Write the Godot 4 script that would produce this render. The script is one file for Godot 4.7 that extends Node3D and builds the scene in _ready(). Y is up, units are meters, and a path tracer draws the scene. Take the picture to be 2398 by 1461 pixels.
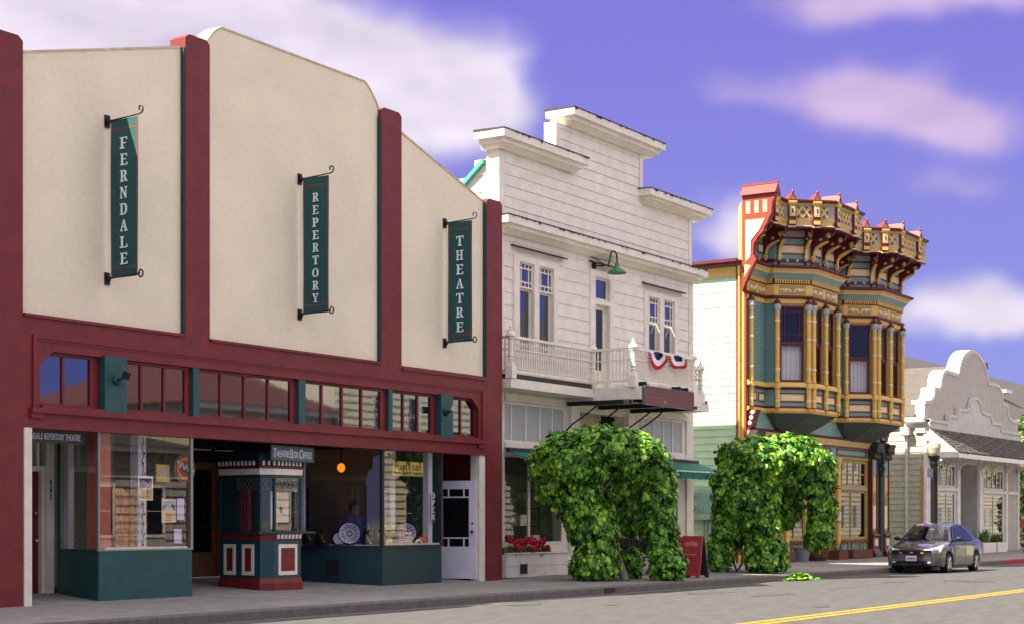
extends Node3D
# A small-town main street: theatre, white false-front shop, ornate Victorian, mission-style shop.

var M := {}
var XF := Transform3D.IDENTITY
var taken := {}
var rng := RandomNumberGenerator.new()
var TX := {}


func _ready() -> void:
	rng.seed = 7
	view_and_light()
	make_textures()
	make_materials()
	ground()
	theatre()
	white_shop()
	victorian()
	mission_shop()
	background_buildings()
	box_office()
	theatre_fittings()
	shop_displays()
	white_shop_fittings()
	street_things()
	arbours()
	car()
	clerk()


func view_and_light() -> void:
	var cam := Camera3D.new()
	cam.name = "camera"
	add_child(cam)
	var fwd := Vector3(0.838, 0, -0.5455).normalized()
	cam.position = Vector3(0, 1.43, 19.8)
	cam.basis = Basis(Vector3(-fwd.z, 0, fwd.x), Vector3.UP, -fwd)
	cam.projection = Camera3D.PROJECTION_FRUSTUM
	cam.near = 0.1
	cam.far = 900.0
	cam.size = 1461.0 / 3850.0 * 0.1
	cam.frustum_offset = Vector2(0, (1222.0 - 730.5) / 3850.0 * 0.1)
	cam.current = true
	var we := WorldEnvironment.new()
	we.name = "environment"
	var e := Environment.new()
	e.background_mode = Environment.BG_SKY
	e.tonemap_mode = Environment.TONE_MAPPER_LINEAR
	e.tonemap_exposure = 3.3
	e.sdfgi_enabled = true
	e.ssao_enabled = true
	e.ssil_enabled = true
	var sky := Sky.new()
	var pm := PanoramaSkyMaterial.new()
	pm.panorama = ImageTexture.create_from_image(sky_image())
	pm.energy_multiplier = 1.0
	sky.sky_material = pm
	e.sky = sky
	we.environment = e
	add_child(we)
	var sun := DirectionalLight3D.new()
	sun.name = "sun"
	add_child(sun)
	sun.look_at_from_position(Vector3.ZERO, Vector3(0.8, -1.0, 0.45), Vector3.UP)
	sun.light_energy = 1.45
	sun.light_color = Color(1.0, 0.945, 0.86)
	sun.light_angular_distance = 0.5
	sun.shadow_enabled = true


func sky_image() -> Image:
	var w := 2048
	var h := 1024
	var im := Image.create_empty(w, h, false, Image.FORMAT_RGBF)
	var n := FastNoiseLite.new()
	n.seed = 11
	n.noise_type = FastNoiseLite.TYPE_SIMPLEX_SMOOTH
	n.frequency = 2.3
	n.fractal_octaves = 5
	n.fractal_gain = 0.5
	var n2 := FastNoiseLite.new()
	n2.seed = 4
	n2.frequency = 7.0
	n2.fractal_octaves = 4
	# soft cloud banks: azimuth, elevation, half-widths (degrees), strength
	var banks := [[-15.0, 16.8, 5.4, 2.0, 1.25, 0], [-8.6, 16.9, 2.0, 1.2, .5, 0], [-5.4, 16.0, 2.6, 1.9, 1.05, 0], [-1.2, 14.8, 2.5, 2.0, 1.1, 0], [-3.2, 13.4, 3.0, 1.4, .75, 0], [13.9, 17.4, 4.6, 1.1, 1.0, 1],
		[11.7, 14.0, 2.5, 1.4, 1.25, 1], [14.8, 13.2, 2.8, 1.15, 1.1, 1], [7.9, 14.2, 1.3, .8, .38, 1], [7.1, 10.0, 1.5, 1.3, .75, 0], [15.7, 6.9, 3.6, 1.0, .9, 0], [15.0, 11.2, 3.2, .7, .4, 1]]
	var fw := Vector3(0.838, 0, -0.5455).normalized()
	var rt := Vector3(-fw.z, 0, fw.x)
	for j in h:
		var th := PI * (j + 0.5) / h
		var y := cos(th)
		var r := sin(th)
		var el := rad_to_deg(asin(y))
		for i in w:
			var a := TAU * (i + 0.5) / w
			var d := Vector3(sin(a) * r, y, -cos(a) * r)
			var c := Color(0.30, 0.27, 0.25)
			if y > -0.02:
				var t := clampf(el / 19.0, 0.0, 1.0)
				c = Color(0.118, 0.146, 0.280).lerp(Color(0.068, 0.060, 0.220), sqrt(t))
				c = c.lerp(Color(0.05, 0.045, 0.20), clampf((el - 20.0) / 60.0, 0, 1))
				var az := rad_to_deg(atan2(d.dot(rt), d.dot(fw)))
				var bank := 0.0
				var q0 := Vector3(d.x, d.y * 1.25, d.z)
				var wx := 2.2 * n.get_noise_3dv(q0 * 2.4) + 0.6 * n2.get_noise_3dv(q0 * 3.0)
				var wy := 1.0 * n.get_noise_3dv(q0 * 2.6 + Vector3(5, 2, 1)) + 0.25 * n2.get_noise_3dv(q0 * 3.2 + Vector3(3, 3, 3))
				var pink := 0.0
				if absf(az) < 34 and el < 30:
					for b in banks:
						var u: float = (az + wx - b[0]) / b[2]
						var v: float = (el + wy - b[1]) / b[3]
						v = v * (1.35 if v < 0 else 0.95)
						var g: float = b[4] * exp(-(u * u + v * v))
						bank += g
						pink += g * b[5]
				var out := clampf((absf(az) - 20.0) / 14.0, 0, 1)
				out = maxf(out, clampf((el - 19.0) / 9.0, 0, 1))
				var q := Vector3(d.x, d.y * 2.4, d.z)
				var f := n.get_noise_3dv(q) * 0.5 + n2.get_noise_3dv(q) * 0.16
				var m := (bank * (1.1 + 0.7 * f) - 0.16) * 1.25 + f * 0.06
				m = lerpf(m, lerpf(f * 1.2 - 0.12, f * 1.6 + 0.66, clampf((el - 13.0) / 8.0, 0, 1)), out)
				m = clampf(m, 0, 1)
				m = m * m * (3 - 2 * m)
				var wc := Color(0.275, 0.250, 0.280).lerp(Color(0.205, 0.155, 0.232), clampf(pink / maxf(bank, 0.05), 0, 1) * (1.0 - out))
				wc = wc.lerp(Color(0.62, 0.57, 0.49), out)
				wc *= 1.0 + 0.2 * n2.get_noise_3dv(q * 1.7) + 0.1 * n2.get_noise_3dv(q * 4.1)
				c = c.lerp(wc, m * 0.9)
			im.set_pixel(i, j, c)
	return im


# ---------------------------------------------------------------- helpers
func S() -> SurfaceTool:
	var s := SurfaceTool.new()
	s.begin(Mesh.PRIMITIVE_TRIANGLES)
	return s


func tri(s: SurfaceTool, a: Vector3, b: Vector3, c: Vector3, n: Vector3) -> void:
	s.set_normal(n)
	if (b - a).cross(c - a).dot(n) > 0:
		s.add_vertex(a); s.add_vertex(c); s.add_vertex(b)
	else:
		s.add_vertex(a); s.add_vertex(b); s.add_vertex(c)


func quad(s: SurfaceTool, a: Vector3, b: Vector3, c: Vector3, d: Vector3, n: Vector3) -> void:
	tri(s, a, b, c, n)
	tri(s, a, c, d, n)


func fquad(s: SurfaceTool, a: Vector3, b: Vector3, c: Vector3, d: Vector3, away: Vector3) -> void:
	var n := (b - a).cross(c - a)
	if n.length() < 1e-9:
		n = (c - a).cross(d - a)
	n = n.normalized()
	if n.dot(a + c - 2.0 * away) < 0:
		n = -n
	quad(s, a, b, c, d, n)


func box(s: SurfaceTool, x0: float, x1: float, y0: float, y1: float, z0: float, z1: float) -> void:
	var p := [Vector3(x0, y0, z0), Vector3(x1, y0, z0), Vector3(x1, y1, z0), Vector3(x0, y1, z0), Vector3(x0, y0, z1), Vector3(x1, y0, z1), Vector3(x1, y1, z1), Vector3(x0, y1, z1)]
	quad(s, p[0], p[1], p[2], p[3], Vector3.FORWARD)
	quad(s, p[4], p[5], p[6], p[7], Vector3.BACK)
	quad(s, p[0], p[3], p[7], p[4], Vector3.LEFT)
	quad(s, p[1], p[2], p[6], p[5], Vector3.RIGHT)
	quad(s, p[0], p[1], p[5], p[4], Vector3.DOWN)
	quad(s, p[3], p[2], p[6], p[7], Vector3.UP)


func boxes(s: SurfaceTool, list: Array) -> void:
	for b in list:
		box(s, b[0], b[1], b[2], b[3], b[4], b[5])


# a polygon drawn in a plane and pulled along an axis; "x": points are (z, y), "y": (x, z), "z": (x, y)
func pull(s: SurfaceTool, pts: Array, axis: String, lo: float, hi: float) -> void:
	var pv := PackedVector2Array()
	for p in pts:
		pv.append(p if p is Vector2 else Vector2(p[0], p[1]))
	var at := func(p: Vector2, w: float) -> Vector3:
		return Vector3(w, p.y, p.x) if axis == "x" else Vector3(p.x, w, p.y) if axis == "y" else Vector3(p.x, p.y, w)
	var ax := Vector3.RIGHT if axis == "x" else Vector3.UP if axis == "y" else Vector3.BACK
	var idx := Geometry2D.triangulate_polygon(pv)
	for k in range(0, idx.size(), 3):
		tri(s, at.call(pv[idx[k]], lo), at.call(pv[idx[k + 1]], lo), at.call(pv[idx[k + 2]], lo), -ax)
		tri(s, at.call(pv[idx[k]], hi), at.call(pv[idx[k + 1]], hi), at.call(pv[idx[k + 2]], hi), ax)
	var area := 0.0
	for k in pv.size():
		area += pv[k].cross(pv[(k + 1) % pv.size()])
	for k in pv.size():
		var a := pv[k]
		var b := pv[(k + 1) % pv.size()]
		var n2 := Vector2(b.y - a.y, a.x - b.x).normalized() * signf(area)
		var n3: Vector3 = at.call(n2, 0.0)
		quad(s, at.call(a, lo), at.call(b, lo), at.call(b, hi), at.call(a, hi), n3)


# outline moved outwards (open line, plan points (x, z), left to right seen from outside)
func offset_line(pl: Array, d: float) -> Array:
	var out := []
	for k in pl.size():
		var p: Vector2 = pl[k]
		var n0 := Vector2.ZERO
		var n1 := Vector2.ZERO
		if k > 0:
			var e: Vector2 = (p - pl[k - 1]).normalized()
			n0 = Vector2(-e.y, e.x)
		if k < pl.size() - 1:
			var e: Vector2 = (pl[k + 1] - p).normalized()
			n1 = Vector2(-e.y, e.x)
		if k == 0:
			n0 = n1
		if k == pl.size() - 1:
			n1 = n0
		var m := (n0 + n1).normalized()
		out.append(p + m * d / maxf(m.dot(n0), 0.35))
	return out


# a moulding that follows the outline: profile is [[out, y], ...] from bottom to top
func run(s: SurfaceTool, pl: Array, prof: Array, inner := -0.03) -> void:
	var lines := []
	for q in prof:
		lines.append(offset_line(pl, q[0]))
	var back := offset_line(pl, inner)
	for k in pl.size() - 1:
		var e: Vector2 = (pl[k + 1] - pl[k]).normalized()
		var nv := Vector3(-e.y, 0, e.x)
		for j in prof.size() - 1:
			var a: Vector2 = lines[j][k]
			var b: Vector2 = lines[j][k + 1]
			var c: Vector2 = lines[j + 1][k + 1]
			var d: Vector2 = lines[j + 1][k]
			var rise: float = prof[j + 1][1] - prof[j][1]
			var outw: float = prof[j + 1][0] - prof[j][0]
			var n := (nv * rise - Vector3.UP * outw).normalized()
			quad(s, Vector3(a.x, prof[j][1], a.y), Vector3(b.x, prof[j][1], b.y), Vector3(c.x, prof[j + 1][1], c.y), Vector3(d.x, prof[j + 1][1], d.y), n)
		var last := prof.size() - 1
		for t in [0, last]:
			var y: float = prof[t][1]
			var a: Vector2 = lines[t][k]
			var b: Vector2 = lines[t][k + 1]
			var c: Vector2 = back[k + 1]
			var d: Vector2 = back[k]
			quad(s, Vector3(a.x, y, a.y), Vector3(b.x, y, b.y), Vector3(c.x, y, c.y), Vector3(d.x, y, d.y), Vector3.DOWN if t == 0 else Vector3.UP)
	for t in [0, pl.size() - 1]:
		var e: Vector2 = (pl[1] - pl[0]) if t == 0 else (pl[t - 1] - pl[t])
		var n := Vector3(-e.x, 0, -e.y).normalized()
		for j in prof.size() - 1:
			var a: Vector2 = lines[j][t]
			var b: Vector2 = lines[j + 1][t]
			var c: Vector2 = back[t]
			quad(s, Vector3(a.x, prof[j][1], a.y), Vector3(b.x, prof[j + 1][1], b.y), Vector3(c.x, prof[j + 1][1], c.y), Vector3(c.x, prof[j][1], c.y), n)


func lathe(s: SurfaceTool, c: Vector3, prof: Array, seg := 12) -> void:
	for j in prof.size() - 1:
		var r0: float = prof[j][0]
		var y0: float = prof[j][1]
		var r1: float = prof[j + 1][0]
		var y1: float = prof[j + 1][1]
		var sl := Vector2(y1 - y0, r0 - r1)
		if sl.length() < 1e-6:
			continue
		sl = sl.normalized()
		for k in seg:
			var a0 := TAU * k / seg
			var a1 := TAU * (k + 1) / seg
			var u0 := Vector3(cos(a0), 0, sin(a0))
			var u1 := Vector3(cos(a1), 0, sin(a1))
			var n0 := u0 * sl.x + Vector3.UP * sl.y
			var n1 := u1 * sl.x + Vector3.UP * sl.y
			var p := [c + u0 * r0 + Vector3.UP * y0, c + u1 * r0 + Vector3.UP * y0, c + u1 * r1 + Vector3.UP * y1, c + u0 * r1 + Vector3.UP * y1]
			var nn := [n0, n1, n1, n0]
			for t in [[0, 1, 2], [0, 2, 3]]:
				if (p[t[1]] - p[t[0]]).cross(p[t[2]] - p[t[0]]).length() < 1e-10:
					continue
				var flip: bool = (p[t[1]] - p[t[0]]).cross(p[t[2]] - p[t[0]]).dot(nn[t[0]]) > 0
				for q in ([t[0], t[2], t[1]] if flip else t):
					s.set_normal(nn[q])
					s.add_vertex(p[q])


func tube(s: SurfaceTool, pts: Array, r: float, seg := 8, r_end := -1.0) -> void:
	var rings := []
	var up := Vector3(0.13, 0.9, 0.37)
	for k in pts.size():
		var d: Vector3 = (pts[mini(k + 1, pts.size() - 1)] - pts[maxi(k - 1, 0)]).normalized()
		var u := d.cross(up).normalized()
		if d.cross(up).length() < 0.05:
			u = d.cross(Vector3.RIGHT).normalized()
		var v := d.cross(u).normalized()
		up = u.cross(d).normalized() if k > 0 else up
		var rr := r if r_end < 0 else lerpf(r, r_end, float(k) / (pts.size() - 1))
		var ring := []
		for q in seg:
			var a := TAU * q / seg
			var n := u * cos(a) + v * sin(a)
			ring.append([pts[k] + n * rr, n])
		rings.append(ring)
	for k in pts.size() - 1:
		for q in seg:
			var A = rings[k][q]
			var B = rings[k][(q + 1) % seg]
			var C = rings[k + 1][(q + 1) % seg]
			var D = rings[k + 1][q]
			for t in [[A, B, C], [A, C, D]]:
				var flip: bool = (t[1][0] - t[0][0]).cross(t[2][0] - t[0][0]).dot(t[0][1]) > 0
				for w in ([t[0], t[2], t[1]] if flip else t):
					s.set_normal(w[1])
					s.add_vertex(w[0])
	for k in [0, pts.size() - 1]:
		var n: Vector3 = (pts[0] - pts[1]).normalized() if k == 0 else (pts[k] - pts[k - 1]).normalized()
		for q in range(1, seg - 1):
			tri(s, rings[k][0][0], rings[k][q][0], rings[k][q + 1][0], n)


func ball(s: SurfaceTool, c: Vector3, r: Vector3, seg := 12, rows := 8) -> void:
	for j in rows:
		for k in seg:
			var p := []
			for q in [[j, k], [j, k + 1], [j + 1, k + 1], [j + 1, k]]:
				var th: float = PI * q[0] / rows
				var ph: float = TAU * q[1] / seg
				p.append(Vector3(sin(th) * cos(ph), cos(th), sin(th) * sin(ph)))
			for t in [[0, 1, 2], [0, 2, 3]]:
				var a: Vector3 = p[t[0]]
				var b: Vector3 = p[t[1]]
				var d: Vector3 = p[t[2]]
				if (b - a).cross(d - a).length() < 1e-7:
					continue
				var flip: bool = (b - a).cross(d - a).dot(a + b + d) > 0
				for w in ([a, d, b] if flip else [a, b, d]):
					s.set_normal((w / r).normalized())
					s.add_vertex(c + w * r)


# wall with rectangular openings [x0, x1, y0, y1]
func wall(s: SurfaceTool, x0: float, x1: float, y0: float, y1: float, z0: float, z1: float, holes: Array) -> void:
	var xs := [x0, x1]
	var ys := [y0, y1]
	for h in holes:
		for v in [h[0], h[1]]:
			if v > x0 and v < x1 and not v in xs:
				xs.append(v)
		for v in [h[2], h[3]]:
			if v > y0 and v < y1 and not v in ys:
				ys.append(v)
	xs.sort()
	ys.sort()
	var solid := func(i: int, j: int) -> bool:
		if i < 0 or j < 0 or i >= xs.size() - 1 or j >= ys.size() - 1:
			return false
		var cx: float = (xs[i] + xs[i + 1]) / 2
		var cy: float = (ys[j] + ys[j + 1]) / 2
		for h in holes:
			if cx > h[0] and cx < h[1] and cy > h[2] and cy < h[3]:
				return false
		return true
	for i in xs.size() - 1:
		for j in ys.size() - 1:
			if not solid.call(i, j):
				continue
			var a: float = xs[i]
			var b: float = xs[i + 1]
			var c: float = ys[j]
			var d: float = ys[j + 1]
			quad(s, Vector3(a, c, z1), Vector3(b, c, z1), Vector3(b, d, z1), Vector3(a, d, z1), Vector3.BACK)
			quad(s, Vector3(a, c, z0), Vector3(b, c, z0), Vector3(b, d, z0), Vector3(a, d, z0), Vector3.FORWARD)
			if not solid.call(i - 1, j):
				quad(s, Vector3(a, c, z0), Vector3(a, d, z0), Vector3(a, d, z1), Vector3(a, c, z1), Vector3.LEFT)
			if not solid.call(i + 1, j):
				quad(s, Vector3(b, c, z0), Vector3(b, d, z0), Vector3(b, d, z1), Vector3(b, c, z1), Vector3.RIGHT)
			if not solid.call(i, j - 1):
				quad(s, Vector3(a, c, z0), Vector3(b, c, z0), Vector3(b, c, z1), Vector3(a, c, z1), Vector3.DOWN)
			if not solid.call(i, j + 1):
				quad(s, Vector3(a, d, z0), Vector3(b, d, z0), Vector3(b, d, z1), Vector3(a, d, z1), Vector3.UP)


func frame_of(p0: Vector2, p1: Vector2) -> Transform3D:
	var d := (p1 - p0).normalized()
	return Transform3D(Basis(Vector3(d.x, 0, d.y), Vector3.UP, Vector3(-d.y, 0, d.x)), Vector3(p0.x, 0, p0.y))


func acc(o: Node) -> Transform3D:
	var t := Transform3D.IDENTITY
	while o != self and o is Node3D:
		t = o.transform * t
		o = o.get_parent()
	return t


func numbered(n: String) -> String:
	if not n in taken:
		taken[n] = 0
		return n
	taken[n] += 1
	return "%s_%03d" % [n, taken[n]]


func thing(called: String, label: String, category: String, at := Vector3.ZERO, group := "") -> Node3D:
	var o := Node3D.new()
	o.name = numbered(called)
	add_child(o)
	o.position = at
	o.set_meta("label", label)
	o.set_meta("category", category)
	if group:
		o.set_meta("group", group)
	return o


func mk(par: Node, called: String, mesh: Mesh, m: Material) -> MeshInstance3D:
	var o := MeshInstance3D.new()
	o.name = called
	o.mesh = mesh
	o.material_override = m
	par.add_child(o, true)
	o.transform = acc(par).affine_inverse() * XF
	return o


func part(par: Node, called: String, s: SurfaceTool, m: Material) -> MeshInstance3D:
	return mk(par, called, s.commit(), m)


func bx(par: Node, called: String, m: Material, x0: float, x1: float, y0: float, y1: float, z0: float, z1: float) -> MeshInstance3D:
	var s := S()
	box(s, x0, x1, y0, y1, z0, z1)
	return part(par, called, s, m)


func bxs(par: Node, called: String, m: Material, list: Array) -> MeshInstance3D:
	var s := S()
	boxes(s, list)
	return part(par, called, s, m)


func each(par: Node, called: String, m: Material, list: Array) -> void:
	for b in list:
		bx(par, called, m, b[0], b[1], b[2], b[3], b[4], b[5])


func solo(called: String, label: String, category: String, s: SurfaceTool, m: Material, group := "") -> MeshInstance3D:
	var o := part(self, numbered(called), s, m)
	o.set_meta("label", label)
	o.set_meta("category", category)
	if group:
		o.set_meta("group", group)
	return o


func setting(called: String, s: SurfaceTool, m: Material) -> MeshInstance3D:
	var o := part(self, numbered(called), s, m)
	o.set_meta("kind", "structure")
	return o


func stuff(o: Node) -> void:
	o.set_meta("kind", "stuff")


# a sash: bars round and between panes, each pane a child
func sash(par: Node, called: String, x0: float, x1: float, y0: float, y1: float, z: float, fm: Material, gm: Material, xs := [], ys := [], fw := 0.05, mw := 0.025, dep := 0.05) -> MeshInstance3D:
	var s := S()
	boxes(s, [[x0, x1, y0, y0 + fw, z - dep, z], [x0, x1, y1 - fw, y1, z - dep, z], [x0, x0 + fw, y0 + fw, y1 - fw, z - dep, z], [x1 - fw, x1, y0 + fw, y1 - fw, z - dep, z]])
	for x in xs:
		box(s, x - mw / 2, x + mw / 2, y0 + fw, y1 - fw, z - dep, z - 0.004)
	for y in ys:
		box(s, x0 + fw, x1 - fw, y - mw / 2, y + mw / 2, z - dep + 0.003, z - 0.007)
	var o := part(par, called, s, fm)
	var ex: Array = [x0 + fw] + xs + [x1 - fw]
	var ey: Array = [y0 + fw] + ys + [y1 - fw]
	for i in ex.size() - 1:
		for j in ey.size() - 1:
			bx(o, "pane", gm, ex[i] + (mw / 2 if i else 0.0), ex[i + 1] - (mw / 2 if i < ex.size() - 2 else 0.0), ey[j] + (mw / 2 if j else 0.0), ey[j + 1] - (mw / 2 if j < ey.size() - 2 else 0.0), z - dep * 0.6, z - dep * 0.6 + 0.006)
	return o


# lapped boards, each a part, cut where openings are
func clad(par: Node, called: String, mats: Array, x0: float, x1: float, y0: float, y1: float, z: float, pitch: float, holes := [], proud := 0.022, gap := 0.009) -> void:
	var cache := {}
	var y := y0
	var row := 0
	while y < y1 - 0.02:
		var ye := minf(y + pitch, y1)
		var segs := [[x0, x1]]
		for h in holes:
			if minf(ye, h[3]) - maxf(y, h[2]) > 0.25 * pitch:
				var nx := []
				for g in segs:
					if h[1] <= g[0] or h[0] >= g[1]:
						nx.append(g)
					else:
						if h[0] > g[0] + 0.02:
							nx.append([g[0], h[0]])
						if h[1] < g[1] - 0.02:
							nx.append([h[1], g[1]])
				segs = nx
		for g in segs:
			var cuts := [g[0], g[1]]
			if g[1] - g[0] > 14.0:
				cuts = [g[0], g[0] + (g[1] - g[0]) * rng.randf_range(0.3, 0.7), g[1]]
			for q in cuts.size() - 1:
				var xa: float = cuts[q] + (0.0015 if q else 0.0)
				var xb: float = cuts[q + 1]
				var s := S()
				var pr := proud * rng.randf_range(0.9, 1.15)
				pull(s, [[z, y], [z + pr, y], [z + pr, y + 0.012], [z + pr * 0.3, ye - gap], [z, ye - gap]], "x", xa, xb)
				part(par, called, s, mats[(row * 3 + q + int(xa)) % mats.size()])
		row += 1
		y = ye


func words(par: Node, called: String, text: String, m: Material, at: Vector3, height: float, width := 0.0, font := "Droid Serif", depth := 0.006, bold := true) -> MeshInstance3D:
	var t := TextMesh.new()
	var f := SystemFont.new()
	f.font_names = PackedStringArray([font])
	f.font_weight = 700 if bold else 400
	t.font = f
	t.text = text
	t.font_size = 48
	t.pixel_size = height / 48.0 * 1.36
	t.depth = depth
	t.curve_step = 2.0
	var o := MeshInstance3D.new()
	o.name = called
	o.mesh = t
	o.material_override = m
	par.add_child(o, true)
	var sx := 1.0
	if width > 0:
		sx = width / maxf(t.get_aabb().size.x, 0.01)
	o.transform = acc(par).affine_inverse() * XF * Transform3D(Basis.from_scale(Vector3(sx, 1, 1)), at)
	return o


func grey_noise(seed_: int, freq: float, oct: int, lo: float, hi: float, size := 512, typ := FastNoiseLite.TYPE_SIMPLEX_SMOOTH) -> Image:
	var n := FastNoiseLite.new()
	n.seed = seed_
	n.frequency = freq
	n.noise_type = typ
	n.fractal_octaves = oct
	var im := n.get_seamless_image(size, size)
	im.convert(Image.FORMAT_L8)
	var d := im.get_data()
	for k in d.size():
		d[k] = int(clampf(lo + (hi - lo) * d[k] / 255.0, 0, 1) * 255.0)
	return Image.create_from_data(size, size, false, Image.FORMAT_L8, d)


func mixed(a: Image, b: Image) -> Image:
	var x := a.get_data()
	var y := b.get_data()
	var w := b.get_width()
	for k in x.size():
		x[k] = x[k] * y[k] / 255
	return Image.create_from_data(w, w, false, Image.FORMAT_L8, x)


func make_textures() -> void:
	var tex := func(im: Image) -> ImageTexture:
		return ImageTexture.create_from_image(im)
	var broad := grey_noise(3, 0.006, 4, 0.80, 1.06)
	var fine := grey_noise(5, 0.05, 3, 0.88, 1.05)
	TX.paint = tex.call(mixed(grey_noise(21, 0.007, 4, 0.93, 1.02), grey_noise(22, 0.06, 2, 0.96, 1.03)))
	TX.worn = tex.call(mixed(grey_noise(51, 0.012, 5, 0.86, 1.05), grey_noise(52, 0.12, 2, 0.93, 1.03)))
	TX.plain = tex.call(mixed(grey_noise(41, 0.006, 4, 0.955, 1.01), grey_noise(42, 0.09, 2, 0.975, 1.015)))
	TX.rough = tex.call(mixed(broad, fine))
	TX.asphalt = tex.call(mixed(grey_noise(8, 0.3, 2, 0.72, 1.12), grey_noise(9, 0.012, 4, 0.82, 1.06)))
	TX.concrete = tex.call(mixed(grey_noise(12, 0.18, 3, 0.86, 1.06), grey_noise(13, 0.01, 4, 0.84, 1.06)))
	TX.bumpf = tex.call(grey_noise(14, 0.12, 3, 0.2, 0.8))
	TX.bumpc = tex.call(grey_noise(15, 0.35, 2, 0.0, 1.0))
	TX.wave = tex.call(grey_noise(16, 0.012, 2, 0.2, 0.8))
	# vertical weather streaks: noise squeezed sideways
	var st := grey_noise(17, 0.03, 3, 0.0, 1.0)
	var im := Image.create_empty(512, 512, false, Image.FORMAT_L8)
	for j in 512:
		for i in 512:
			var v := st.get_pixel((i * 4) % 512, (j / 3) % 512).r
			im.set_pixel(i, j, Color.WHITE * lerpf(0.84, 1.0, clampf(v * 1.4, 0, 1)))
	TX.streak = tex.call(mixed(im, fine))
	var im2 := Image.create_empty(512, 512, false, Image.FORMAT_L8)
	for j in 512:
		for i in 512:
			im2.set_pixel(i, j, Color.WHITE * (0.72 + 0.28 * im.get_pixel(i, j).r))
	TX.soft_streak = tex.call(mixed(im2, grey_noise(44, 0.008, 4, 0.94, 1.02)))
	var wd := Image.create_empty(256, 256, false, Image.FORMAT_L8)
	var gn := FastNoiseLite.new()
	gn.seed = 31
	gn.frequency = 0.02
	for j in 256:
		for i in 256:
			var v := 0.5 + 0.5 * sin(i * 0.35 + 5.0 * gn.get_noise_2d(i * 2.0, j * 0.25))
			wd.set_pixel(i, j, Color.WHITE * (0.62 + 0.38 * v))
	TX.wood = tex.call(wd)


func mat(key: String, hex: String, rough := 0.6, tx := "", scale := 0.5, bump := "", bscale := 0.0) -> StandardMaterial3D:
	var m := StandardMaterial3D.new()
	m.resource_name = key
	m.albedo_color = Color(hex)
	m.roughness = rough
	if tx:
		m.albedo_texture = TX[tx]
		m.uv1_triplanar = true
		m.uv1_world_triplanar = true
		m.uv1_scale = Vector3.ONE * scale
	if bump:
		m.heightmap_enabled = true
		m.heightmap_texture = TX[bump]
		m.heightmap_scale = bscale
	M[key] = m
	return m


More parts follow.
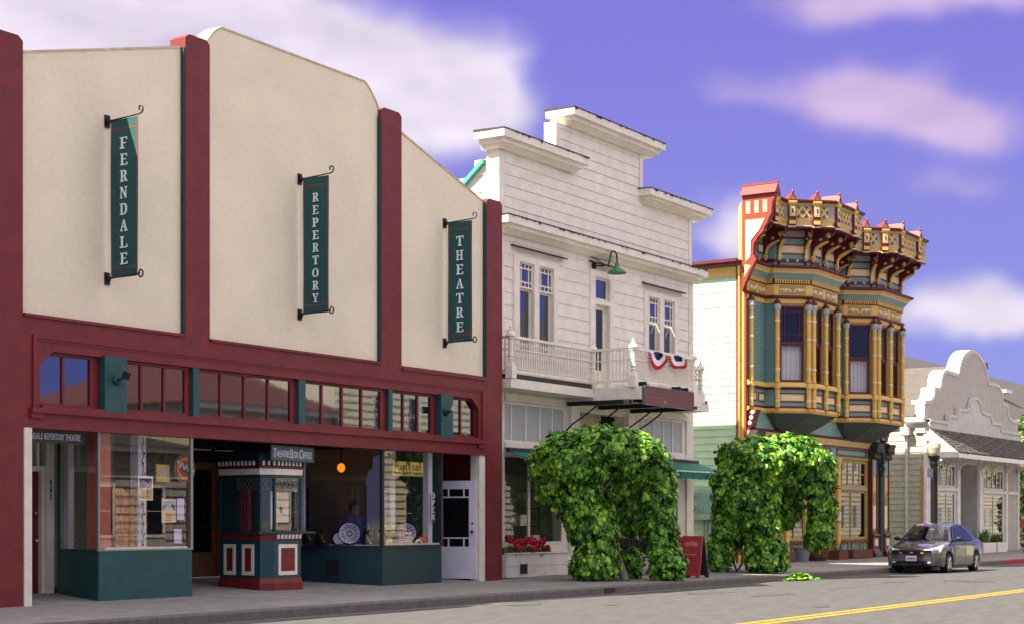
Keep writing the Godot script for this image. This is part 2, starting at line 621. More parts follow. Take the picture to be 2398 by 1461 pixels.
func make_materials() -> void:
	mat("red", "7a1f23", 0.5, "worn", 0.4, "bumpf", 0.4)
	mat("red_dark", "6d1d26", 0.5, "paint", 0.6)
	mat("cream", "efe6cb", 0.8, "plain", 0.16)
	mat("cream_cap", "e2d3b4", 0.6, "rough", 0.8)
	mat("teal", "195553", 0.45, "worn", 0.5)
	mat("teal_dark", "123a3d", 0.45, "paint", 0.6)
	mat("booth_teal", "14444a", 0.4, "paint", 0.7)
	for k in 3:
		mat("white%d" % k, ["f1ecde", "ece6d7", "f3eee2"][k], 0.55, "soft_streak", 0.5, "bumpf", 0.1)
		mat("mint%d" % k, ["bedabf", "b8d5ba", "c3ddc5"][k], 0.6, "paint", 0.3, "bumpf", 0.1)
		mat("weathered%d" % k, ["cfc7b2", "c5bda7", "d3ccba"][k], 0.7, "streak", 0.4, "bumpf", 0.2)
	mat("trim", "f2ecdd", 0.5, "paint", 0.5)
	mat("trim_warm", "e9e3d2", 0.55, "paint", 0.6)
	mat("lavender", "dcdbe4", 0.45, "paint", 0.5)
	mat("flashing", "3c3836", 0.7, "rough", 0.8)
	mat("steel", "8c9092", 0.35).metallic = 0.7
	mat("iron", "17171a", 0.45).metallic = 0.3
	mat("black", "0d0d0f", 0.5)
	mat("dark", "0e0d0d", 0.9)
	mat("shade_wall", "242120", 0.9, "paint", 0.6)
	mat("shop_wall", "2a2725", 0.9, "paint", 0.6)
	mat("green_wall", "7d996c", 0.9, "paint", 0.6)
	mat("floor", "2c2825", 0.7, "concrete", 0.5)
	mat("asphalt", "575858", 0.9, "asphalt", 0.8, "bumpc", 0.3)
	M.asphalt.uv1_scale = Vector3(0.25, 0.5, 0.6)
	mat("walk", "989592", 0.88, "concrete", 0.4, "bumpf", 0.2)
	mat("kerb", "6f6b67", 0.9, "concrete", 0.9, "bumpf", 0.6)
	mat("earth", "7f7a70", 0.95, "concrete", 0.1)
	mat("yellow_line", "e2a31c", 0.8, "asphalt", 0.9)
	mat("stain", "4f5050", 0.85, "asphalt", 0.8)
	mat("kerb_red", "b5302f", 0.8, "concrete", 1.2)
	mat("wood", "7a4422", 0.45, "wood", 1.6)
	mat("wood_light", "e09a4c", 0.45, "wood", 1.6)
	mat("wood_plant", "7a3f2c", 0.7, "wood", 1.2)
	mat("terracotta", "c06a55", 0.5, "paint", 1.0)
	mat("sign_yellow", "eed262", 0.5, "paint", 1.0)
	mat("sign_grey", "59666a", 0.5, "paint", 0.8)
	mat("sign_dark", "2b302f", 0.5)
	mat("letters", "dfe8ee", 0.5)
	mat("letters_dark", "23201a", 0.6)
	mat("banner", "14514e", 0.8, "paint", 0.8)
	mat("banner_edge", "6e3a3c", 0.8)
	# Victorian
	mat("v_teal", "7fa5a2", 0.5, "paint", 0.8)
	mat("v_teal_board", "6d9791", 0.55, "paint", 0.8)
	mat("v_gold", "e8c064", 0.5, "paint", 0.9)
	mat("v_gold_pale", "dfbf7c", 0.5, "paint", 0.9)
	mat("v_olive", "b0964a", 0.55, "paint", 0.9)
	mat("v_maroon", "5e1f27", 0.45, "paint", 0.9)
	mat("v_brick", "8e2c24", 0.5, "paint", 0.9)
	mat("v_cream", "efdabb", 0.55, "paint", 0.9)
	mat("v_grey", "a39d8f", 0.6, "paint", 0.9)
	mat("v_dark_teal", "244a4b", 0.5, "paint", 0.9)
	mat("v_stone", "3b3531", 0.6, "paint", 1.0)
	mat("v_capital", "b9c0b4", 0.5, "paint", 1.5)
	mat("v_soffit", "4d5a55", 0.7, "paint", 0.9)
	mat("lace", "dcdcd8", 0.9)
	mat("mission", "d3d1cb", 0.65, "paint", 0.5)
	mat("mission_front", "c3bdb5", 0.7, "paint", 0.6)
	mat("mission_trim", "f0eeea", 0.55, "paint", 0.6)
	mat("shingle0", "57524c", 0.9, "rough", 1.2)
	mat("shingle1", "6a645c", 0.9, "rough", 1.2)
	mat("shingle2", "48443f", 0.9, "rough", 1.2)
	mat("roof_grey", "625c59", 0.9, "concrete", 0.35, "bumpf", 0.8)
	mat("roof_dark", "54504e", 0.9, "concrete", 0.6, "bumpc", 0.8)
	mat("roof_teal", "3d9c8a", 0.6)
	mat("awning", "0f7d6e", 0.8, "paint", 0.8)
	mat("opp_cream", "ded2ae", 0.7, "streak", 0.3)
	mat("opp_grey", "b8b4ae", 0.7, "streak", 0.3)
	mat("opp_roof", "6b3a31", 0.8, "rough", 0.5)
	mat("opp_green", "7fa276", 0.7, "streak", 0.3)
	mat("rust", "c98640", 0.9)
	mat("conduit", "9fb3a8", 0.5, "paint", 0.8)
	mat("rubber", "111112", 0.85)
	mat("plastic_grey", "747a8a", 0.5)
	mat("maroon_sign", "6e3a42", 0.5, "paint", 0.9)
	mat("aframe", "a83a42", 0.45, "paint", 1.0)
	mat("fabric_red", "c22434", 0.9)
	mat("fabric_white", "eceaf0", 0.9)
	mat("fabric_blue", "20264f", 0.9)
	mat("china", "9fa4b2", 0.15)
	mat("china_blue", "3e5688", 0.2)
	mat("china_black", "22222a", 0.2)
	mat("coral", "e8e4bc", 0.8)
	mat("orange", "d9703a", 0.6)
	mat("velvet", "09090b", 0.95)
	mat("pearl", "f2ead8", 0.2)
	mat("gold_metal", "d8a840", 0.25).metallic = 1.0
	mat("blue_glass", "5b86c4", 0.1)
	mat("bark", "8b857b", 0.9, "rough", 2.0, "bumpf", 2.0)
	mat("paper", "f0ece0", 0.9)
	mat("paper_tan", "d9b98a", 0.9)
	mat("paper_lilac", "cfc8e4", 0.9)
	mat("skin", "c08a70", 0.6)
	mat("hair", "1f1714", 0.7)
	mat("shirt", "4f62a0", 0.9)
	mat("trousers", "2a2c33", 0.9)
	mat("soil", "2c211a", 1.0)
	var g := mat("glass", "30383a", 0.0)
	g.transparency = BaseMaterial3D.TRANSPARENCY_ALPHA
	g.albedo_color.a = 0.05
	g = mat("glass_dark", "10181c", 0.02)
	g.transparency = BaseMaterial3D.TRANSPARENCY_ALPHA
	g.albedo_color.a = 0.45
	g = mat("mirror", "737a8a", 0.03)
	g.metallic = 1.0
	g.heightmap_enabled = true
	g.heightmap_texture = TX.wave
	g.heightmap_scale = 0.012
	g.uv1_triplanar = true
	g.uv1_world_triplanar = true
	g.uv1_scale = Vector3.ONE * 0.9
	g = mat("mirror_dim", "5a606c", 0.03)
	g.metallic = 1.0
	g = mat("frosted", "a9aeb0", 0.35)
	g.metallic_specular = 0.6
	g = mat("lamp_glow", "ffb347", 0.4)
	g.emission_enabled = true
	g.emission = Color(1.0, 0.55, 0.12)
	g.emission_energy_multiplier = 0.4
	g = mat("globe", "b3b099", 0.35)
	g.backlight_enabled = true
	g.backlight = Color(0.4, 0.4, 0.35)
	g = mat("chrome", "c9ccd2", 0.12)
	g.metallic = 0.9
	g = mat("car_paint", "45454f", 0.3)
	g.metallic = 0.5
	g.clearcoat_enabled = true
	g.clearcoat = 1.0
	g.clearcoat_roughness = 0.03
	g = mat("car_glass", "141a20", 0.02)
	g.transparency = BaseMaterial3D.TRANSPARENCY_ALPHA
	g.albedo_color.a = 0.35
	g = mat("lens", "dfe4ec", 0.08)
	g.metallic = 0.5
	mat("amber", "e07a1c", 0.2)
	var leaf := ["4a881c", "649c24", "376c19", "7fae2c", "264f15", "93b734"]
	for k in leaf.size():
		g = mat("leaf%d" % k, leaf[k], 0.45)
		g.backlight_enabled = true
		g.backlight = Color(0.45, 0.5, 0.2)
	mat("petal_red", "c41226", 0.7)
	mat("petal_pink", "d8246a", 0.7)
	mat("petal_orange", "ef4a26", 0.7)


# ---------------------------------------------------------------- setting
func walk_height(x: float, z: float) -> float:
	var k := clampf((x - 29.5) / 2.5, 0, 1)
	return 0.15 + 0.06 * k * clampf((3.4 - z) / 4.2, 0, 1.2)


func ground() -> void:
	var s := S()
	quad(s, Vector3(-500, -0.06, -500), Vector3(700, -0.06, -500), Vector3(700, -0.06, 500), Vector3(-500, -0.06, 500), Vector3.UP)
	setting("ground", s, M.earth)
	# the carriageway, slightly crowned
	s = S()
	var zs := [3.55, 4.2, 5.5, 7.5, 10.0, 12.5, 14.5, 16.5]
	for k in zs.size() - 1:
		var ya: float = 0.045 * (1.0 - pow((zs[k] - 10.0) / 6.45, 2))
		var yb: float = 0.045 * (1.0 - pow((zs[k + 1] - 10.0) / 6.45, 2))
		var n := Vector3(0, zs[k + 1] - zs[k], -(yb - ya)).normalized()
		quad(s, Vector3(-60, ya, zs[k]), Vector3(200, ya, zs[k]), Vector3(200, yb, zs[k + 1]), Vector3(-60, yb, zs[k + 1]), n)
	setting("road", s, M.asphalt)
	# double yellow centre line
	for z in [10.2, 10.44]:
		s = S()
		box(s, -60, 200, 0.041, 0.05, z, z + 0.12)
		setting("centre_line_marking", s, M.yellow_line)
	# darker worn blotches on the parking lane
	for k in 16:
		var c := Vector2(rng.randf_range(20, 62), rng.randf_range(4.6, 9.4))
		var rx := rng.randf_range(0.15, 0.8)
		var rz := rx * rng.randf_range(0.25, 0.6)
		var y := 0.045 * (1.0 - pow((c.y - 10.0) / 6.45, 2)) + 0.005
		s = S()
		var prev := Vector3.ZERO
		for q in 19:
			var w := 1.0 + 0.25 * sin(q % 18 * 1.7 + k) + 0.15 * sin(q % 18 * 2.9 + k * 2)
			var p := Vector3(c.x + rx * w * cos(TAU * q / 18), y, c.y + rz * w * sin(TAU * q / 18))
			if q:
				tri(s, Vector3(c.x, y, c.y), prev, p, Vector3.UP)
			prev = p
		setting("road_stain", s, M.stain)
	# sealed cracks in the road
	for q in [[31.5, 6.9, 35.0, 6.7], [39.0, 7.6, 43.0, 7.8]]:
		var pts := []
		for t in 14:
			pts.append(Vector3(lerpf(q[0], q[2], t / 13.0), 0.03, lerpf(q[1], q[3], t / 13.0) + rng.randf_range(-0.09, 0.09)))
		s = S()
		for t in 13:
			var w := rng.randf_range(0.006, 0.014)
			var y0: float = 0.049 * (1.0 - pow((pts[t].z - 10.0) / 6.45, 2)) + 0.004
			quad(s, Vector3(pts[t].x, y0, pts[t].z - w), Vector3(pts[t + 1].x, y0, pts[t + 1].z - w), Vector3(pts[t + 1].x, y0, pts[t + 1].z + w), Vector3(pts[t].x, y0, pts[t].z + w), Vector3.UP)
		setting("road_crack_seal", s, M.flashing)
	# near pavement: slabs with joints, each a piece of the pavement
	var base := S()
	box(base, -60, 200, -0.05, 0.125, -1.0, 3.45)
	box(base, -60, 200, -0.05, 0.128, -1.3, -1.0)
	var pav := setting("pavement", base, M.flashing)
	var x := 10.0
	var tones := []
	for k in 4:
		var m: StandardMaterial3D = M.walk.duplicate()
		m.albedo_color = Color(["999693", "959290", "9d9a97", "928f8c"][k])
		m.uv1_offset = Vector3(k * 0.37, 0, k * 0.21)
		tones.append(m)
	while x < 100:
		var w := 1.83
		var z0 := -0.98
		for zz in [0.95, 2.2, 3.455]:
			s = S()
			var xa := x + 0.006
			var xb := x + w - 0.006
			var za: float = z0 + 0.006
			var zb: float = zz - 0.006
			var A := Vector3(xa, walk_height(xa, za), za)
			var B := Vector3(xb, walk_height(xb, za), za)
			var C := Vector3(xb, walk_height(xb, zb), zb)
			var D := Vector3(xa, walk_height(xa, zb), zb)
			fquad(s, A, B, C, D, (A + C) / 2 + Vector3.DOWN)
			for e in [[A, B], [B, C], [C, D], [D, A]]:
				fquad(s, e[0], e[1], e[1] + Vector3.DOWN * 0.06, e[0] + Vector3.DOWN * 0.06, (A + C) / 2)
			part(pav, "paving_slab", s, tones[rng.randi() % 4])
			z0 = zz
		x += w
	# kerb stones
	x = 10.0
	while x < 100:
		s = S()
		pull(s, [[3.46, -0.05], [3.46, 0.15], [3.63, 0.147], [3.652, 0.125], [3.665, -0.05]], "x", x + 0.004, x + 2.996)
		var red: bool = x > 54.0 and x < 60.0 or x < 12.9
		setting("kerb", s, M.kerb_red if red else M.kerb)
		x += 3.0
	# gutter apron
	s = S()
	box(s, -60, 200, -0.04, 0.006, 3.665, 3.95)
	setting("gutter_pavement", s, M.kerb)
	# pavement across the street (the photographer stands on it)
	s = S()
	box(s, -60, 200, -0.05, 0.15, 16.5, 20.9)
	setting("far_side_pavement", s, M.walk)


# ---------------------------------------------------------------- theatre
func theatre() -> void:
	var T := thing("theatre_building", "cream and dark red theatre building with three green banners and teal shopfronts", "theatre", Vector3(23, 0.15, -1))
	# closed shell behind the front
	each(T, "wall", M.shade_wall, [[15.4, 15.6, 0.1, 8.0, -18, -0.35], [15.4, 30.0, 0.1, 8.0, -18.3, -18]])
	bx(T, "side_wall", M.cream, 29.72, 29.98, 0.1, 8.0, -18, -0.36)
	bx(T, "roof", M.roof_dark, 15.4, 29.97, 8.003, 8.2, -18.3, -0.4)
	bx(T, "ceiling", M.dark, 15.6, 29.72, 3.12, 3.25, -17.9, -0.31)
	bxs(T, "floor", M.floor, [[15.6, 21.4, 0.1, 0.14, -17.9, -0.36], [24.9, 29.7, 0.1, 0.14, -17.9, -0.36]])
	var s := S()
	pull(s, [[-0.02, 0.1], [-0.02, 0.156], [-3.4, 0.33], [-3.4, 0.1]], "x", 16.9, 29.3)
	part(T, "entrance_floor", s, M.walk)
	# transom band
	s = S()
	wall(s, 16.82, 29.42, 2.866, 4.56, -0.3, 0.0, [[17.15, 29.12, 3.22, 4.06]])
	for q in [[17.15, 1], [29.12, -1]]:
		pull(s, [[q[0], 4.06], [q[0], 3.84], [q[0] + 0.26 * q[1], 4.06]], "z", -0.28, -0.004)
	part(T, "transom_band", s, M.red)
	each(T, "ledge", M.red, [[16.83, 20.27, 4.555, 4.60, -0.3, 0.035], [20.88, 25.69, 4.535, 4.58, -0.3, 0.035], [26.37, 29.41, 4.475, 4.52, -0.3, 0.035]])
	each(T, "surround_moulding", M.red, [[17.0, 29.27, 4.24, 4.29, 0.0, 0.03], [17.0, 17.05, 3.19, 4.24, 0.0, 0.03], [29.22, 29.27, 3.19, 4.24, 0.0, 0.03], [17.06, 29.21, 4.2, 4.238, 0, 0.014]])
	each(T, "sill", M.red, [[16.95, 29.32, 3.1, 3.18, 0, 0.07], [17.15, 29.12, 3.181, 3.225, -0.12, 0.05]])
	each(T, "bracket", M.red, [[16.95, 17.2, 3.02, 3.1, 0, 0.04], [29.07, 29.32, 3.02, 3.1, 0, 0.04]])
	# pilasters
	for q in [[15.55, 16.82, 0.1, 8.68], [20.28, 20.87, 4.56, 9.6], [25.7, 26.36, 4.56, 9.5], [29.42, 30.02, 0.1, 8.32]]:
		s = S()
		box(s, q[0], q[1], q[2], q[3], -0.352, 0.002)
		var c: float = q[3]
		pull(s, [[q[0], c], [q[1], c], [q[1], c + 0.03], [q[1] - 0.09, c + 0.1], [q[0] + 0.09, c + 0.1], [q[0], c + 0.03]], "z", -0.36, 0.002)
		part(T, "pilaster", s, M.red)
	# teal reveal beside each pilaster
	each(T, "reveal_strip", M.teal_dark, [[20.255, 20.279, 4.6, 9.45, -0.1, -0.004], [25.676, 25.699, 4.58, 9.4, -0.1, -0.004], [29.396, 29.419, 4.52, 8.3, -0.1, -0.004]])
	# stucco panels
	var panels := [
		[[16.82, 4.56], [20.28, 4.56], [20.28, 9.46], [16.82, 8.55]],
		[[20.87, 4.54], [25.7, 4.54], [25.7, 9.56], [25.62, 9.7], [25.45, 9.88], [25.28, 10.0], [21.23, 10.03], [21.05, 9.9], [20.87, 9.68]],
		[[26.36, 4.48], [29.42, 4.48], [29.42, 8.33], [26.36, 9.27]]]
	for pts in panels:
		s = S()
		pull(s, pts, "z", -0.4, -0.09)
		var w := part(T, "stucco_panel", s, M.cream)
		s = S()
		for k in range(2, pts.size() - 1):
			var a := Vector2(pts[k][0], pts[k][1])
			var b := Vector2(pts[k + 1][0], pts[k + 1][1])
			var n := Vector2(a.y - b.y, b.x - a.x).normalized()
			if n.y < 0:
				n = -n
			pull(s, [a, b, b + n * 0.03, a + n * 0.03], "z", -0.42, -0.072)
		part(w, "parapet_cap", s, M.cream_cap)
	# transom windows
	for g in [[17.18, 18.28, [17.69]], [18.9, 20.4, [19.355, 19.88]], [20.65, 23.12, [21.245, 21.85, 22.48]], [23.43, 25.82, [23.99, 24.59, 25.19]], [26.1, 27.52, [26.54, 27.03]], [28.09, 29.11, [28.565]]]:
		sash(T, "transom_window", g[0], g[1], 3.225, 4.055, -0.085, M.red, M.mirror, g[2], [], 0.045, 0.05, 0.06)
	each(T, "mullion_post", M.red, [[18.28, 18.42, 3.225, 4.055, -0.2, -0.088], [20.4, 20.48, 3.225, 4.055, -0.2, -0.088], [23.12, 23.23, 3.225, 4.055, -0.2, -0.088], [25.82, 25.96, 3.225, 4.055, -0.2, -0.088], [27.52, 27.65, 3.225, 4.055, -0.2, -0.088]])
	for q in [[18.42, 18.9], [20.48, 20.63], [23.23, 23.42], [25.96, 26.08], [27.65, 28.08]]:
		bx(T, "teal_panel", M.teal, q[0], q[1], 3.15, 4.09, -0.08, -0.01 if q[1] - q[0] < 0.3 else 0.055)
	# ground floor posts
	bx(T, "door_post", M.trim_warm, 16.84, 16.985, 0.15, 2.866, -0.2, 0.012)
	each(T, "door_post", M.trim_warm, [[29.18, 29.4, 0.15, 2.866, -0.26, -0.03]])
	# left shop bay
	s = S()
	pull(s, [[18.43, -0.1], [20.54, -0.1], [20.95, -1.7], [18.86, -1.55]], "y", 0.12, 0.96)
	part(T, "stall_riser", s, M.teal)
	bx(T, "display_floor", M.trim, 18.95, 20.5, 0.962, 0.975, -1.5, -0.16)
	bx(T, "sill_strip", M.trim, 18.6, 20.48, 0.986, 1.015, -0.2, -0.135)
	bx(T, "sill_strip", M.trim, 26.0, 27.9, 0.973, 0.995, -0.22, -0.175)
	each(T, "window_frame", M.steel, [[18.41, 18.455, 0.96, 2.866, -0.145, -0.09], [20.5, 20.56, 0.96, 2.866, -0.15, -0.09], [18.455, 20.5, 0.96, 0.985, -0.13, -0.085]])
	bx(T, "window_pane", M.glass, 18.456, 20.5, 0.985, 2.87, -0.112, -0.106)
	XF = frame_of(Vector2(18.86, -1.55), Vector2(18.43, -0.1))
	bx(T, "window_pane", M.glass, 0.04, 1.47, 0.985, 2.87, -0.02, -0.014)
	each(T, "window_frame", M.teal_dark, [[0, 0.04, 0.96, 2.87, -0.04, 0.0], [0.04, 1.46, 0.96, 0.985, -0.03, 0.0]])
	bx(T, "window_post", M.lavender, 0.12, 0.3, 0.985, 2.87, -0.16, -0.06)
	XF = Transform3D.IDENTITY
	bx(T, "corner_post", M.terracotta, 18.56, 18.82, 0.976, 2.9, -0.5, -0.24)
	bx(T, "inner_column", M.lavender, 19.62, 19.8, 0.976, 3.0, -0.62, -0.44)
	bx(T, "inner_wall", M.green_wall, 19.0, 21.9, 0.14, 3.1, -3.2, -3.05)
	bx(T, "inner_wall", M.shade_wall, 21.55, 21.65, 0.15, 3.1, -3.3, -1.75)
	# left doorway at the back of the recess
	each(T, "door_frame", M.trim_warm, [[18.68, 18.84, 0.2, 2.9, -1.75, -1.6], [17.0, 18.68, 2.27, 2.36, -1.78, -1.62], [18.5, 18.56, 2.36, 2.9, -1.78, -1.64], [18.62, 18.68, 0.2, 2.27, -1.8, -1.66]])
	var d := bx(T, "door", M.red_dark, 17.72, 18.62, 0.2, 2.27, -1.8, -1.74)
	s = S()
	ball(s, Vector3(18.55, 1.12, -1.7), Vector3(0.035, 0.035, 0.035))
	ball(s, Vector3(18.55, 1.58, -1.72), Vector3(0.025, 0.025, 0.02))
	part(d, "door_knob", s, M.chrome)
	bx(T, "transom_window", M.glass_dark, 17.72, 18.5, 2.36, 2.85, -1.78, -1.77)
	bx(T, "inner_wall", M.shade_wall, 16.9, 18.68, 0.15, 3.1, -2.0, -1.82)
	bx(T, "inner_wall", M.trim_warm, 16.84, 16.98, 0.15, 3.1, -2.0, -0.2)
	# lobby back wall and wooden doors
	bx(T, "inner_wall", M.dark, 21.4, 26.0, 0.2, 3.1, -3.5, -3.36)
	for x0 in [23.6, 24.55]:
		d = bxs(T, "lobby_door", M.wood, [[x0, x0 + 0.14, 0.32, 2.62, -3.36, -3.28], [x0 + 0.78, x0 + 0.92, 0.32, 2.62, -3.36, -3.28], [x0 + 0.14, x0 + 0.78, 2.48, 2.62, -3.36, -3.28], [x0 + 0.14, x0 + 0.78, 0.32, 0.82, -3.36, -3.28]])
		bx(d, "pane", M.glass_dark, x0 + 0.14, x0 + 0.78, 0.82, 2.48, -3.33, -3.32)
		bxs(d, "glazing_bar", M.dark, [[x0 + 0.34, x0 + 0.36, 0.82, 2.48, -3.318, -3.3], [x0 + 0.56, x0 + 0.58, 0.82, 2.48, -3.318, -3.3], [x0 + 0.14, x0 + 0.78, 1.35, 1.37, -3.317, -3.302], [x0 + 0.14, x0 + 0.78, 1.9, 1.92, -3.317, -3.302]])
		s = S()
		ball(s, Vector3(x0 + 0.07, 1.3, -3.25), Vector3(0.035, 0.035, 0.035))
		part(d, "door_knob", s, M.gold_metal)
	bx(T, "threshold", M.trim, 23.4, 25.6, 0.3, 0.335, -3.36, -3.2)
	bx(T, "poster_case", M.red_dark, 22.3, 23.3, 1.0, 2.4, -3.36, -3.3)
	# right shop bay
	s = S()
	pull(s, [[25.3, -1.75], [25.93, -0.15], [27.95, -0.15], [27.95, -1.6]], "y", 0.12, 0.93)
	part(T, "stall_riser", s, M.teal_dark)
	s = S()
	pull(s, [[25.27, -1.76], [25.91, -0.12], [27.98, -0.12], [27.98, -1.6]], "y", 0.93, 0.962)
	part(T, "stall_riser_cap", s, M.sign_dark)
	s = S()
	pull(s, [[25.36, -1.7], [25.96, -0.18], [27.92, -0.18], [27.92, -1.55]], "y", 0.963, 0.972)
	part(T, "display_floor", s, M.trim)
	bx(T, "window_pane", M.glass, 25.97, 27.92, 0.975, 2.87, -0.156, -0.15)
	each(T, "window_frame", M.sign_dark, [[25.9, 25.97, 0.962, 2.87, -0.2, -0.13], [27.92, 27.96, 0.962, 2.87, -0.18, -0.13]])
	XF = frame_of(Vector2(25.3, -1.75), Vector2(25.93, -0.15))
	bx(T, "window_pane", M.glass, 0.1, 1.66, 0.975, 2.87, -0.02, -0.014)
	bx(T, "window_frame", M.lavender, 0.0, 0.1, 0.962, 2.87, -0.06, 0.02)
	each(T, "window_frame", M.trim_warm, [[-0.22, -0.06, 0.8, 2.87, -0.06, 0.0], [-0.04, -0.01, 0.96, 2.87, -0.05, 0.01]])
	var v := bx(T, "vent", M.black, 0.52, 0.82, 0.34, 0.68, 0.0, 0.012)
	bxs(v, "frame", M.teal_dark, [[0.48, 0.52, 0.3, 0.72, 0.0, 0.03], [0.82, 0.86, 0.3, 0.72, 0.0, 0.03], [0.52, 0.82, 0.68, 0.72, 0.0, 0.03], [0.52, 0.82, 0.3, 0.34, 0.0, 0.03]])
	XF = Transform3D.IDENTITY
	each(T, "inner_column", M.lavender, [[26.75, 26.92, 0.976, 3.1, -0.75, -0.58], [27.66, 27.8, 0.976, 3.1, -0.42, -0.28]])
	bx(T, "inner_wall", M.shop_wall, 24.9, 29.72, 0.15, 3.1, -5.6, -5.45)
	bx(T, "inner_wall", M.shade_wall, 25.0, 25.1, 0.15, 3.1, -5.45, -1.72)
	# open white door standing into the right doorway
	XF = frame_of(Vector2(28.93, -0.86), Vector2(29.15, -0.1))
	s = S()
	wall(s, 0.0, 0.79, 0.21, 2.32, -0.045, 0.0, [[0.03, 0.15, 1.98, 2.14], [0.18, 0.5, 1.98, 2.14], [0.53, 0.63, 1.98, 2.14], [0.03, 0.63, 1.1, 1.95], [0.03, 0.15, 0.9, 1.07], [0.18, 0.5, 0.9, 1.07], [0.53, 0.63, 0.9, 1.07]])
	d = part(T, "door", s, M.lavender)
	for q in [[0.03, 0.15, 1.98, 2.14], [0.18, 0.5, 1.98, 2.14], [0.53, 0.63, 1.98, 2.14], [0.03, 0.63, 1.1, 1.95], [0.03, 0.15, 0.9, 1.07], [0.18, 0.5, 0.9, 1.07], [0.53, 0.63, 0.9, 1.07]]:
		bx(d, "pane", M.glass_dark, q[0], q[1], q[2], q[3], -0.025, -0.02)
	s = S()
	ball(s, Vector3(0.71, 1.22, 0.04), Vector3(0.035, 0.035, 0.035))
	ball(s, Vector3(0.71, 1.4, 0.01), Vector3(0.025, 0.025, 0.012))
	part(d, "door_knob", s, M.iron)
	XF = Transform3D.IDENTITY
	bx(T, "inner_wall", M.red_dark, 28.02, 29.7, 0.15, 3.1, -1.5, -1.4)
	bx(T, "inner_wall", M.red_dark, 29.42, 29.71, 0.15, 3.1, -1.4, -0.36)
	bx(T, "inner_wall", M.teal_dark, 27.96, 28.02, 0.15, 3.1, -1.6, -0.2)


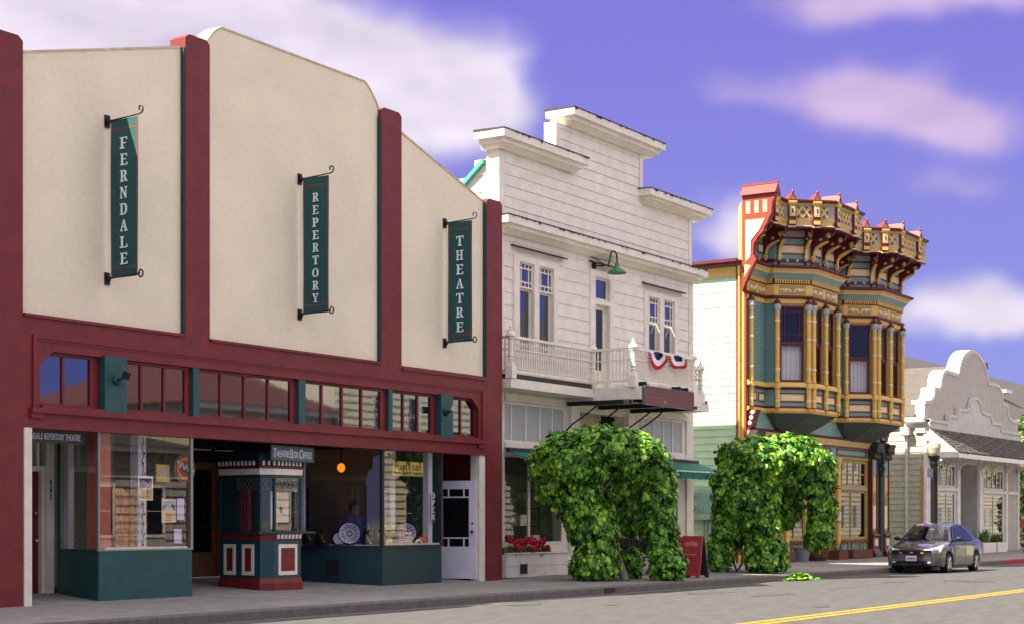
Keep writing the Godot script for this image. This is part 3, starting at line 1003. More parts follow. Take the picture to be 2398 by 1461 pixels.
# ---------------------------------------------------------------- box office booth
func box_office() -> void:
	var B := thing("ticket_booth", "teal and red ticket booth with cream panels standing in the theatre entrance", "ticket booth", Vector3(23.2, 0.17, -0.9))
	var pl := [Vector2(22.72, -1.5), Vector2(22.66, -0.45), Vector2(22.88, -0.3), Vector2(23.62, -0.3), Vector2(23.75, -1.5)]
	var lay := func(called: String, o0: float, o1: float, y0: float, y1: float, m: Material) -> void:
		var s := S()
		var a := offset_line(pl, o0)
		pull(s, a, "y", y0, y0 + 0.001)
		var b := offset_line(pl, o1)
		for k in a.size():
			var p: Vector2 = a[k]
			var q: Vector2 = a[(k + 1) % a.size()]
			var r: Vector2 = b[(k + 1) % a.size()]
			var t: Vector2 = b[k]
			fquad(s, Vector3(p.x, y0, p.y), Vector3(q.x, y0, q.y), Vector3(r.x, y1, r.y), Vector3(t.x, y1, t.y), Vector3(23.2, (y0 + y1) / 2, -0.9))
		pull(s, b, "y", y1 - 0.001, y1)
		part(B, called, s, m)
	lay.call("plinth", 0.035, 0.035, 0.14, 0.3, M.red)
	lay.call("plinth_step", 0.03, 0.005, 0.301, 0.4, M.red)
	lay.call("lower_body", 0.0, 0.0, 0.401, 1.1, M.booth_teal)
	lay.call("counter_band", 0.012, 0.03, 1.101, 1.215, M.red)
	lay.call("counter", 0.08, 0.08, 1.216, 1.255, M.booth_teal)
	lay.call("lintel", 0.0, 0.0, 2.24, 2.3, M.teal_dark)
	lay.call("cream_band", 0.02, 0.03, 2.301, 2.41, M.trim_warm)
	lay.call("red_band", 0.035, 0.035, 2.411, 2.45, M.red)
	lay.call("cornice_band", 0.04, 0.06, 2.451, 2.57, M.black)
	lay.call("roof", 0.09, 0.02, 2.571, 2.72, M.teal_dark)
	bx(B, "counter", M.booth_teal, 23.6, 24.0, 1.217, 1.25, -0.6, -0.25)
	# corner posts and glass
	for p in pl:
		bx(B, "corner_post", M.booth_teal, p.x - 0.025, p.x + 0.025, 1.256, 2.24, p.y - 0.025, p.y + 0.025)
	for k in 3:
		XF = frame_of(pl[k], pl[k + 1])
		var w: float = (pl[k + 1] - pl[k]).length()
		var x0 := 0.45 if k == 0 else 0.03
		if k == 0:
			bx(B, "side_panel", M.teal_dark, 0.03, 0.45, 1.256, 2.24, -0.04, -0.01)
		bx(B, "pane", M.glass, x0, w - 0.03, 1.256, 2.24, -0.02, -0.014)
		# etched frieze along the top of the glass
		var s := S()
		var x := x0 + 0.02
		while x < w - 0.09:
			for t in [[0.0, 0.0, 0.05, 0.07], [0.05, 0.07, 0.0, 0.14], [0.05, 0.07, 0.1, 0.0], [0.05, 0.07, 0.1, 0.14]]:
				var a := Vector2(x + t[0], 2.06 + t[1])
				var b := Vector2(x + t[2], 2.06 + t[3])
				var n := (b - a).orthogonal().normalized() * 0.009
				pull(s, [a - n, b - n, b + n, a + n], "z", -0.013, -0.009)
			x += 0.115
		boxes(s, [[x0, w - 0.03, 2.035, 2.048, -0.013, -0.009], [x0, w - 0.03, 2.215, 2.228, -0.013, -0.009]])
		part(B, "frieze", s, M.sign_grey)
		# dentils
		x = 0.03
		while x < w - 0.03:
			var dn := S()
			pull(dn, [[0.045, 2.47], [0.075, 2.47], [0.075, 2.55], [0.045, 2.55]], "x", x, x + 0.04)
			part(B, "dentil", dn, M.trim_warm)
			if k == 2:
				dn = S()
				pull(dn, [[0.025, 1.12], [0.06, 1.12], [0.075, 1.2], [0.025, 1.2]], "x", x, x + 0.045)
				part(B, "dentil", dn, M.trim_warm)
			x += 0.1
		var pan := [[0.12, 0.42], [0.6, 0.9]] if k == 0 else [[0.1, 0.62]] if k == 2 else []
		for q in pan:
			var f := S()
			wall(f, q[0], q[1], 0.45, 1.02, 0.0, 0.022, [[q[0] + 0.06, q[1] - 0.06, 0.52, 0.95]])
			var fr := part(B, "panel_frame", f, M.trim_warm)
			bx(fr, "panel", M.red, q[0] + 0.06, q[1] - 0.06, 0.52, 0.95, 0.0, 0.008)
	XF = Transform3D.IDENTITY
	# inside: speaking board with a round hole, curtain, ticket machine
	var s := S()
	var ring := []
	for k in 25:
		var a := TAU * k / 24.0 + PI / 2
		ring.append(Vector2(23.38 + 0.05 * cos(a), 1.62 + 0.075 * sin(a)))
	ring.reverse()
	pull(s, [Vector2(23.38, 2.0), Vector2(23.1, 2.0), Vector2(23.1, 1.3), Vector2(23.6, 1.3), Vector2(23.6, 2.0)] , "z", -0.6, -0.58)
	part(B, "speaking_board", s, M.trim_warm)
	pull_hole(B)
	var cs := S()
	for k in 12:
		lathe(cs, Vector3(22.78 + 0.03 * sin(k * 1.7), 0, -1.05 + k * 0.022), [[0.02, 1.26], [0.022, 2.05]], 6)
	part(B, "curtain", cs, M.red_dark)
	bxs(B, "ticket_machine", M.black, [[23.26, 23.44, 1.257, 1.42, -0.55, -0.42], [23.48, 23.6, 1.257, 1.31, -0.5, -0.38]])
	bx(B, "back_wall", M.dark, 22.74, 23.73, 1.256, 2.24, -1.48, -1.45)


func pull_hole(B: Node3D) -> void:
	var s := S()
	var disc := []
	for k in 20:
		disc.append(Vector2(23.38 + 0.045 * cos(TAU * k / 20), 1.66 + 0.06 * sin(TAU * k / 20)))
	pull(s, disc, "z", -0.585, -0.574)
	part(B, "speaking_hole", s, M.black)


# ---------------------------------------------------------------- what hangs on the theatre
func theatre_fittings() -> void:
	for q in [["FERNDALE", 18.59, 7.86, 5.33, "leftmost panel", 0.40], ["REPERTORY", 23.33, 7.76, 5.26, "middle panel", 0.31], ["THEATRE", 27.96, 7.65, 5.16, "rightmost panel", 0.40]]:
		var b := thing("hanging_banner", "dark green banner lettered %s hung from scrolled iron brackets" % q[0], "banner", Vector3(q[1], (q[2] + q[3]) / 2, 0), "green banners across the theatre front")
		XF = frame_of(Vector2(q[1], -0.09), Vector2(q[1], 1.0))
		var top: float = q[2]
		var bot: float = q[3]
		# gently waving cloth
		var s := S()
		var e := S()
		var N := 14
		for j in N:
			for k in 6:
				var xs := [0.1 + 0.6 * k / 6.0, 0.1 + 0.6 * (k + 1) / 6.0]
				var ys := [lerpf(bot, top, float(j) / N), lerpf(bot, top, float(j + 1) / N)]
				var pt := func(x: float, y: float, o: float) -> Vector3:
					return Vector3(x, y, o + 0.012 * sin(y * 2.1 + q[1]) * sin(x * 5.0))
				fquad(s, pt.call(xs[0], ys[0], 0.0), pt.call(xs[1], ys[0], 0.0), pt.call(xs[1], ys[1], 0.0), pt.call(xs[0], ys[1], 0.0), Vector3(0.4, (ys[0] + ys[1]) / 2, -3))
				fquad(s, pt.call(xs[0], ys[0], -0.006), pt.call(xs[1], ys[0], -0.006), pt.call(xs[1], ys[1], -0.006), pt.call(xs[0], ys[1], -0.006), Vector3(0.4, (ys[0] + ys[1]) / 2, 3))
				if k == 0 or k == 5:
					var xa: float = 0.1 if k == 0 else 0.672
					fquad(e, pt.call(xa, ys[0], 0.003), pt.call(xa + 0.028, ys[0], 0.003), pt.call(xa + 0.028, ys[1], 0.003), pt.call(xa, ys[1], 0.003), Vector3(0.4, ys[0], -3))
				if j == 1 or j == N - 2:
					var ya: float = bot + 0.14 if j == 1 else top - 0.17
					fquad(e, pt.call(xs[0], ya, 0.003), pt.call(xs[1], ya, 0.003), pt.call(xs[1], ya + 0.028, 0.003), pt.call(xs[0], ya + 0.028, 0.003), Vector3(0.4, ya, -3))
		var cloth := part(b, "cloth", s, M.banner)
		part(cloth, "border", e, M.banner_edge)
		var word: String = q[0]
		var step: float = (top - bot - 0.42) / word.length()
		for k in word.length():
			words(cloth, "letter", word[k], M.letters, Vector3(0.4, top - 0.26 - step * (k + 0.5), 0.012), step * 0.72, step * (0.36 if word[k] == "I" else 0.62), "Droid Serif", 0.006)
		for y in [top, bot]:
			var br := S()
			box(br, 0.0, 0.03, y - 0.1, y + 0.1, -0.05, 0.05)
			var pts := [Vector3(0.02, y - (0.0 if y == top else 0.0), 0), Vector3(0.4, y + 0.015, 0), Vector3(0.72, y + 0.03, 0)]
			for k in 15:
				var a := -PI / 2 + k * 0.42
				var r := 0.075 * (1.0 - k / 19.0)
				pts.append(Vector3(0.76 + r * cos(a), y + (0.11 if y == top else 0.02) * 1.0 + r * sin(a) * (1.0 if y == top else -1.0), 0))
			tube(br, pts, 0.013, 6)
			ball(br, Vector3(0.05, y, 0), Vector3(0.04, 0.06, 0.04), 8, 6)
			part(b, "bracket", br, M.iron)
		XF = Transform3D.IDENTITY
	# floodlights on the teal panels
	for q in [[18.66, 3.7, M.teal_dark, M.iron, "teal floodlight with black head on wide teal panel, theatre front left"], [27.8, 3.7, M.iron, M.chrome, "small floodlight with pale metal head on teal panel, theatre front right"]]:
		var f := thing("floodlight", q[4], "floodlight", Vector3(q[0], q[1], 0.06), "floodlights on the theatre front")
		var s := S()
		lathe(s, Vector3.ZERO, [[0.0, 0], [0.075, 0], [0.075, 0.03], [0.05, 0.06], [0.0, 0.06]], 14)
		XF = Transform3D(Basis(Vector3.RIGHT, PI / 2), Vector3(q[0], q[1], 0.055))
		part(f, "base", s, q[2])
		XF = Transform3D.IDENTITY
		s = S()
		tube(s, [Vector3(q[0], q[1], 0.1), Vector3(q[0], q[1] + 0.02, 0.16), Vector3(q[0] + 0.03, q[1] + 0.05, 0.2)], 0.02, 8)
		part(f, "arm", s, q[2])
		XF = Transform3D(Basis(Vector3.UP, 0.6) * Basis(Vector3.RIGHT, 0.35), Vector3(q[0] + 0.03, q[1] + 0.07, 0.25))
		s = S()
		pull(s, [[-0.07, -0.05], [0.07, -0.05], [0.09, 0.06], [-0.09, 0.06]], "z", -0.05, 0.05)
		part(f, "head", s, q[3])
		XF = Transform3D.IDENTITY
	# signs
	var g := thing("theatre_sign", "narrow dark sign with pale theatre lettering above the red corner door", "sign", Vector3(17.6, 2.67, -0.25))
	bx(g, "board", M.sign_dark, 16.99, 18.28, 2.665, 2.862, -0.28, -0.25)
	words(g, "lettering", "FERNDALE REPERTORY THEATRE", M.letters, Vector3(17.62, 2.765, -0.246), 0.1, 1.12, "Droid Sans", 0.006, false)
	g = thing("box_office_sign", "grey hanging sign reading Theatre Box Office above the ticket booth", "sign", Vector3(23.25, 2.6, -0.2))
	XF = Transform3D(Basis(Vector3.BACK, -0.012), Vector3(23.25, 2.69, -0.18))
	bx(g, "board", M.sign_grey, -0.59, 0.59, -0.125, 0.125, -0.03, 0.0)
	bxs(g, "border", M.sign_dark, [[-0.61, 0.61, 0.125, 0.145, -0.04, 0.012], [-0.61, 0.61, -0.145, -0.125, -0.04, 0.012], [-0.61, -0.59, -0.125, 0.125, -0.04, 0.012], [0.59, 0.61, -0.125, 0.125, -0.04, 0.012]])
	words(g, "lettering", "T", M.letters, Vector3(-0.50, 0.0, 0.006), 0.17, 0.09, "Droid Sans", 0.008, false)
	words(g, "lettering", "HEATRE", M.letters, Vector3(-0.27, -0.012, 0.006), 0.12, 0.34, "Droid Sans", 0.008, false)
	words(g, "lettering", "B", M.letters, Vector3(-0.035, 0.0, 0.006), 0.17, 0.08, "Droid Sans", 0.008, false)
	words(g, "lettering", "OX", M.letters, Vector3(0.085, -0.012, 0.006), 0.12, 0.12, "Droid Sans", 0.008, false)
	words(g, "lettering", "O", M.letters, Vector3(0.245, 0.0, 0.006), 0.17, 0.11, "Droid Sans", 0.008, false)
	words(g, "lettering", "FFICE", M.letters, Vector3(0.425, -0.012, 0.006), 0.12, 0.22, "Droid Sans", 0.008, false)
	XF = Transform3D.IDENTITY
	each(g, "hanger", M.iron, [[22.85, 22.87, 2.83, 2.99, -0.2, -0.185], [23.65, 23.67, 2.83, 2.99, -0.2, -0.185]])
	g = thing("shop_sign", "yellow sign reading The Pearly Gait hanging inside the right shop window", "sign", Vector3(26.9, 2.4, -0.25))
	bx(g, "board", M.sign_yellow, 26.4, 27.44, 2.37, 2.66, -0.27, -0.25)
	words(g, "lettering", "THE", M.letters_dark, Vector3(26.92, 2.625, -0.247), 0.06, 0.17)
	words(g, "lettering", "PEARLY GAIT", M.letters_dark, Vector3(26.92, 2.535, -0.247), 0.11, 0.92)
	words(g, "lettering", "Pearls Shells & Ceramics", M.letters_dark, Vector3(26.92, 2.425, -0.247), 0.075, 0.98, "Droid Serif", 0.006, false)
	for x in [26.52, 27.32]:
		var s := S()
		tube(s, [Vector3(x, 2.62, -0.245), Vector3(x, 2.74, -0.25), Vector3(x, 3.1, -0.26)], 0.006, 6)
		ball(s, Vector3(x, 2.64, -0.243), Vector3(0.025, 0.03, 0.01), 8, 6)
		part(g, "hook", s, M.iron)
	g = thing("open_sign", "vertical blue OPEN sign in the right shop window", "sign", Vector3(27.75, 1.45, -0.22))
	for k in 4:
		words(g, "letter", "OPEN"[k], M.fabric_white, Vector3(27.74, 1.98 - k * 0.15, -0.215), 0.13, 0.11, "Droid Serif", 0.01)
	var s := S()
	tube(s, [Vector3(27.65, 2.0, -0.22), Vector3(27.65, 1.44, -0.22), Vector3(27.74, 1.4, -0.22), Vector3(27.83, 1.46, -0.22)], 0.009, 6)
	part(g, "outline", s, M.china_blue)
	# house number on the door trim
	g = thing("house_number", "black upright house number on cream trim beside the red corner door", "house number", Vector3(18.76, 1.9, -1.59))
	for k in 3:
		words(g, "digit", "441"[k], M.letters_dark, Vector3(18.76, 2.09 - k * 0.12, -1.595), 0.1, 0.06)
	# papers on the left shop window
	for q in [[19.31, 19.64, 1.79, 2.19, "poster", "cream poster with colourful photo on top, higher of two in left window", "paper", "paper_tan"], [19.84, 20.17, 1.42, 1.82, "poster", "tan poster with pale landscape photo, lower of two in left window", "paper_tan", "paper"], [20.2, 20.37, 1.47, 1.83, "notice", "tall lilac paper notice taped beside the tan poster", "paper_lilac", ""], [20.13, 20.31, 1.07, 1.31, "notice", "small lilac paper notice taped low in the left window", "paper_lilac", ""]]:
		var o := thing(q[4], q[5], q[4], Vector3((q[0] + q[1]) / 2, q[2], -0.117), "papers taped in the left shop window")
		bx(o, "sheet", M[q[6]], q[0], q[1], q[2], q[3], -0.119, -0.116)
		if q[7]:
			var im := Image.create_empty(96, 56, false, Image.FORMAT_RGB8)
			var warm: bool = q[7] == "paper_tan"
			for j in 56:
				for i in 96:
					var v := rng.randf()
					var c := Color(0.16, 0.16, 0.42).lerp(Color(0.75, 0.3, 0.3) if int(i / 9.0 + j / 11.0) % 3 == 0 else Color(0.85, 0.8, 0.8) if int(i / 13.0 - j / 8.0) % 2 == 0 else Color(0.15, 0.4, 0.4), 0.8 if j > 18 + 10 * sin(i * 0.13) else 0.0) if warm else Color(0.62, 0.66, 0.85).lerp(Color(0.8, 0.82, 0.84) if absf(i - 48) < j * 0.7 else Color(0.25, 0.3, 0.36), 1.0 if j > 20 + 5 * sin(i * 0.3) else 0.0)
					im.set_pixel(i, j, c * (0.85 + 0.15 * v))
			var pm := StandardMaterial3D.new()
			pm.albedo_texture = ImageTexture.create_from_image(im)
			var pq := QuadMesh.new()
			pq.size = Vector2(q[1] - q[0] - 0.05, 0.16)
			var h := mk(o, "picture", pq, pm)
			h.transform = acc(o).affine_inverse() * Transform3D(Basis.IDENTITY, Vector3((q[0] + q[1]) / 2, q[3] - 0.115, -0.1145))
			if warm:
				bx(o, "lower_sheet", M.paper_tan, q[0] + 0.02, q[1] - 0.02, q[2] + 0.02, q[3] - 0.21, -0.116, -0.1145)
			for k in 5:
				bx(o, "print_line", M.shade_wall, q[0] + 0.08 + 0.02 * (k % 2), q[1] - 0.08 - 0.015 * (k % 3), q[2] + 0.035 + k * 0.027, q[2] + 0.042 + k * 0.027, -0.1145, -0.1135)


# ---------------------------------------------------------------- goods in the theatre's two shops
func shop_displays() -> void:
	# folding screens, left window
	for q in [[19.05, 19.55, -0.75, "brown slatted folding screen standing at the left end of the left window"], [19.25, 19.5, -0.5, "brown folding screen leaf beside the pale column in the left window"]]:
		var f := thing("folding_screen", q[3], "folding screen", Vector3(q[0], 0.976, q[2]), "folding screens in the left shop window")
		for leaf in 2:
			var x0: float = q[0] - 0.1 + leaf * 0.36
			var s := S()
			var pts := [[x0, 0.976], [x0 + 0.34, 0.976]]
			for k in 9:
				var t := 1.0 - k / 8.0
				pts.append([x0 + 0.34 * t, 2.0 - 0.16 * pow(absf(t - 0.3) * 1.3, 2)])
			pull(s, pts, "z", q[2], q[2] + 0.012)
			part(f, "panel", s, M.wood_light)
			for k in 7:
				bx(f, "slat", M.wood, x0 + 0.02, x0 + 0.32, 1.05 + k * 0.125, 1.075 + k * 0.125, q[2] + 0.012, q[2] + 0.03)
			each(f, "upright", M.wood_light, [[x0, x0 + 0.025, 0.976, 1.9, q[2] - 0.01, q[2] + 0.035], [x0 + 0.315, x0 + 0.34, 0.976, 1.88, q[2] - 0.01, q[2] + 0.035]])
	var g := thing("yellow_sign", "yellow square sign with white script in the left shop window", "sign", Vector3(20.0, 2.1, -0.7))
	bx(g, "board", M.sign_yellow, 20.3, 20.62, 2.12, 2.42, -0.72, -0.7)
	var s := S()
	var pts := []
	for k in 30:
		var t := k / 29.0
		pts.append(Vector3(20.33 + 0.26 * t, 2.25 + 0.05 * t + (0.035 + 0.03 * t) * sin(t * 24), -0.69))
	tube(s, pts, 0.009, 5)
	part(g, "lettering", s, M.fabric_white)
	each(g, "hanger", M.iron, [[20.34, 20.35, 2.42, 3.1, -0.715, -0.705], [20.57, 20.58, 2.42, 3.1, -0.715, -0.705]])
	g = thing("round_sign", "round dark sign with orange ring and white script in the left shop window", "sign", Vector3(20.9, 2.1, -0.55))
	var c := Vector3(20.86, 2.36, -0.6)
	XF = Transform3D(Basis(Vector3.RIGHT, PI / 2), c)
	s = S()
	lathe(s, Vector3.ZERO, [[0, 0], [0.26, 0], [0.26, 0.02], [0, 0.02]], 28)
	part(g, "board", s, M.wood)
	s = S()
	lathe(s, Vector3.ZERO, [[0.14, 0.021], [0.2, 0.021], [0.2, 0.028], [0.14, 0.028]], 28)
	part(g, "ring", s, M.orange)
	XF = Transform3D.IDENTITY
	s = S()
	pts = []
	for k in 30:
		var t := k / 29.0
		pts.append(c + Vector3(-0.2 + 0.4 * t, 0.1 - 0.16 * t + 0.05 * sin(t * 26), 0.035))
	tube(s, pts, 0.011, 5)
	part(g, "lettering", s, M.fabric_white)
	bx(g, "hanger", M.iron, 20.855, 20.865, 2.62, 3.1, -0.595, -0.585)
	# string of lights round the left window
	s = S()
	pts = []
	for k in 40:
		pts.append(Vector3(19.71 + 0.018 * sin(k * 1.3), 2.85 - k * 0.048, -0.42))
	tube(s, pts, 0.006, 5)
	for k in 11:
		var y := 2.75 - k * 0.17
		lathe(s, Vector3(19.71 + 0.03 * (k % 2), y, -0.41), [[0.0, -0.025], [0.012, -0.01], [0.01, 0.02], [0, 0.022]], 6)
	solo("light_string", "dark string of small bulbs hanging down the pale column, left window", "string lights", s, M.iron)
	for q in [[21.15, 1.3], [20.75, 1.15]]:
		pass
	# fan in the lobby ceiling
	g = thing("ceiling_fan", "pale ceiling fan under the dark lobby ceiling behind the booth", "ceiling fan", Vector3(22.9, 2.75, -1.9))
	each(g, "blade", M.trim, [[22.35, 22.85, 2.78, 2.795, -1.96, -1.84]])
	each(g, "blade", M.trim, [[22.95, 23.45, 2.78, 2.795, -1.96, -1.84]])
	s = S()
	lathe(s, Vector3(22.9, 0, -1.9), [[0, 2.74], [0.08, 2.75], [0.08, 2.83], [0.015, 2.85], [0.015, 3.12]], 10)
	part(g, "motor", s, M.iron)
	# lit globe lamp in the right shop
	g = thing("globe_lamp", "round orange lit globe lamp hanging in the dark right shop", "lamp", Vector3(27.6, 2.55, -2.6))
	s = S()
	ball(s, Vector3(27.66, 2.6, -2.6), Vector3(0.085, 0.1, 0.085), 16, 12)
	part(g, "globe", s, M.lamp_glow)
	s = S()
	tube(s, [Vector3(27.66, 2.69, -2.6), Vector3(27.66, 3.12, -2.6)], 0.012, 6)
	part(g, "cord", s, M.iron)
	var l := OmniLight3D.new()
	l.name = "lamp_light"
	l.light_color = Color(1.0, 0.62, 0.25)
	l.light_energy = 0.012
	l.light_size = 0.1
	l.omni_range = 9
	l.omni_attenuation = 2.0
	l.shadow_enabled = true
	g.add_child(l)
	l.position = Vector3(27.66, 2.6, -2.6) - g.position
	# white glazed cabinet and shelves at the back
	g = thing("display_cabinet", "pale glazed cabinet standing at the back of the right shop", "cabinet", Vector3(28, 0.14, -4))
	bxs(g, "frame", M.sign_grey, [[27.9, 27.98, 0.14, 2.2, -4.3, -4.2], [28.4, 28.48, 0.14, 2.2, -4.3, -4.2], [27.98, 28.4, 2.1, 2.2, -4.3, -4.2], [27.98, 28.4, 0.14, 0.3, -4.3, -4.2], [27.98, 28.4, 1.2, 1.26, -4.3, -4.2]])
	bx(g, "back", M.dark, 27.9, 28.48, 0.14, 2.2, -4.7, -4.65)
	g = thing("shelf_rack", "dark shelf rack with jars at the back left of the right shop", "shelf", Vector3(26.6, 0.14, -4.3))
	for k in 4:
		bx(g, "shelf", M.shop_wall, 26.2, 27.7, 0.6 + k * 0.5, 0.63 + k * 0.5, -4.6, -4.3)
	each(g, "upright", M.shop_wall, [[26.2, 26.24, 0.14, 2.3, -4.6, -4.3], [27.66, 27.7, 0.14, 2.3, -4.6, -4.3]])
	for k in 9:
		s = S()
		lathe(s, Vector3(26.35 + k * 0.15, 2.131 if k % 2 else 1.631, -4.45), [[0, 0], [0.05, 0], [0.055, 0.16], [0.03, 0.2], [0.03, 0.24], [0, 0.24]], 9)
		part(g, "jar", s, M.opp_grey)
	# plates in the right window
	for q in [[25.72, 1.2, -0.82, 0.21, "china", "large blue and white plate on a stand in the right shop window"], [25.55, 1.09, -0.95, 0.115, "china", "small blue and white plate leaning before the large plate"], [27.05, 1.2, -0.4, 0.2, "china_black", "black and white oval plate beside the starfish in the right window"]]:
		g = thing("plate", q[5], "plate", Vector3(q[0], q[1] - q[3], q[2]), "plates in the right shop window")
		XF = Transform3D(Basis(Vector3.UP, -0.75) * Basis(Vector3.RIGHT, PI / 2 - 0.22), Vector3(q[0], q[1], q[2]))
		var r: float = q[3]
		s = S()
		lathe(s, Vector3.ZERO, [[0, 0], [r * 0.6, 0.0], [r, 0.03], [r, 0.036], [r * 0.6, 0.01], [0, 0.01]], 24)
		part(g, "dish", s, M.china)
		s = S()
		for k in 14:
			var a := TAU * k / 14
			ball(s, Vector3(cos(a) * r * 0.78, 0.023, sin(a) * r * 0.78), Vector3(r * 0.13, 0.004, r * 0.1), 7, 4)
		lathe(s, Vector3.ZERO, [[r * 0.52, 0.011], [r * 0.6, 0.012], [r * 0.6, 0.015], [r * 0.52, 0.014]], 24)
		for k in 7:
			var a := TAU * k / 7 + 0.4
			ball(s, Vector3(cos(a) * r * 0.26, 0.013, sin(a) * r * 0.26), Vector3(r * 0.14, 0.004, r * 0.1), 7, 4)
		part(g, "painted_pattern", s, M[q[4] + "_blue" if q[4] == "china" else q[4]])
		XF = Transform3D.IDENTITY
		bx(g, "stand", M.wood, q[0] - 0.04, q[0] + 0.08, 0.973, 1.0, q[2] - 0.1, q[2] + 0.06)
	# necklace busts
	for q in [[25.42, -1.25, 0.2, "black velvet necklace bust with gold chain at the left of the right window"], [26.02, -0.55, 0.17, "narrow black earring stand between the plate and the pearl necklace"], [26.3, -0.5, 0.22, "black velvet bust wearing white pearl necklace in the right window"], [26.45, -0.85, 0.34, "tall black display stand behind the window corner, right shop"], [25.3, -1.5, 0.24, "black display bust in the far left corner of the right window"]]:
		g = thing("necklace_bust", q[3], "jewellery stand", Vector3(q[0], 0.973, q[1]), "jewellery stands in the right shop window")
		var h: float = q[2] * 1.6
		s = S()
		lathe(s, Vector3(q[0], 0.973, q[1]), [[0, 0], [0.14, 0], [0.15, h * 0.45], [0.13, h * 0.6], [0.05, h * 0.75], [0.045, h], [0, h]], 12)
		part(g, "bust", s, M.velvet)
		s = S()
		for k in 15:
			var a := PI * k / 14.0
			ball(s, Vector3(q[0] - 0.13 + 0.1 * cos(a), 0.973 + h * 0.72 - 0.17 * sin(a), q[1] + 0.06 + 0.08 * sin(a) - 0.05 * cos(a)), Vector3.ONE * 0.011, 6, 4)
		part(g, "necklace", s, M.gold_metal if q[1] < -1.0 else M.pearl)
	g = thing("coral", "pale yellow branching coral on a low stand in the right window", "coral", Vector3(26.35, 1.2, -0.4))
	s = S()
	for k in 46:
		var d := Vector3(rng.randfn(), absf(rng.randfn()) * 0.8, rng.randfn() * 0.6).normalized()
		ball(s, Vector3(26.36, 1.27, -0.36) + d * rng.randf_range(0.03, 0.16), Vector3.ONE * rng.randf_range(0.025, 0.05), 6, 4)
	part(g, "branch", s, M.coral)
	bxs(g, "stand", M.glass_dark, [[26.16, 26.6, 1.2, 1.215, -0.5, -0.22], [26.2, 26.22, 0.973, 1.2, -0.4, -0.3], [26.54, 26.56, 0.973, 1.2, -0.4, -0.3]])
	s = S()
	for k in 22:
		var d := Vector3(rng.randfn(), absf(rng.randfn()), rng.randfn()).normalized()
		ball(s, Vector3(26.38, 1.02, -0.34) + d * 0.05, Vector3.ONE * rng.randf_range(0.03, 0.05), 6, 4)
	solo("shell", "cream sea shell lying under the coral stand", "shell", s, M.coral)
	s = S()
	for k in 5:
		var a := TAU * k / 5 + 0.3
		var tip := Vector3(27.5 + cos(a) * 0.17, 1.08 + sin(a) * 0.14, -0.3)
		tube(s, [Vector3(27.5, 1.07, -0.3), tip.lerp(Vector3(27.5, 1.07, -0.3), 0.4), tip], 0.04, 7, 0.008)
	solo("starfish", "orange starfish leaning in the right shop window", "starfish", s, M.orange)
	s = S()
	tube(s, [Vector3(27.22, 1.0, -0.28), Vector3(27.28, 1.05, -0.28), Vector3(27.36, 1.06, -0.28), Vector3(27.42, 1.0, -0.28)], 0.04, 8, 0.02)
	solo("conch_shell", "white and orange conch shell beside the starfish", "shell", s, M.coral)
	s = S()
	lathe(s, Vector3(26.68, 0.973, -0.3), [[0, 0], [0.06, 0], [0.075, 0.1], [0.05, 0.22], [0.06, 0.26], [0, 0.26]], 12)
	solo("blue_vase", "small blue glass vase in the right shop window", "vase", s, M.blue_glass)
	s = S()
	lathe(s, Vector3(26.88, 0.973, -0.42), [[0, 0], [0.08, 0], [0.09, 0.15], [0.06, 0.28], [0, 0.3]], 12)
	solo("orange_vase", "orange vase standing beside the black and white plate", "vase", s, M.orange)


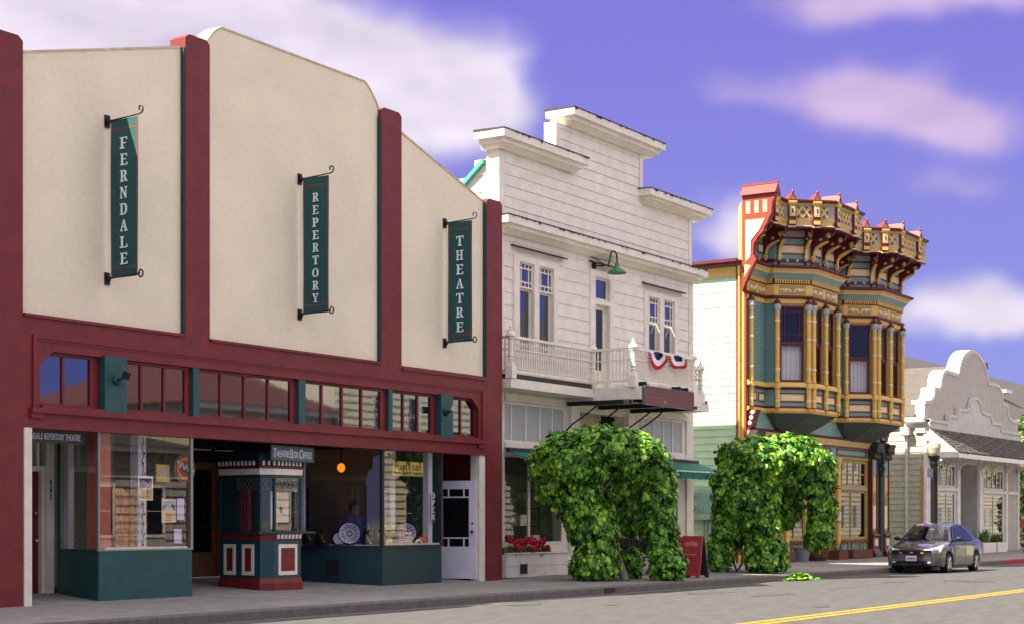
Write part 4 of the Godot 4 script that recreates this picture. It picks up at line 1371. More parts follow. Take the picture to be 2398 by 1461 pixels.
# ---------------------------------------------------------------- white false-front shop
func white_shop() -> void:
	var T := thing("white_shop_building", "white clapboard shop with stepped false front and balcony beside the theatre", "building", Vector3(35.5, 0.2, -1))
	var W := [M.white0, M.white1, M.white2]
	each(T, "wall", M.white1, [[30.8, 30.95, 0.1, 6.2, -13, -0.92], [40.2, 40.36, 0.1, 7.6, -13, -0.92], [30.8, 40.36, 0.1, 6.2, -13.2, -13]])
	bx(T, "rear_block", M.white1, 36.2, 40.35, 6.2, 9.45, -9, -3.3)
	var s := S()
	pull(s, [[-0.95, 6.2], [-0.95, 9.5], [-1.0, 9.5], [-4.9, 6.2]], "x", 30.82, 36.1)
	part(T, "gable", s, M.white0)
	for k in 9:
		var y := 6.3 + k * 0.37
		s = S()
		pull(s, [[30.82, y], [30.79, y], [30.81, y + 0.365], [30.82, y + 0.365]], "z", -1.0 - (9.5 - y) * 1.18 + 0.02, -0.95)
		part(T, "siding_board", s, W[k % 3])
	s = S()
	pull(s, [[-0.95, 9.6], [-1.0, 9.6], [-5.1, 6.13], [-5.1, 6.03], [-0.98, 9.5], [-0.95, 9.5]], "x", 30.68, 36.2)
	part(T, "roof", s, M.roof_teal)
	bx(T, "roof_deck", M.roof_dark, 30.9, 40.3, 6.2, 6.3, -13, -0.95)
	bx(T, "ceiling", M.shade_wall, 30.96, 40.2, 4.35, 4.45, -12.9, -0.91)
	bx(T, "floor", M.floor, 30.96, 40.2, 0.1, 0.22, -12.9, -0.91)
	bx(T, "inner_wall", M.opp_grey, 30.96, 40.2, 0.22, 4.35, -4.2, -4.1)
	bx(T, "inner_wall", M.shade_wall, 30.96, 40.2, 4.45, 8.0, -3.0, -2.9)
	# front wall
	var up_holes := [[31.59, 32.21, 5.35, 7.39], [32.43, 33.08, 5.35, 7.39], [35.04, 35.76, 4.6, 6.8], [35.04, 35.76, 6.92, 7.47], [37.8, 38.41, 5.2, 7.31], [38.63, 39.26, 5.2, 7.31]]
	var low_holes := [[30.95, 33.6, 3.24, 4.16], [37.2, 39.78, 3.24, 4.16], [30.97, 33.6, 0.9, 2.98], [37.2, 39.6, 0.9, 2.98], [34.25, 36.6, 0.2, 4.1]]
	s = S()
	wall(s, 30.76, 40.38, 0.1, 8.0, -0.9, -0.6, up_holes + low_holes)
	part(T, "front_wall", s, M.white1)
	# false front
	s = S()
	pull(s, [[30.75, 8.0], [40.3, 8.0], [40.3, 9.66], [37.5, 9.66], [37.5, 10.92], [33.2, 10.92], [33.2, 9.8], [30.75, 9.8]], "z", -0.9, -0.6)
	part(T, "false_front", s, M.trim)
	clad(T, "siding_board", W, 30.97, 40.12, 8.3, 10.9, -0.6, 0.25, [[37.34, 41, 9.6, 11], [30, 33.36, 9.75, 11]], 0.022)
	each(T, "corner_board", M.trim, [[30.75, 30.96, 0.2, 9.78, -0.6, -0.565], [33.2, 33.35, 9.85, 10.9, -0.6, -0.566], [37.35, 37.5, 9.7, 10.9, -0.6, -0.566], [40.12, 40.3, 8.3, 9.66, -0.6, -0.565], [40.14, 40.385, 0.2, 7.95, -0.61, -0.56]])
	var cas := [[31.35, 33.25, 5.2, 7.52], [34.78, 35.95, 4.5, 7.62], [37.58, 39.48, 5.1, 7.44]]
	clad(T, "siding_board", W, 30.97, 40.13, 4.6, 7.95, -0.6, 0.29, cas, 0.022)
	# cornices with dark flashing on top
	for c in [[30.43, 34.15, 9.8, 10.17], [33.46, 38.1, 10.9, 11.27], [37.3, 40.88, 9.66, 10.0], [30.6, 40.6, 7.92, 8.28]]:
		var zb := -0.62 if c[2] < 8 else -1.02
		var low: float = c[2]
		var top: float = c[3]
		s = S()
		boxes(s, [[c[0], c[1], top - 0.17, top, zb, -0.22], [c[0] + 0.12, c[1] - 0.12, low + 0.1, top - 0.171, zb + 0.05, -0.32]])
		pull(s, [[-0.6, low], [-0.5, low], [-0.38, low + 0.1], [-0.6, low + 0.1]], "x", c[0] + 0.2, c[1] - 0.2)
		if zb < -0.9:
			box(s, c[0] + 0.2, c[1] - 0.2, low, low + 0.1, -0.97, -0.601)
		var co := part(T, "cornice", s, M.trim)
		s = S()
		pull(s, [[zb - 0.02, top], [-0.2, top], [-0.2, top + 0.02], [zb - 0.02, top + 0.045]], "x", c[0] - 0.02, c[1] + 0.02)
		# drips of tar along the edge
		for k in int((c[1] - c[0]) * 4):
			var x := rng.randf_range(c[0], c[1] - 0.08)
			box(s, x, x + rng.randf_range(0.02, 0.09), top - rng.randf_range(0.01, 0.05), top + 0.01, -0.205, -0.196)
		part(co, "flashing", s, M.flashing)
	# dark drip caps over the openings
	for q in [[31.27, 33.56, 7.7], [34.75, 35.95, 7.8], [37.48, 39.76, 7.6]]:
		s = S()
		pull(s, [[-0.6, q[2]], [-0.44, q[2] - 0.03], [-0.44, q[2] - 0.005], [-0.6, q[2] + 0.05]], "x", q[0], q[1])
		part(T, "drip_cap", s, M.flashing)
	# casings
	s = S()
	wall(s, 31.35, 33.25, 5.2, 7.52, -0.6, -0.545, [up_holes[0], up_holes[1]])
	part(T, "window_casing", s, M.trim)
	s = S()
	wall(s, 37.58, 39.48, 5.1, 7.44, -0.6, -0.545, [up_holes[4], up_holes[5]])
	part(T, "window_casing", s, M.trim)
	s = S()
	wall(s, 34.78, 35.95, 4.5, 7.62, -0.6, -0.545, [[35.04, 35.76, 4.5, 6.8], up_holes[3]])
	part(T, "door_casing", s, M.trim)
	for h in [[31.59, 32.21, 5.35, 7.39, 6.8], [32.43, 33.08, 5.35, 7.39, 6.8], [37.8, 38.41, 5.2, 7.31, 6.64], [38.63, 39.26, 5.2, 7.31, 6.64]]:
		var w: float = h[1] - h[0]
		var hh: float = h[3] - h[4]
		var up := sash(T, "upper_sash", h[0], h[1], h[4], h[3], -0.6, M.trim, M.mirror, [h[0] + w * 0.24, h[0] + w * 0.76], [h[4] + hh * 0.24, h[4] + hh * 0.77], 0.035, 0.03, 0.05)
		bxs(up, "glazing_bar", M.trim, [[h[0] + w * 0.485, h[0] + w * 0.515, h[4] + 0.03, h[4] + hh * 0.23, -0.645, -0.604], [h[0] + w * 0.485, h[0] + w * 0.515, h[4] + hh * 0.78, h[3] - 0.03, -0.645, -0.604]])
		sash(T, "lower_sash", h[0], h[1], h[2], h[4] - 0.002, -0.665, M.trim_warm, M.mirror, [], [], 0.045)
	sash(T, "transom_window", 35.04, 35.76, 6.92, 7.47, -0.63, M.trim, M.mirror)
	var d := sash(T, "balcony_door", 35.04, 35.76, 4.62, 6.8, -0.7, M.trim, M.mirror_dim, [], [], 0.1)
	bx(d, "lower_panel", M.trim, 35.14, 35.66, 4.72, 5.2, -0.745, -0.712)
	# street level
	each(T, "shop_pilaster", M.trim, [[33.8, 34.2, 0.2, 4.34, -0.6, -0.5], [36.62, 36.95, 0.2, 4.34, -0.6, -0.5], [39.98, 40.139, 0.2, 4.34, -0.6, -0.55]])
	bxs(T, "shop_frieze", M.trim_warm, [[30.97, 39.97, 4.17, 4.34, -0.6, -0.53]])
	each(T, "shop_rail", M.trim, [[30.97, 33.79, 3.12, 3.235, -0.6, -0.52], [36.96, 39.97, 3.12, 3.235, -0.6, -0.52]])
	sash(T, "transom_window", 30.95, 33.6, 3.24, 4.16, -0.58, M.trim, M.frosted, [31.29, 31.9, 32.51, 33.06], [], 0.05, 0.05)
	sash(T, "transom_window", 37.2, 39.78, 3.24, 4.16, -0.58, M.trim, M.frosted, [37.54, 38.13, 38.68, 39.21], [], 0.05, 0.05)
	sash(T, "shop_window", 30.97, 33.6, 0.9, 2.98, -0.6, M.trim, M.glass, [32.08], [], 0.07, 0.07)
	sash(T, "shop_window", 37.2, 39.6, 0.9, 2.98, -0.6, M.trim, M.glass, [], [], 0.07)
	sash(T, "entrance_window", 34.3, 35.6, 0.5, 4.1, -1.3, M.trim_warm, M.mirror, [34.95], [3.1], 0.08, 0.05)
	bx(T, "entrance_wall", M.trim_warm, 35.61, 36.6, 0.2, 4.34, -1.4, -1.3)
	bx(T, "entrance_door", M.shade_wall, 35.75, 36.5, 0.22, 2.6, -1.299, -1.25)
	# siding below the shop windows
	clad(T, "siding_board", W, 30.97, 33.79, 0.2, 0.9, -0.6, 0.23)
	clad(T, "siding_board", W, 36.96, 39.97, 0.2, 0.9, -0.6, 0.23)
	# balcony
	each(T, "balcony_deck", M.trim, [[30.15, 33.745, 4.38, 4.58, -0.56, 0.15], [36.96, 39.9, 4.38, 4.58, -0.56, 0.15], [33.75, 36.95, 4.3, 4.6, -0.55, 1.4]])
	each(T, "deck_roofing", M.flashing, [[30.17, 33.74, 4.585, 4.69, -0.55, 0.13], [36.97, 39.86, 4.585, 4.68, -0.55, 0.13]])
	each(T, "deck_frame", M.iron, [[33.75, 36.9, 4.24, 4.296, 1.2, 1.3], [33.6, 33.7, 4.2, 4.296, -0.5, 1.2], [36.7, 36.8, 4.2, 4.296, -0.5, 1.2], [35.1, 35.2, 4.2, 4.296, -0.5, 1.2]])
	for x in [33.5, 34.55, 36.15, 36.75]:
		s = S()
		var pts := [Vector3(x, 3.35, -0.5), Vector3(x, 3.6, -0.47), Vector3(x, 3.75, -0.3), Vector3(x, 3.95, 0.05), Vector3(x, 4.15, 0.35), Vector3(x, 4.22, 0.4)]
		tube(s, pts, 0.02, 7)
		part(T, "deck_bracket", s, M.iron)
	var posts := [Vector3(30.22, 0, 0.1), Vector3(33.78, 0, 0.1), Vector3(33.78, 0, 1.2), Vector3(36.85, 0, 1.2), Vector3(36.85, 0, 0.1), Vector3(39.5, 0, 0.1)]
	s = S()
	boxes(s, [[-0.09, 0.09, 0.0, 0.27, -0.09, 0.09]])
	pull(s, [[-0.09, 0.27], [0.09, 0.27], [0.045, 0.36], [-0.045, 0.36]], "z", -0.07, 0.07)
	lathe(s, Vector3.ZERO, [[0.055, 0.3], [0.055, 0.4], [0.078, 0.42], [0.05, 0.45], [0.075, 0.5], [0.06, 0.56], [0.06, 0.85], [0.085, 0.87], [0.085, 0.9], [0.12, 0.93], [0.1, 0.99], [0.05, 1.04], [0.055, 1.07], [0.02, 1.09], [0.035, 1.13], [0.0, 1.16]], 12)
	var pm := s.commit()
	for p in posts:
		XF = Transform3D(Basis.IDENTITY, p + Vector3(0, 4.585, 0))
		mk(T, "newel_post", pm, M.trim)
	XF = Transform3D.IDENTITY
	s = S()
	lathe(s, Vector3.ZERO, [[0.014, 0.0], [0.014, 0.05], [0.026, 0.07], [0.017, 0.1], [0.024, 0.2], [0.017, 0.36], [0.014, 0.44], [0.028, 0.47], [0.014, 0.5], [0.02, 0.56], [0.026, 0.62], [0.014, 0.68], [0.014, 0.74]], 7)
	var bm := s.commit()
	for r in [[Vector2(30.22, -0.5), Vector2(30.22, 0.1)], [Vector2(30.22, 0.1), Vector2(33.78, 0.1)], [Vector2(33.78, 0.1), Vector2(33.78, 1.2)], [Vector2(33.78, 1.2), Vector2(36.85, 1.2)], [Vector2(36.85, 1.2), Vector2(36.85, 0.1)], [Vector2(36.85, 0.1), Vector2(39.5, 0.1)], [Vector2(39.5, 0.1), Vector2(39.5, -0.5)]]:
		var L: float = (r[1] - r[0]).length()
		XF = frame_of(r[0], r[1])
		each(T, "handrail", M.trim, [[0.05, L - 0.05, 5.47, 5.53, -0.045, 0.045], [0.05, L - 0.05, 5.23, 5.25, -0.025, 0.025], [0.05, L - 0.05, 4.72, 4.775, -0.035, 0.035]])
		if absf(r[0].y - r[1].y) < 0.05 and r[0].y < 0.5:
			bx(T, "rail_skirt", M.trim, 0.09, L - 0.09, 4.695, 4.72, -0.03, 0.02)
		var n := int((L - 0.2) / 0.098)
		var base := XF
		for k in n:
			XF = base * Transform3D(Basis.IDENTITY, Vector3(0.1 + (L - 0.2) * (k + 0.5) / n, 4.745, 0))
			mk(T, "baluster", bm, M.trim)
	XF = Transform3D.IDENTITY


func white_shop_fittings() -> void:
	# gooseneck lamp
	var g := thing("gooseneck_lamp", "green enamel gooseneck lamp over the balcony door of the white shop", "lamp", Vector3(35.2, 7.6, -0.5))
	var s := S()
	var pts := [Vector3(35.0, 7.72, -0.55), Vector3(35.1, 7.72, -0.4), Vector3(35.2, 7.75, -0.28)]
	for k in 9:
		var a := PI - k * PI / 8
		pts.append(Vector3(35.33 + 0.16 * cos(a), 7.95 + 0.15 * sin(a), -0.2))
	pts.append(Vector3(35.49, 7.8, -0.2))
	tube(s, pts, 0.02, 8)
	lathe(s, Vector3(35.0, 7.72, -0.57), [[0, -0.08], [0.06, -0.06], [0.06, 0.06], [0, 0.08]], 8)
	part(g, "arm", s, M.iron)
	s = S()
	tube(s, [Vector3(34.72, 7.95, -0.55), Vector3(35.2, 7.74, -0.35)], 0.012, 5)
	part(g, "stay", s, M.iron)
	s = S()
	lathe(s, Vector3(35.49, 7.57, -0.2), [[0.24, 0.0], [0.245, 0.015], [0.2, 0.06], [0.1, 0.12], [0.06, 0.17], [0.05, 0.25], [0.0, 0.26]], 18)
	lathe(s, Vector3(35.49, 7.57, -0.2), [[0.0, 0.11], [0.09, 0.105], [0.235, 0.005]], 18)
	part(g, "shade", s, mat("lamp_green", "3f8a4a", 0.35))
	# faded sign
	g = thing("faded_sign", "faded maroon hanging sign with worn script under the balcony corner", "sign", Vector3(35.1, 4.2, 1.45))
	bx(g, "board", M.maroon_sign, 33.85, 36.35, 4.2, 4.6, 1.42, 1.47)
	bxs(g, "rim", M.sign_grey, [[33.83, 36.37, 4.6, 4.625, 1.41, 1.48], [33.83, 36.37, 4.175, 4.2, 1.41, 1.48], [33.83, 33.85, 4.2, 4.6, 1.41, 1.48], [36.35, 36.37, 4.2, 4.6, 1.41, 1.48]])
	bx(g, "red_stripe", M.aframe, 33.9, 36.3, 4.26, 4.275, 1.47, 1.474)
	s = S()
	for row in 2:
		pts = []
		for k in 40:
			var t := k / 39.0
			pts.append(Vector3(34.1 + 0.75 * t, 4.47 - row * 0.1 + 0.03 * sin(t * 34 + row) * (0.5 + 0.5 * sin(t * 9)), 1.473))
		tube(s, pts, 0.008, 4)
	ball(s, Vector3(34.85, 4.28, 1.47), Vector3(0.09, 0.05, 0.006), 8, 4)
	part(g, "worn_script", s, mat("worn", "8f7a70", 0.8))
	each(g, "hanger", M.iron, [[33.95, 34.0, 4.625, 4.72, 1.2, 1.44], [35.7, 35.75, 4.625, 4.72, 1.2, 1.44], [36.1, 36.15, 4.625, 4.72, 1.2, 1.44]])
	# bunting
	for q in [[34.36, "left", 0.0], [35.38, "right", 1.3]]:
		g = thing("bunting_swag", "pleated red white and blue bunting fan, %s of two on the balcony rail" % q[1], "bunting", Vector3(q[0] + 0.5, 5.2, 1.27), "bunting fans on the balcony rail")
		var bands := [[0.0, 0.5, "fabric_blue"], [0.5, 0.8, "fabric_white"], [0.8, 1.0, "fabric_red"]]
		for b in bands:
			s = S()
			for k in 36:
				var cs := []
				for e in [[k, b[0]], [k + 1, b[0]], [k + 1, b[1]], [k, b[1]]]:
					var a: float = PI * e[0] / 36.0
					var r: float = e[1]
					var rip: float = 0.03 * r * (1 if int(e[0]) % 2 else -1)
					var sag: float = 1.0 + 0.25 * sin(a * 2 + q[2])
					cs.append(Vector3(q[0] + 0.5 - 0.46 * cos(a) * r, 5.5 - 0.36 * sin(a) * r * sag - 0.05 * r * r, 1.285 + rip + 0.05 * r * sin(a)))
				fquad(s, cs[0], cs[1], cs[2], cs[3], cs[0] + Vector3(0, 0, -3))
				fquad(s, cs[0] + Vector3(0, 0, -0.004), cs[1] + Vector3(0, 0, -0.004), cs[2] + Vector3(0, 0, -0.004), cs[3] + Vector3(0, 0, -0.004), cs[0] + Vector3(0, 0, 3))
			part(g, "cloth_band", s, M[b[2]])
	# awning
	g = thing("shop_awning", "teal fabric awning rolled out under the white shop's transom windows", "awning", Vector3(35.6, 2.8, -0.1))
	s = S()
	for k in 12:
		var xa := lerpf(30.95, 40.38, k / 12.0)
		var xb := lerpf(30.95, 40.38, (k + 1) / 12.0)
		pull(s, [[-0.45, 3.02], [0.3, 2.77], [0.3, 2.78], [-0.45, 3.035]], "x", xa, xb)
	part(g, "canopy", s, M.awning)
	bx(g, "front_bar", M.trim, 30.93, 40.4, 2.735, 2.77, 0.28, 0.32)
	s = S()
	for k in 94:
		var xa := 30.95 + k * 0.1
		box(s, xa, xa + 0.1, 2.56 + 0.01 * sin(k * 1.7), 2.735, 0.298 + 0.008 * sin(k * 0.9), 0.306 + 0.008 * sin(k * 0.9))
	part(g, "valance", s, M.awning)
	bx(g, "housing", M.flashing, 30.93, 40.4, 3.0, 3.1, -0.5, -0.4)
	for x in [31.1, 34.5, 36.8, 40.25]:
		s = S()
		tube(s, [Vector3(x, 2.95, -0.48), Vector3(x + 0.1, 2.86, -0.1), Vector3(x, 2.76, 0.28)], 0.018, 6)
		part(g, "arm", s, M.trim)
	# planter boxes
	for q in [[30.5, 33.45, "left", "long white planter box with vent and red geraniums under the left window"], [37.3, 40.1, "right", "long white planter box behind the red sandwich board"]]:
		g = thing("planter_box", q[3], "planter", Vector3((q[0] + q[1]) / 2, 0.2, -0.35), "white planter boxes of the white shop")
		for k in 2:
			s = S()
			var y: float = 0.19 + k * 0.26
			pull(s, [[-0.56, y], [-0.19, y], [-0.195, y + 0.012], [-0.2, y + 0.255], [-0.56, y + 0.255]], "x", q[0], q[1])
			part(g, "board", s, [M.white0, M.white2][k])
		bxs(g, "rim", M.trim, [[q[0] - 0.02, q[1] + 0.02, 0.71, 0.74, -0.25, -0.17], [q[0] - 0.02, q[1] + 0.02, 0.71, 0.74, -0.57, -0.5]])
		bx(g, "soil", M.soil, q[0], q[1], 0.706, 0.72, -0.5, -0.25)
		if q[2] == "left":
			var v := bx(g, "vent", M.black, 31.06, 31.32, 0.26, 0.48, -0.195, -0.183)
			bxs(v, "grille", M.shade_wall, [[31.06, 31.32, 0.36, 0.375, -0.183, -0.178], [31.18, 31.195, 0.26, 0.48, -0.183, -0.178], [31.05, 31.07, 0.25, 0.49, -0.183, -0.175], [31.31, 31.33, 0.25, 0.49, -0.183, -0.175]])
	geraniums("red and pink geraniums in bloom in the left white planter box", 30.6, 32.5, 26, 0.74)
	geraniums("red geraniums in bloom in the right white planter box", 38.5, 39.5, 14, 0.74)
	# things seen in the white shop's left window
	g = thing("toy_van", "pale cream van model standing in the white shop's left window", "model van", Vector3(31.5, 1.0, -1.3))
	bxs(g, "display_table", M.opp_grey, [[30.98, 33.5, 0.86, 0.9, -1.7, -0.75]])
	s = S()
	pull(s, [[31.0, 1.0], [31.6, 1.0], [31.66, 1.3], [31.6, 1.55], [31.52, 1.7], [31.0, 1.72]], "z", -1.5, -1.0)
	part(g, "body", s, mat("van_cream", "e6dcae", 0.4))
	bxs(g, "window", M.car_glass, [[31.08, 31.3, 1.38, 1.6, -0.999, -0.99], [31.35, 31.52, 1.38, 1.58, -0.999, -0.99]])
	s = S()
	for x in [31.15, 31.5]:
		XF = Transform3D(Basis(Vector3.RIGHT, PI / 2), Vector3(x, 1.0, -0.99))
		lathe(s, Vector3(x, 0, 0.0) * 0, [[0, -0.02], [0.1, -0.02], [0.1, 0.03], [0, 0.03]], 14)
		part(g, "wheel", s, M.rubber)
		s = S()
	XF = Transform3D.IDENTITY
	g = thing("wire_display", "dark iron display rack standing in the white shop's left window", "display rack", Vector3(32.8, 0.9, -1.2))
	for k in 4:
		s = S()
		var y := 0.9 + k * 0.42
		tube(s, [Vector3(32.4, y, -1.1), Vector3(33.3, y + 0.02, -1.1)], 0.015, 5)
		part(g, "shelf", s, M.iron)
	for x in [32.4, 32.85, 33.3]:
		s = S()
		tube(s, [Vector3(x, 0.9, -1.1), Vector3(x, 2.6, -1.12)], 0.014, 5)
		part(g, "upright", s, M.iron)
	each(g, "box", M.trim, [[32.95, 33.25, 0.92, 1.12, -1.3, -1.05]])
	bxs(g, "crate", M.trim, [[32.4, 32.75, 1.34, 1.6, -1.3, -1.05]])
	# meters and conduits on the green side wall
	g = thing("meter_cabinet", "mint painted electric meter cabinet with round meters on the green side wall", "meter cabinet", Vector3(44.2, 1.6, -2.2))
	bxs(g, "cabinet", M.conduit, [[44.2, 44.38, 1.62, 2.42, -2.6, -1.75], [44.15, 44.38, 1.5, 1.62, -2.65, -1.7]])
	bx(g, "door", M.v_teal, 44.185, 44.199, 1.7, 2.3, -2.35, -1.85)
	for y in [1.85, 2.2]:
		XF = Transform3D(Basis(Vector3.BACK, PI / 2), Vector3(44.2, y, -2.48))
		s = S()
		lathe(s, Vector3.ZERO, [[0, 0], [0.09, 0], [0.09, 0.08], [0.07, 0.12], [0, 0.13]], 14)
		part(g, "meter", s, M.chrome)
	XF = Transform3D.IDENTITY
	for z in [-2.2, -2.1, -2.0]:
		s = S()
		tube(s, [Vector3(44.32, 0.1, z), Vector3(44.32, 1.5, z)], 0.03, 7)
		part(g, "conduit", s, M.conduit)


func geraniums(label: String, x0: float, x1: float, n: int, y: float) -> void:
	var g := thing("geranium", label, "flowers", Vector3((x0 + x1) / 2, y, -0.38), "geraniums of the white shop")
	var lf := leaf_mesh()
	for k in n * 5:
		XF = Transform3D(Basis(Vector3.UP, rng.randf() * TAU) * Basis(Vector3.RIGHT, rng.randf_range(-0.9, 0.5)) * Basis.from_scale(Vector3.ONE * rng.randf_range(0.6, 1.0)), Vector3(rng.randf_range(x0, x1), y + rng.randf_range(0.0, 0.16), rng.randf_range(-0.5, -0.2)))
		mk(g, "leaf", lf, M["leaf%d" % [0, 2, 4][k % 3]])
	for k in n:
		XF = Transform3D.IDENTITY
		var p := Vector3(rng.randf_range(x0, x1), y + rng.randf_range(0.08, 0.3), rng.randf_range(-0.48, -0.15))
		var s := S()
		for q in 14:
			var d := Vector3(rng.randfn(), rng.randfn(), rng.randfn()).normalized()
			ball(s, p + d * 0.055, Vector3.ONE * rng.randf_range(0.022, 0.034), 6, 4)
		part(g, "bloom", s, M.petal_pink if k % 4 == 1 else M.petal_red)
		s = S()
		tube(s, [Vector3(p.x, y, -0.38), p], 0.006, 4)
		part(g, "stem", s, M.leaf2)
	XF = Transform3D.IDENTITY


# ---------------------------------------------------------------- ornate Victorian
const BAYS := [[45.85, 46.64, 48.75, 49.55], [51.4, 52.15, 54.59, 55.4]]


func victorian() -> void:
	var T := thing("victorian_building", "ornate Victorian building in teal gold and maroon with two bay windows", "building", Vector3(50, 0.2, -1))
	var PL := [Vector2(44.45, -0.9)]
	for b in BAYS:
		PL.append_array([Vector2(b[0], -0.9), Vector2(b[0], -0.6), Vector2(b[1], 0.2), Vector2(b[2], 0.2), Vector2(b[3], -0.6), Vector2(b[3], -0.9)])
	PL.append(Vector2(56.1, -0.9))
	# body
	each(T, "wall", M.mint0, [[44.46, 44.6, 0.1, 9.05, -16, -1.0], [55.95, 56.09, 0.1, 9.05, -16, -0.95], [44.46, 56.09, 0.1, 9.05, -16.2, -16]])
	bx(T, "roof", M.roof_dark, 44.2, 56.3, 9.06, 9.16, -16.3, -1.0)
	bx(T, "eave", M.v_maroon, 44.12, 44.5, 9.0, 9.14, -16.3, -1.02)
	bx(T, "eave_frieze", M.v_gold, 44.43, 44.458, 8.72, 8.99, -16, -1.16)
	bx(T, "upper_front", M.v_teal, 44.52, 56.05, 9.165, 10.9, -1.08, -0.93)
	bx(T, "gutter", M.v_maroon, 44.02, 44.12, 9.08, 9.17, -16.3, -1.0)
	XF = frame_of(Vector2(44.46, -9.5), Vector2(44.46, -1.17))
	clad(T, "siding_board", [M.mint0, M.mint1, M.mint2], 0, 8.33, 0.15, 8.7, 0.0, 0.213, [], 0.024)
	XF = Transform3D.IDENTITY
	each(T, "corner_board", M.v_brick, [[44.41, 44.5, 0.15, 8.98, -1.19, -1.1], [44.41, 44.5, 0.15, 8.5, -0.93, -0.86]])
	var s := S()
	pull(s, [[-1.099, 0.15], [-0.931, 0.15], [-0.931, 11.0], [-1.099, 10.75]], "x", 44.42, 44.5)
	part(T, "corner_board", s, M.v_gold)
	s = S()
	tube(s, [Vector3(44.36, 9.0, -1.06), Vector3(44.36, 8.75, -1.06)], 0.05, 8)
	tube(s, [Vector3(44.36, 8.75, -1.06), Vector3(44.37, 0.2, -1.06)], 0.03, 8)
	part(T, "downspout", s, M.v_gold)
	bx(T, "ceiling", M.shade_wall, 44.6, 55.95, 4.3, 4.4, -8, -0.92)
	bx(T, "floor", M.floor, 44.6, 55.95, 0.1, 0.22, -8, -0.92)
	bx(T, "inner_wall", M.shade_wall, 44.6, 55.95, 0.22, 9.0, -4.1, -4.0)
	bx(T, "upper_floor", M.floor, 44.6, 55.95, 4.42, 4.5, -4, -0.95)
	# the mouldings that run along the whole front
	for m in [
		["base_moulding", "v_gold", [[0.05, 4.72], [0.1, 4.78], [0.1, 4.86]]], ["base_band", "v_maroon", [[0.08, 4.861], [0.08, 4.93]]],
		["panel_band", "v_teal", [[0.02, 4.931], [0.02, 5.43]]], ["sill_band", "v_maroon", [[0.07, 5.431], [0.1, 5.5]]], ["sill", "v_gold", [[0.13, 5.501], [0.13, 5.56], [0.08, 5.64]]],
		["lintel_band", "v_gold", [[0.04, 8.02], [0.06, 8.15]]], ["lintel_moulding", "v_maroon", [[0.1, 8.151], [0.14, 8.2], [0.12, 8.25]]],
		["frieze", "v_gold", [[0.04, 8.251], [0.04, 8.585]]], ["dentil_band", "v_maroon", [[0.07, 8.586], [0.07, 8.74]]],
		["cove", "v_teal", [[0.09, 8.741], [0.13, 8.8], [0.22, 8.9]]], ["cornice_cream", "v_gold_pale", [[0.23, 8.901], [0.26, 8.96], [0.35, 9.02]]], ["cornice", "v_maroon", [[0.36, 9.021], [0.42, 9.06], [0.42, 9.1], [0.1, 9.17]]],
		["attic_wall", "v_teal", [[0.0, 9.171], [0.0, 10.02]]], ["attic_rail", "v_maroon", [[0.035, 9.26], [0.035, 9.35]]], ["attic_beam", "v_grey", [[0.05, 10.021], [0.05, 10.2]]], ["beam_moulding", "v_maroon", [[0.07, 9.97], [0.07, 10.019]]]]:
		s = S()
		run(s, PL, m[2])
		part(T, m[0], s, M[m[1]])
	# the flaring parapet above the brackets
	var PP := [Vector2(44.45, -0.1), Vector2(45.45, -0.1), Vector2(46.5, 1.03), Vector2(48.8, 1.03), Vector2(49.75, 0.1), Vector2(51.1, 0.1), Vector2(52.0, 1.03), Vector2(54.75, 1.03), Vector2(55.65, 0.1), Vector2(56.15, 0.1)]
	var under := PP.duplicate()
	for k in range(PL.size() - 1, -1, -1):
		under.append(PL[k] + Vector2(0, -0.02))
	s = S()
	pull(s, under, "y", 10.2, 10.235)
	part(T, "soffit", s, M.v_maroon)
	s = S()
	pull(s, under, "y", 10.86, 10.9)
	part(T, "parapet_roof", s, M.roof_dark)
	for m in [["bead", "v_cream", [[-0.01, 10.236], [0.01, 10.25], [-0.01, 10.265]]], ["parapet_cove", "v_gold_pale", [[-0.06, 10.266], [-0.05, 10.33], [0.03, 10.44]]], ["parapet", "v_grey", [[0.0, 10.441], [0.0, 10.93]]], ["parapet_rail", "v_olive", [[0.02, 10.86], [0.04, 10.931]]], ["parapet_cap", "v_maroon", [[0.05, 10.932], [0.11, 10.98], [0.11, 11.02], [0.0, 11.05]]]]:
		s = S()
		run(s, PP, m[2], -0.25)
		part(T, m[0], s, M[m[1]])
	for k in PP.size() - 1:
		var L: float = (PP[k + 1] - PP[k]).length()
		XF = frame_of(PP[k], PP[k + 1])
		var at := []
		if L > 1.2 and PP[k + 1].y > PP[k].y + 0.2:
			at = [L * 0.15, L * 0.65]
		elif L > 2.0:
			at = [L * 0.1, L * 0.7]
		elif k == 0:
			at = [L * 0.3]
		elif L > 0.8:
			at = [L * 0.5]
		for xp in at:
			parapet_post(T, xp)
		var lx := 0.03
		while lx + 0.24 < L:
			var hit := false
			for xp in at:
				if absf(lx + 0.11 - xp) < 0.2:
					hit = true
			if not hit:
				lattice(T, lx, 10.5)
				lx += 0.25
			else:
				lx += 0.05
	XF = Transform3D.IDENTITY
	# the faces
	for k in PL.size() - 1:
		var L: float = (PL[k + 1] - PL[k]).length()
		XF = frame_of(PL[k], PL[k + 1])
		var kind := "wall"
		if L > 2.0:
			kind = "front"
		elif L > 1.0 and absf(PL[k].y - PL[k + 1].y) > 0.3:
			kind = "cant"
		elif L < 0.4:
			kind = "return"
		var holes := []
		if kind == "cant":
			holes = [[0.17, L - 0.17, 5.66, 7.96]]
		elif kind == "front":
			holes = [[0.2, L * 0.5 - 0.1, 5.66, 7.96], [L * 0.5 + 0.1, L - 0.2, 5.66, 7.96]]
		s = S()
		wall(s, 0, L, 5.64, 8.02, -0.1, 0.0, holes)
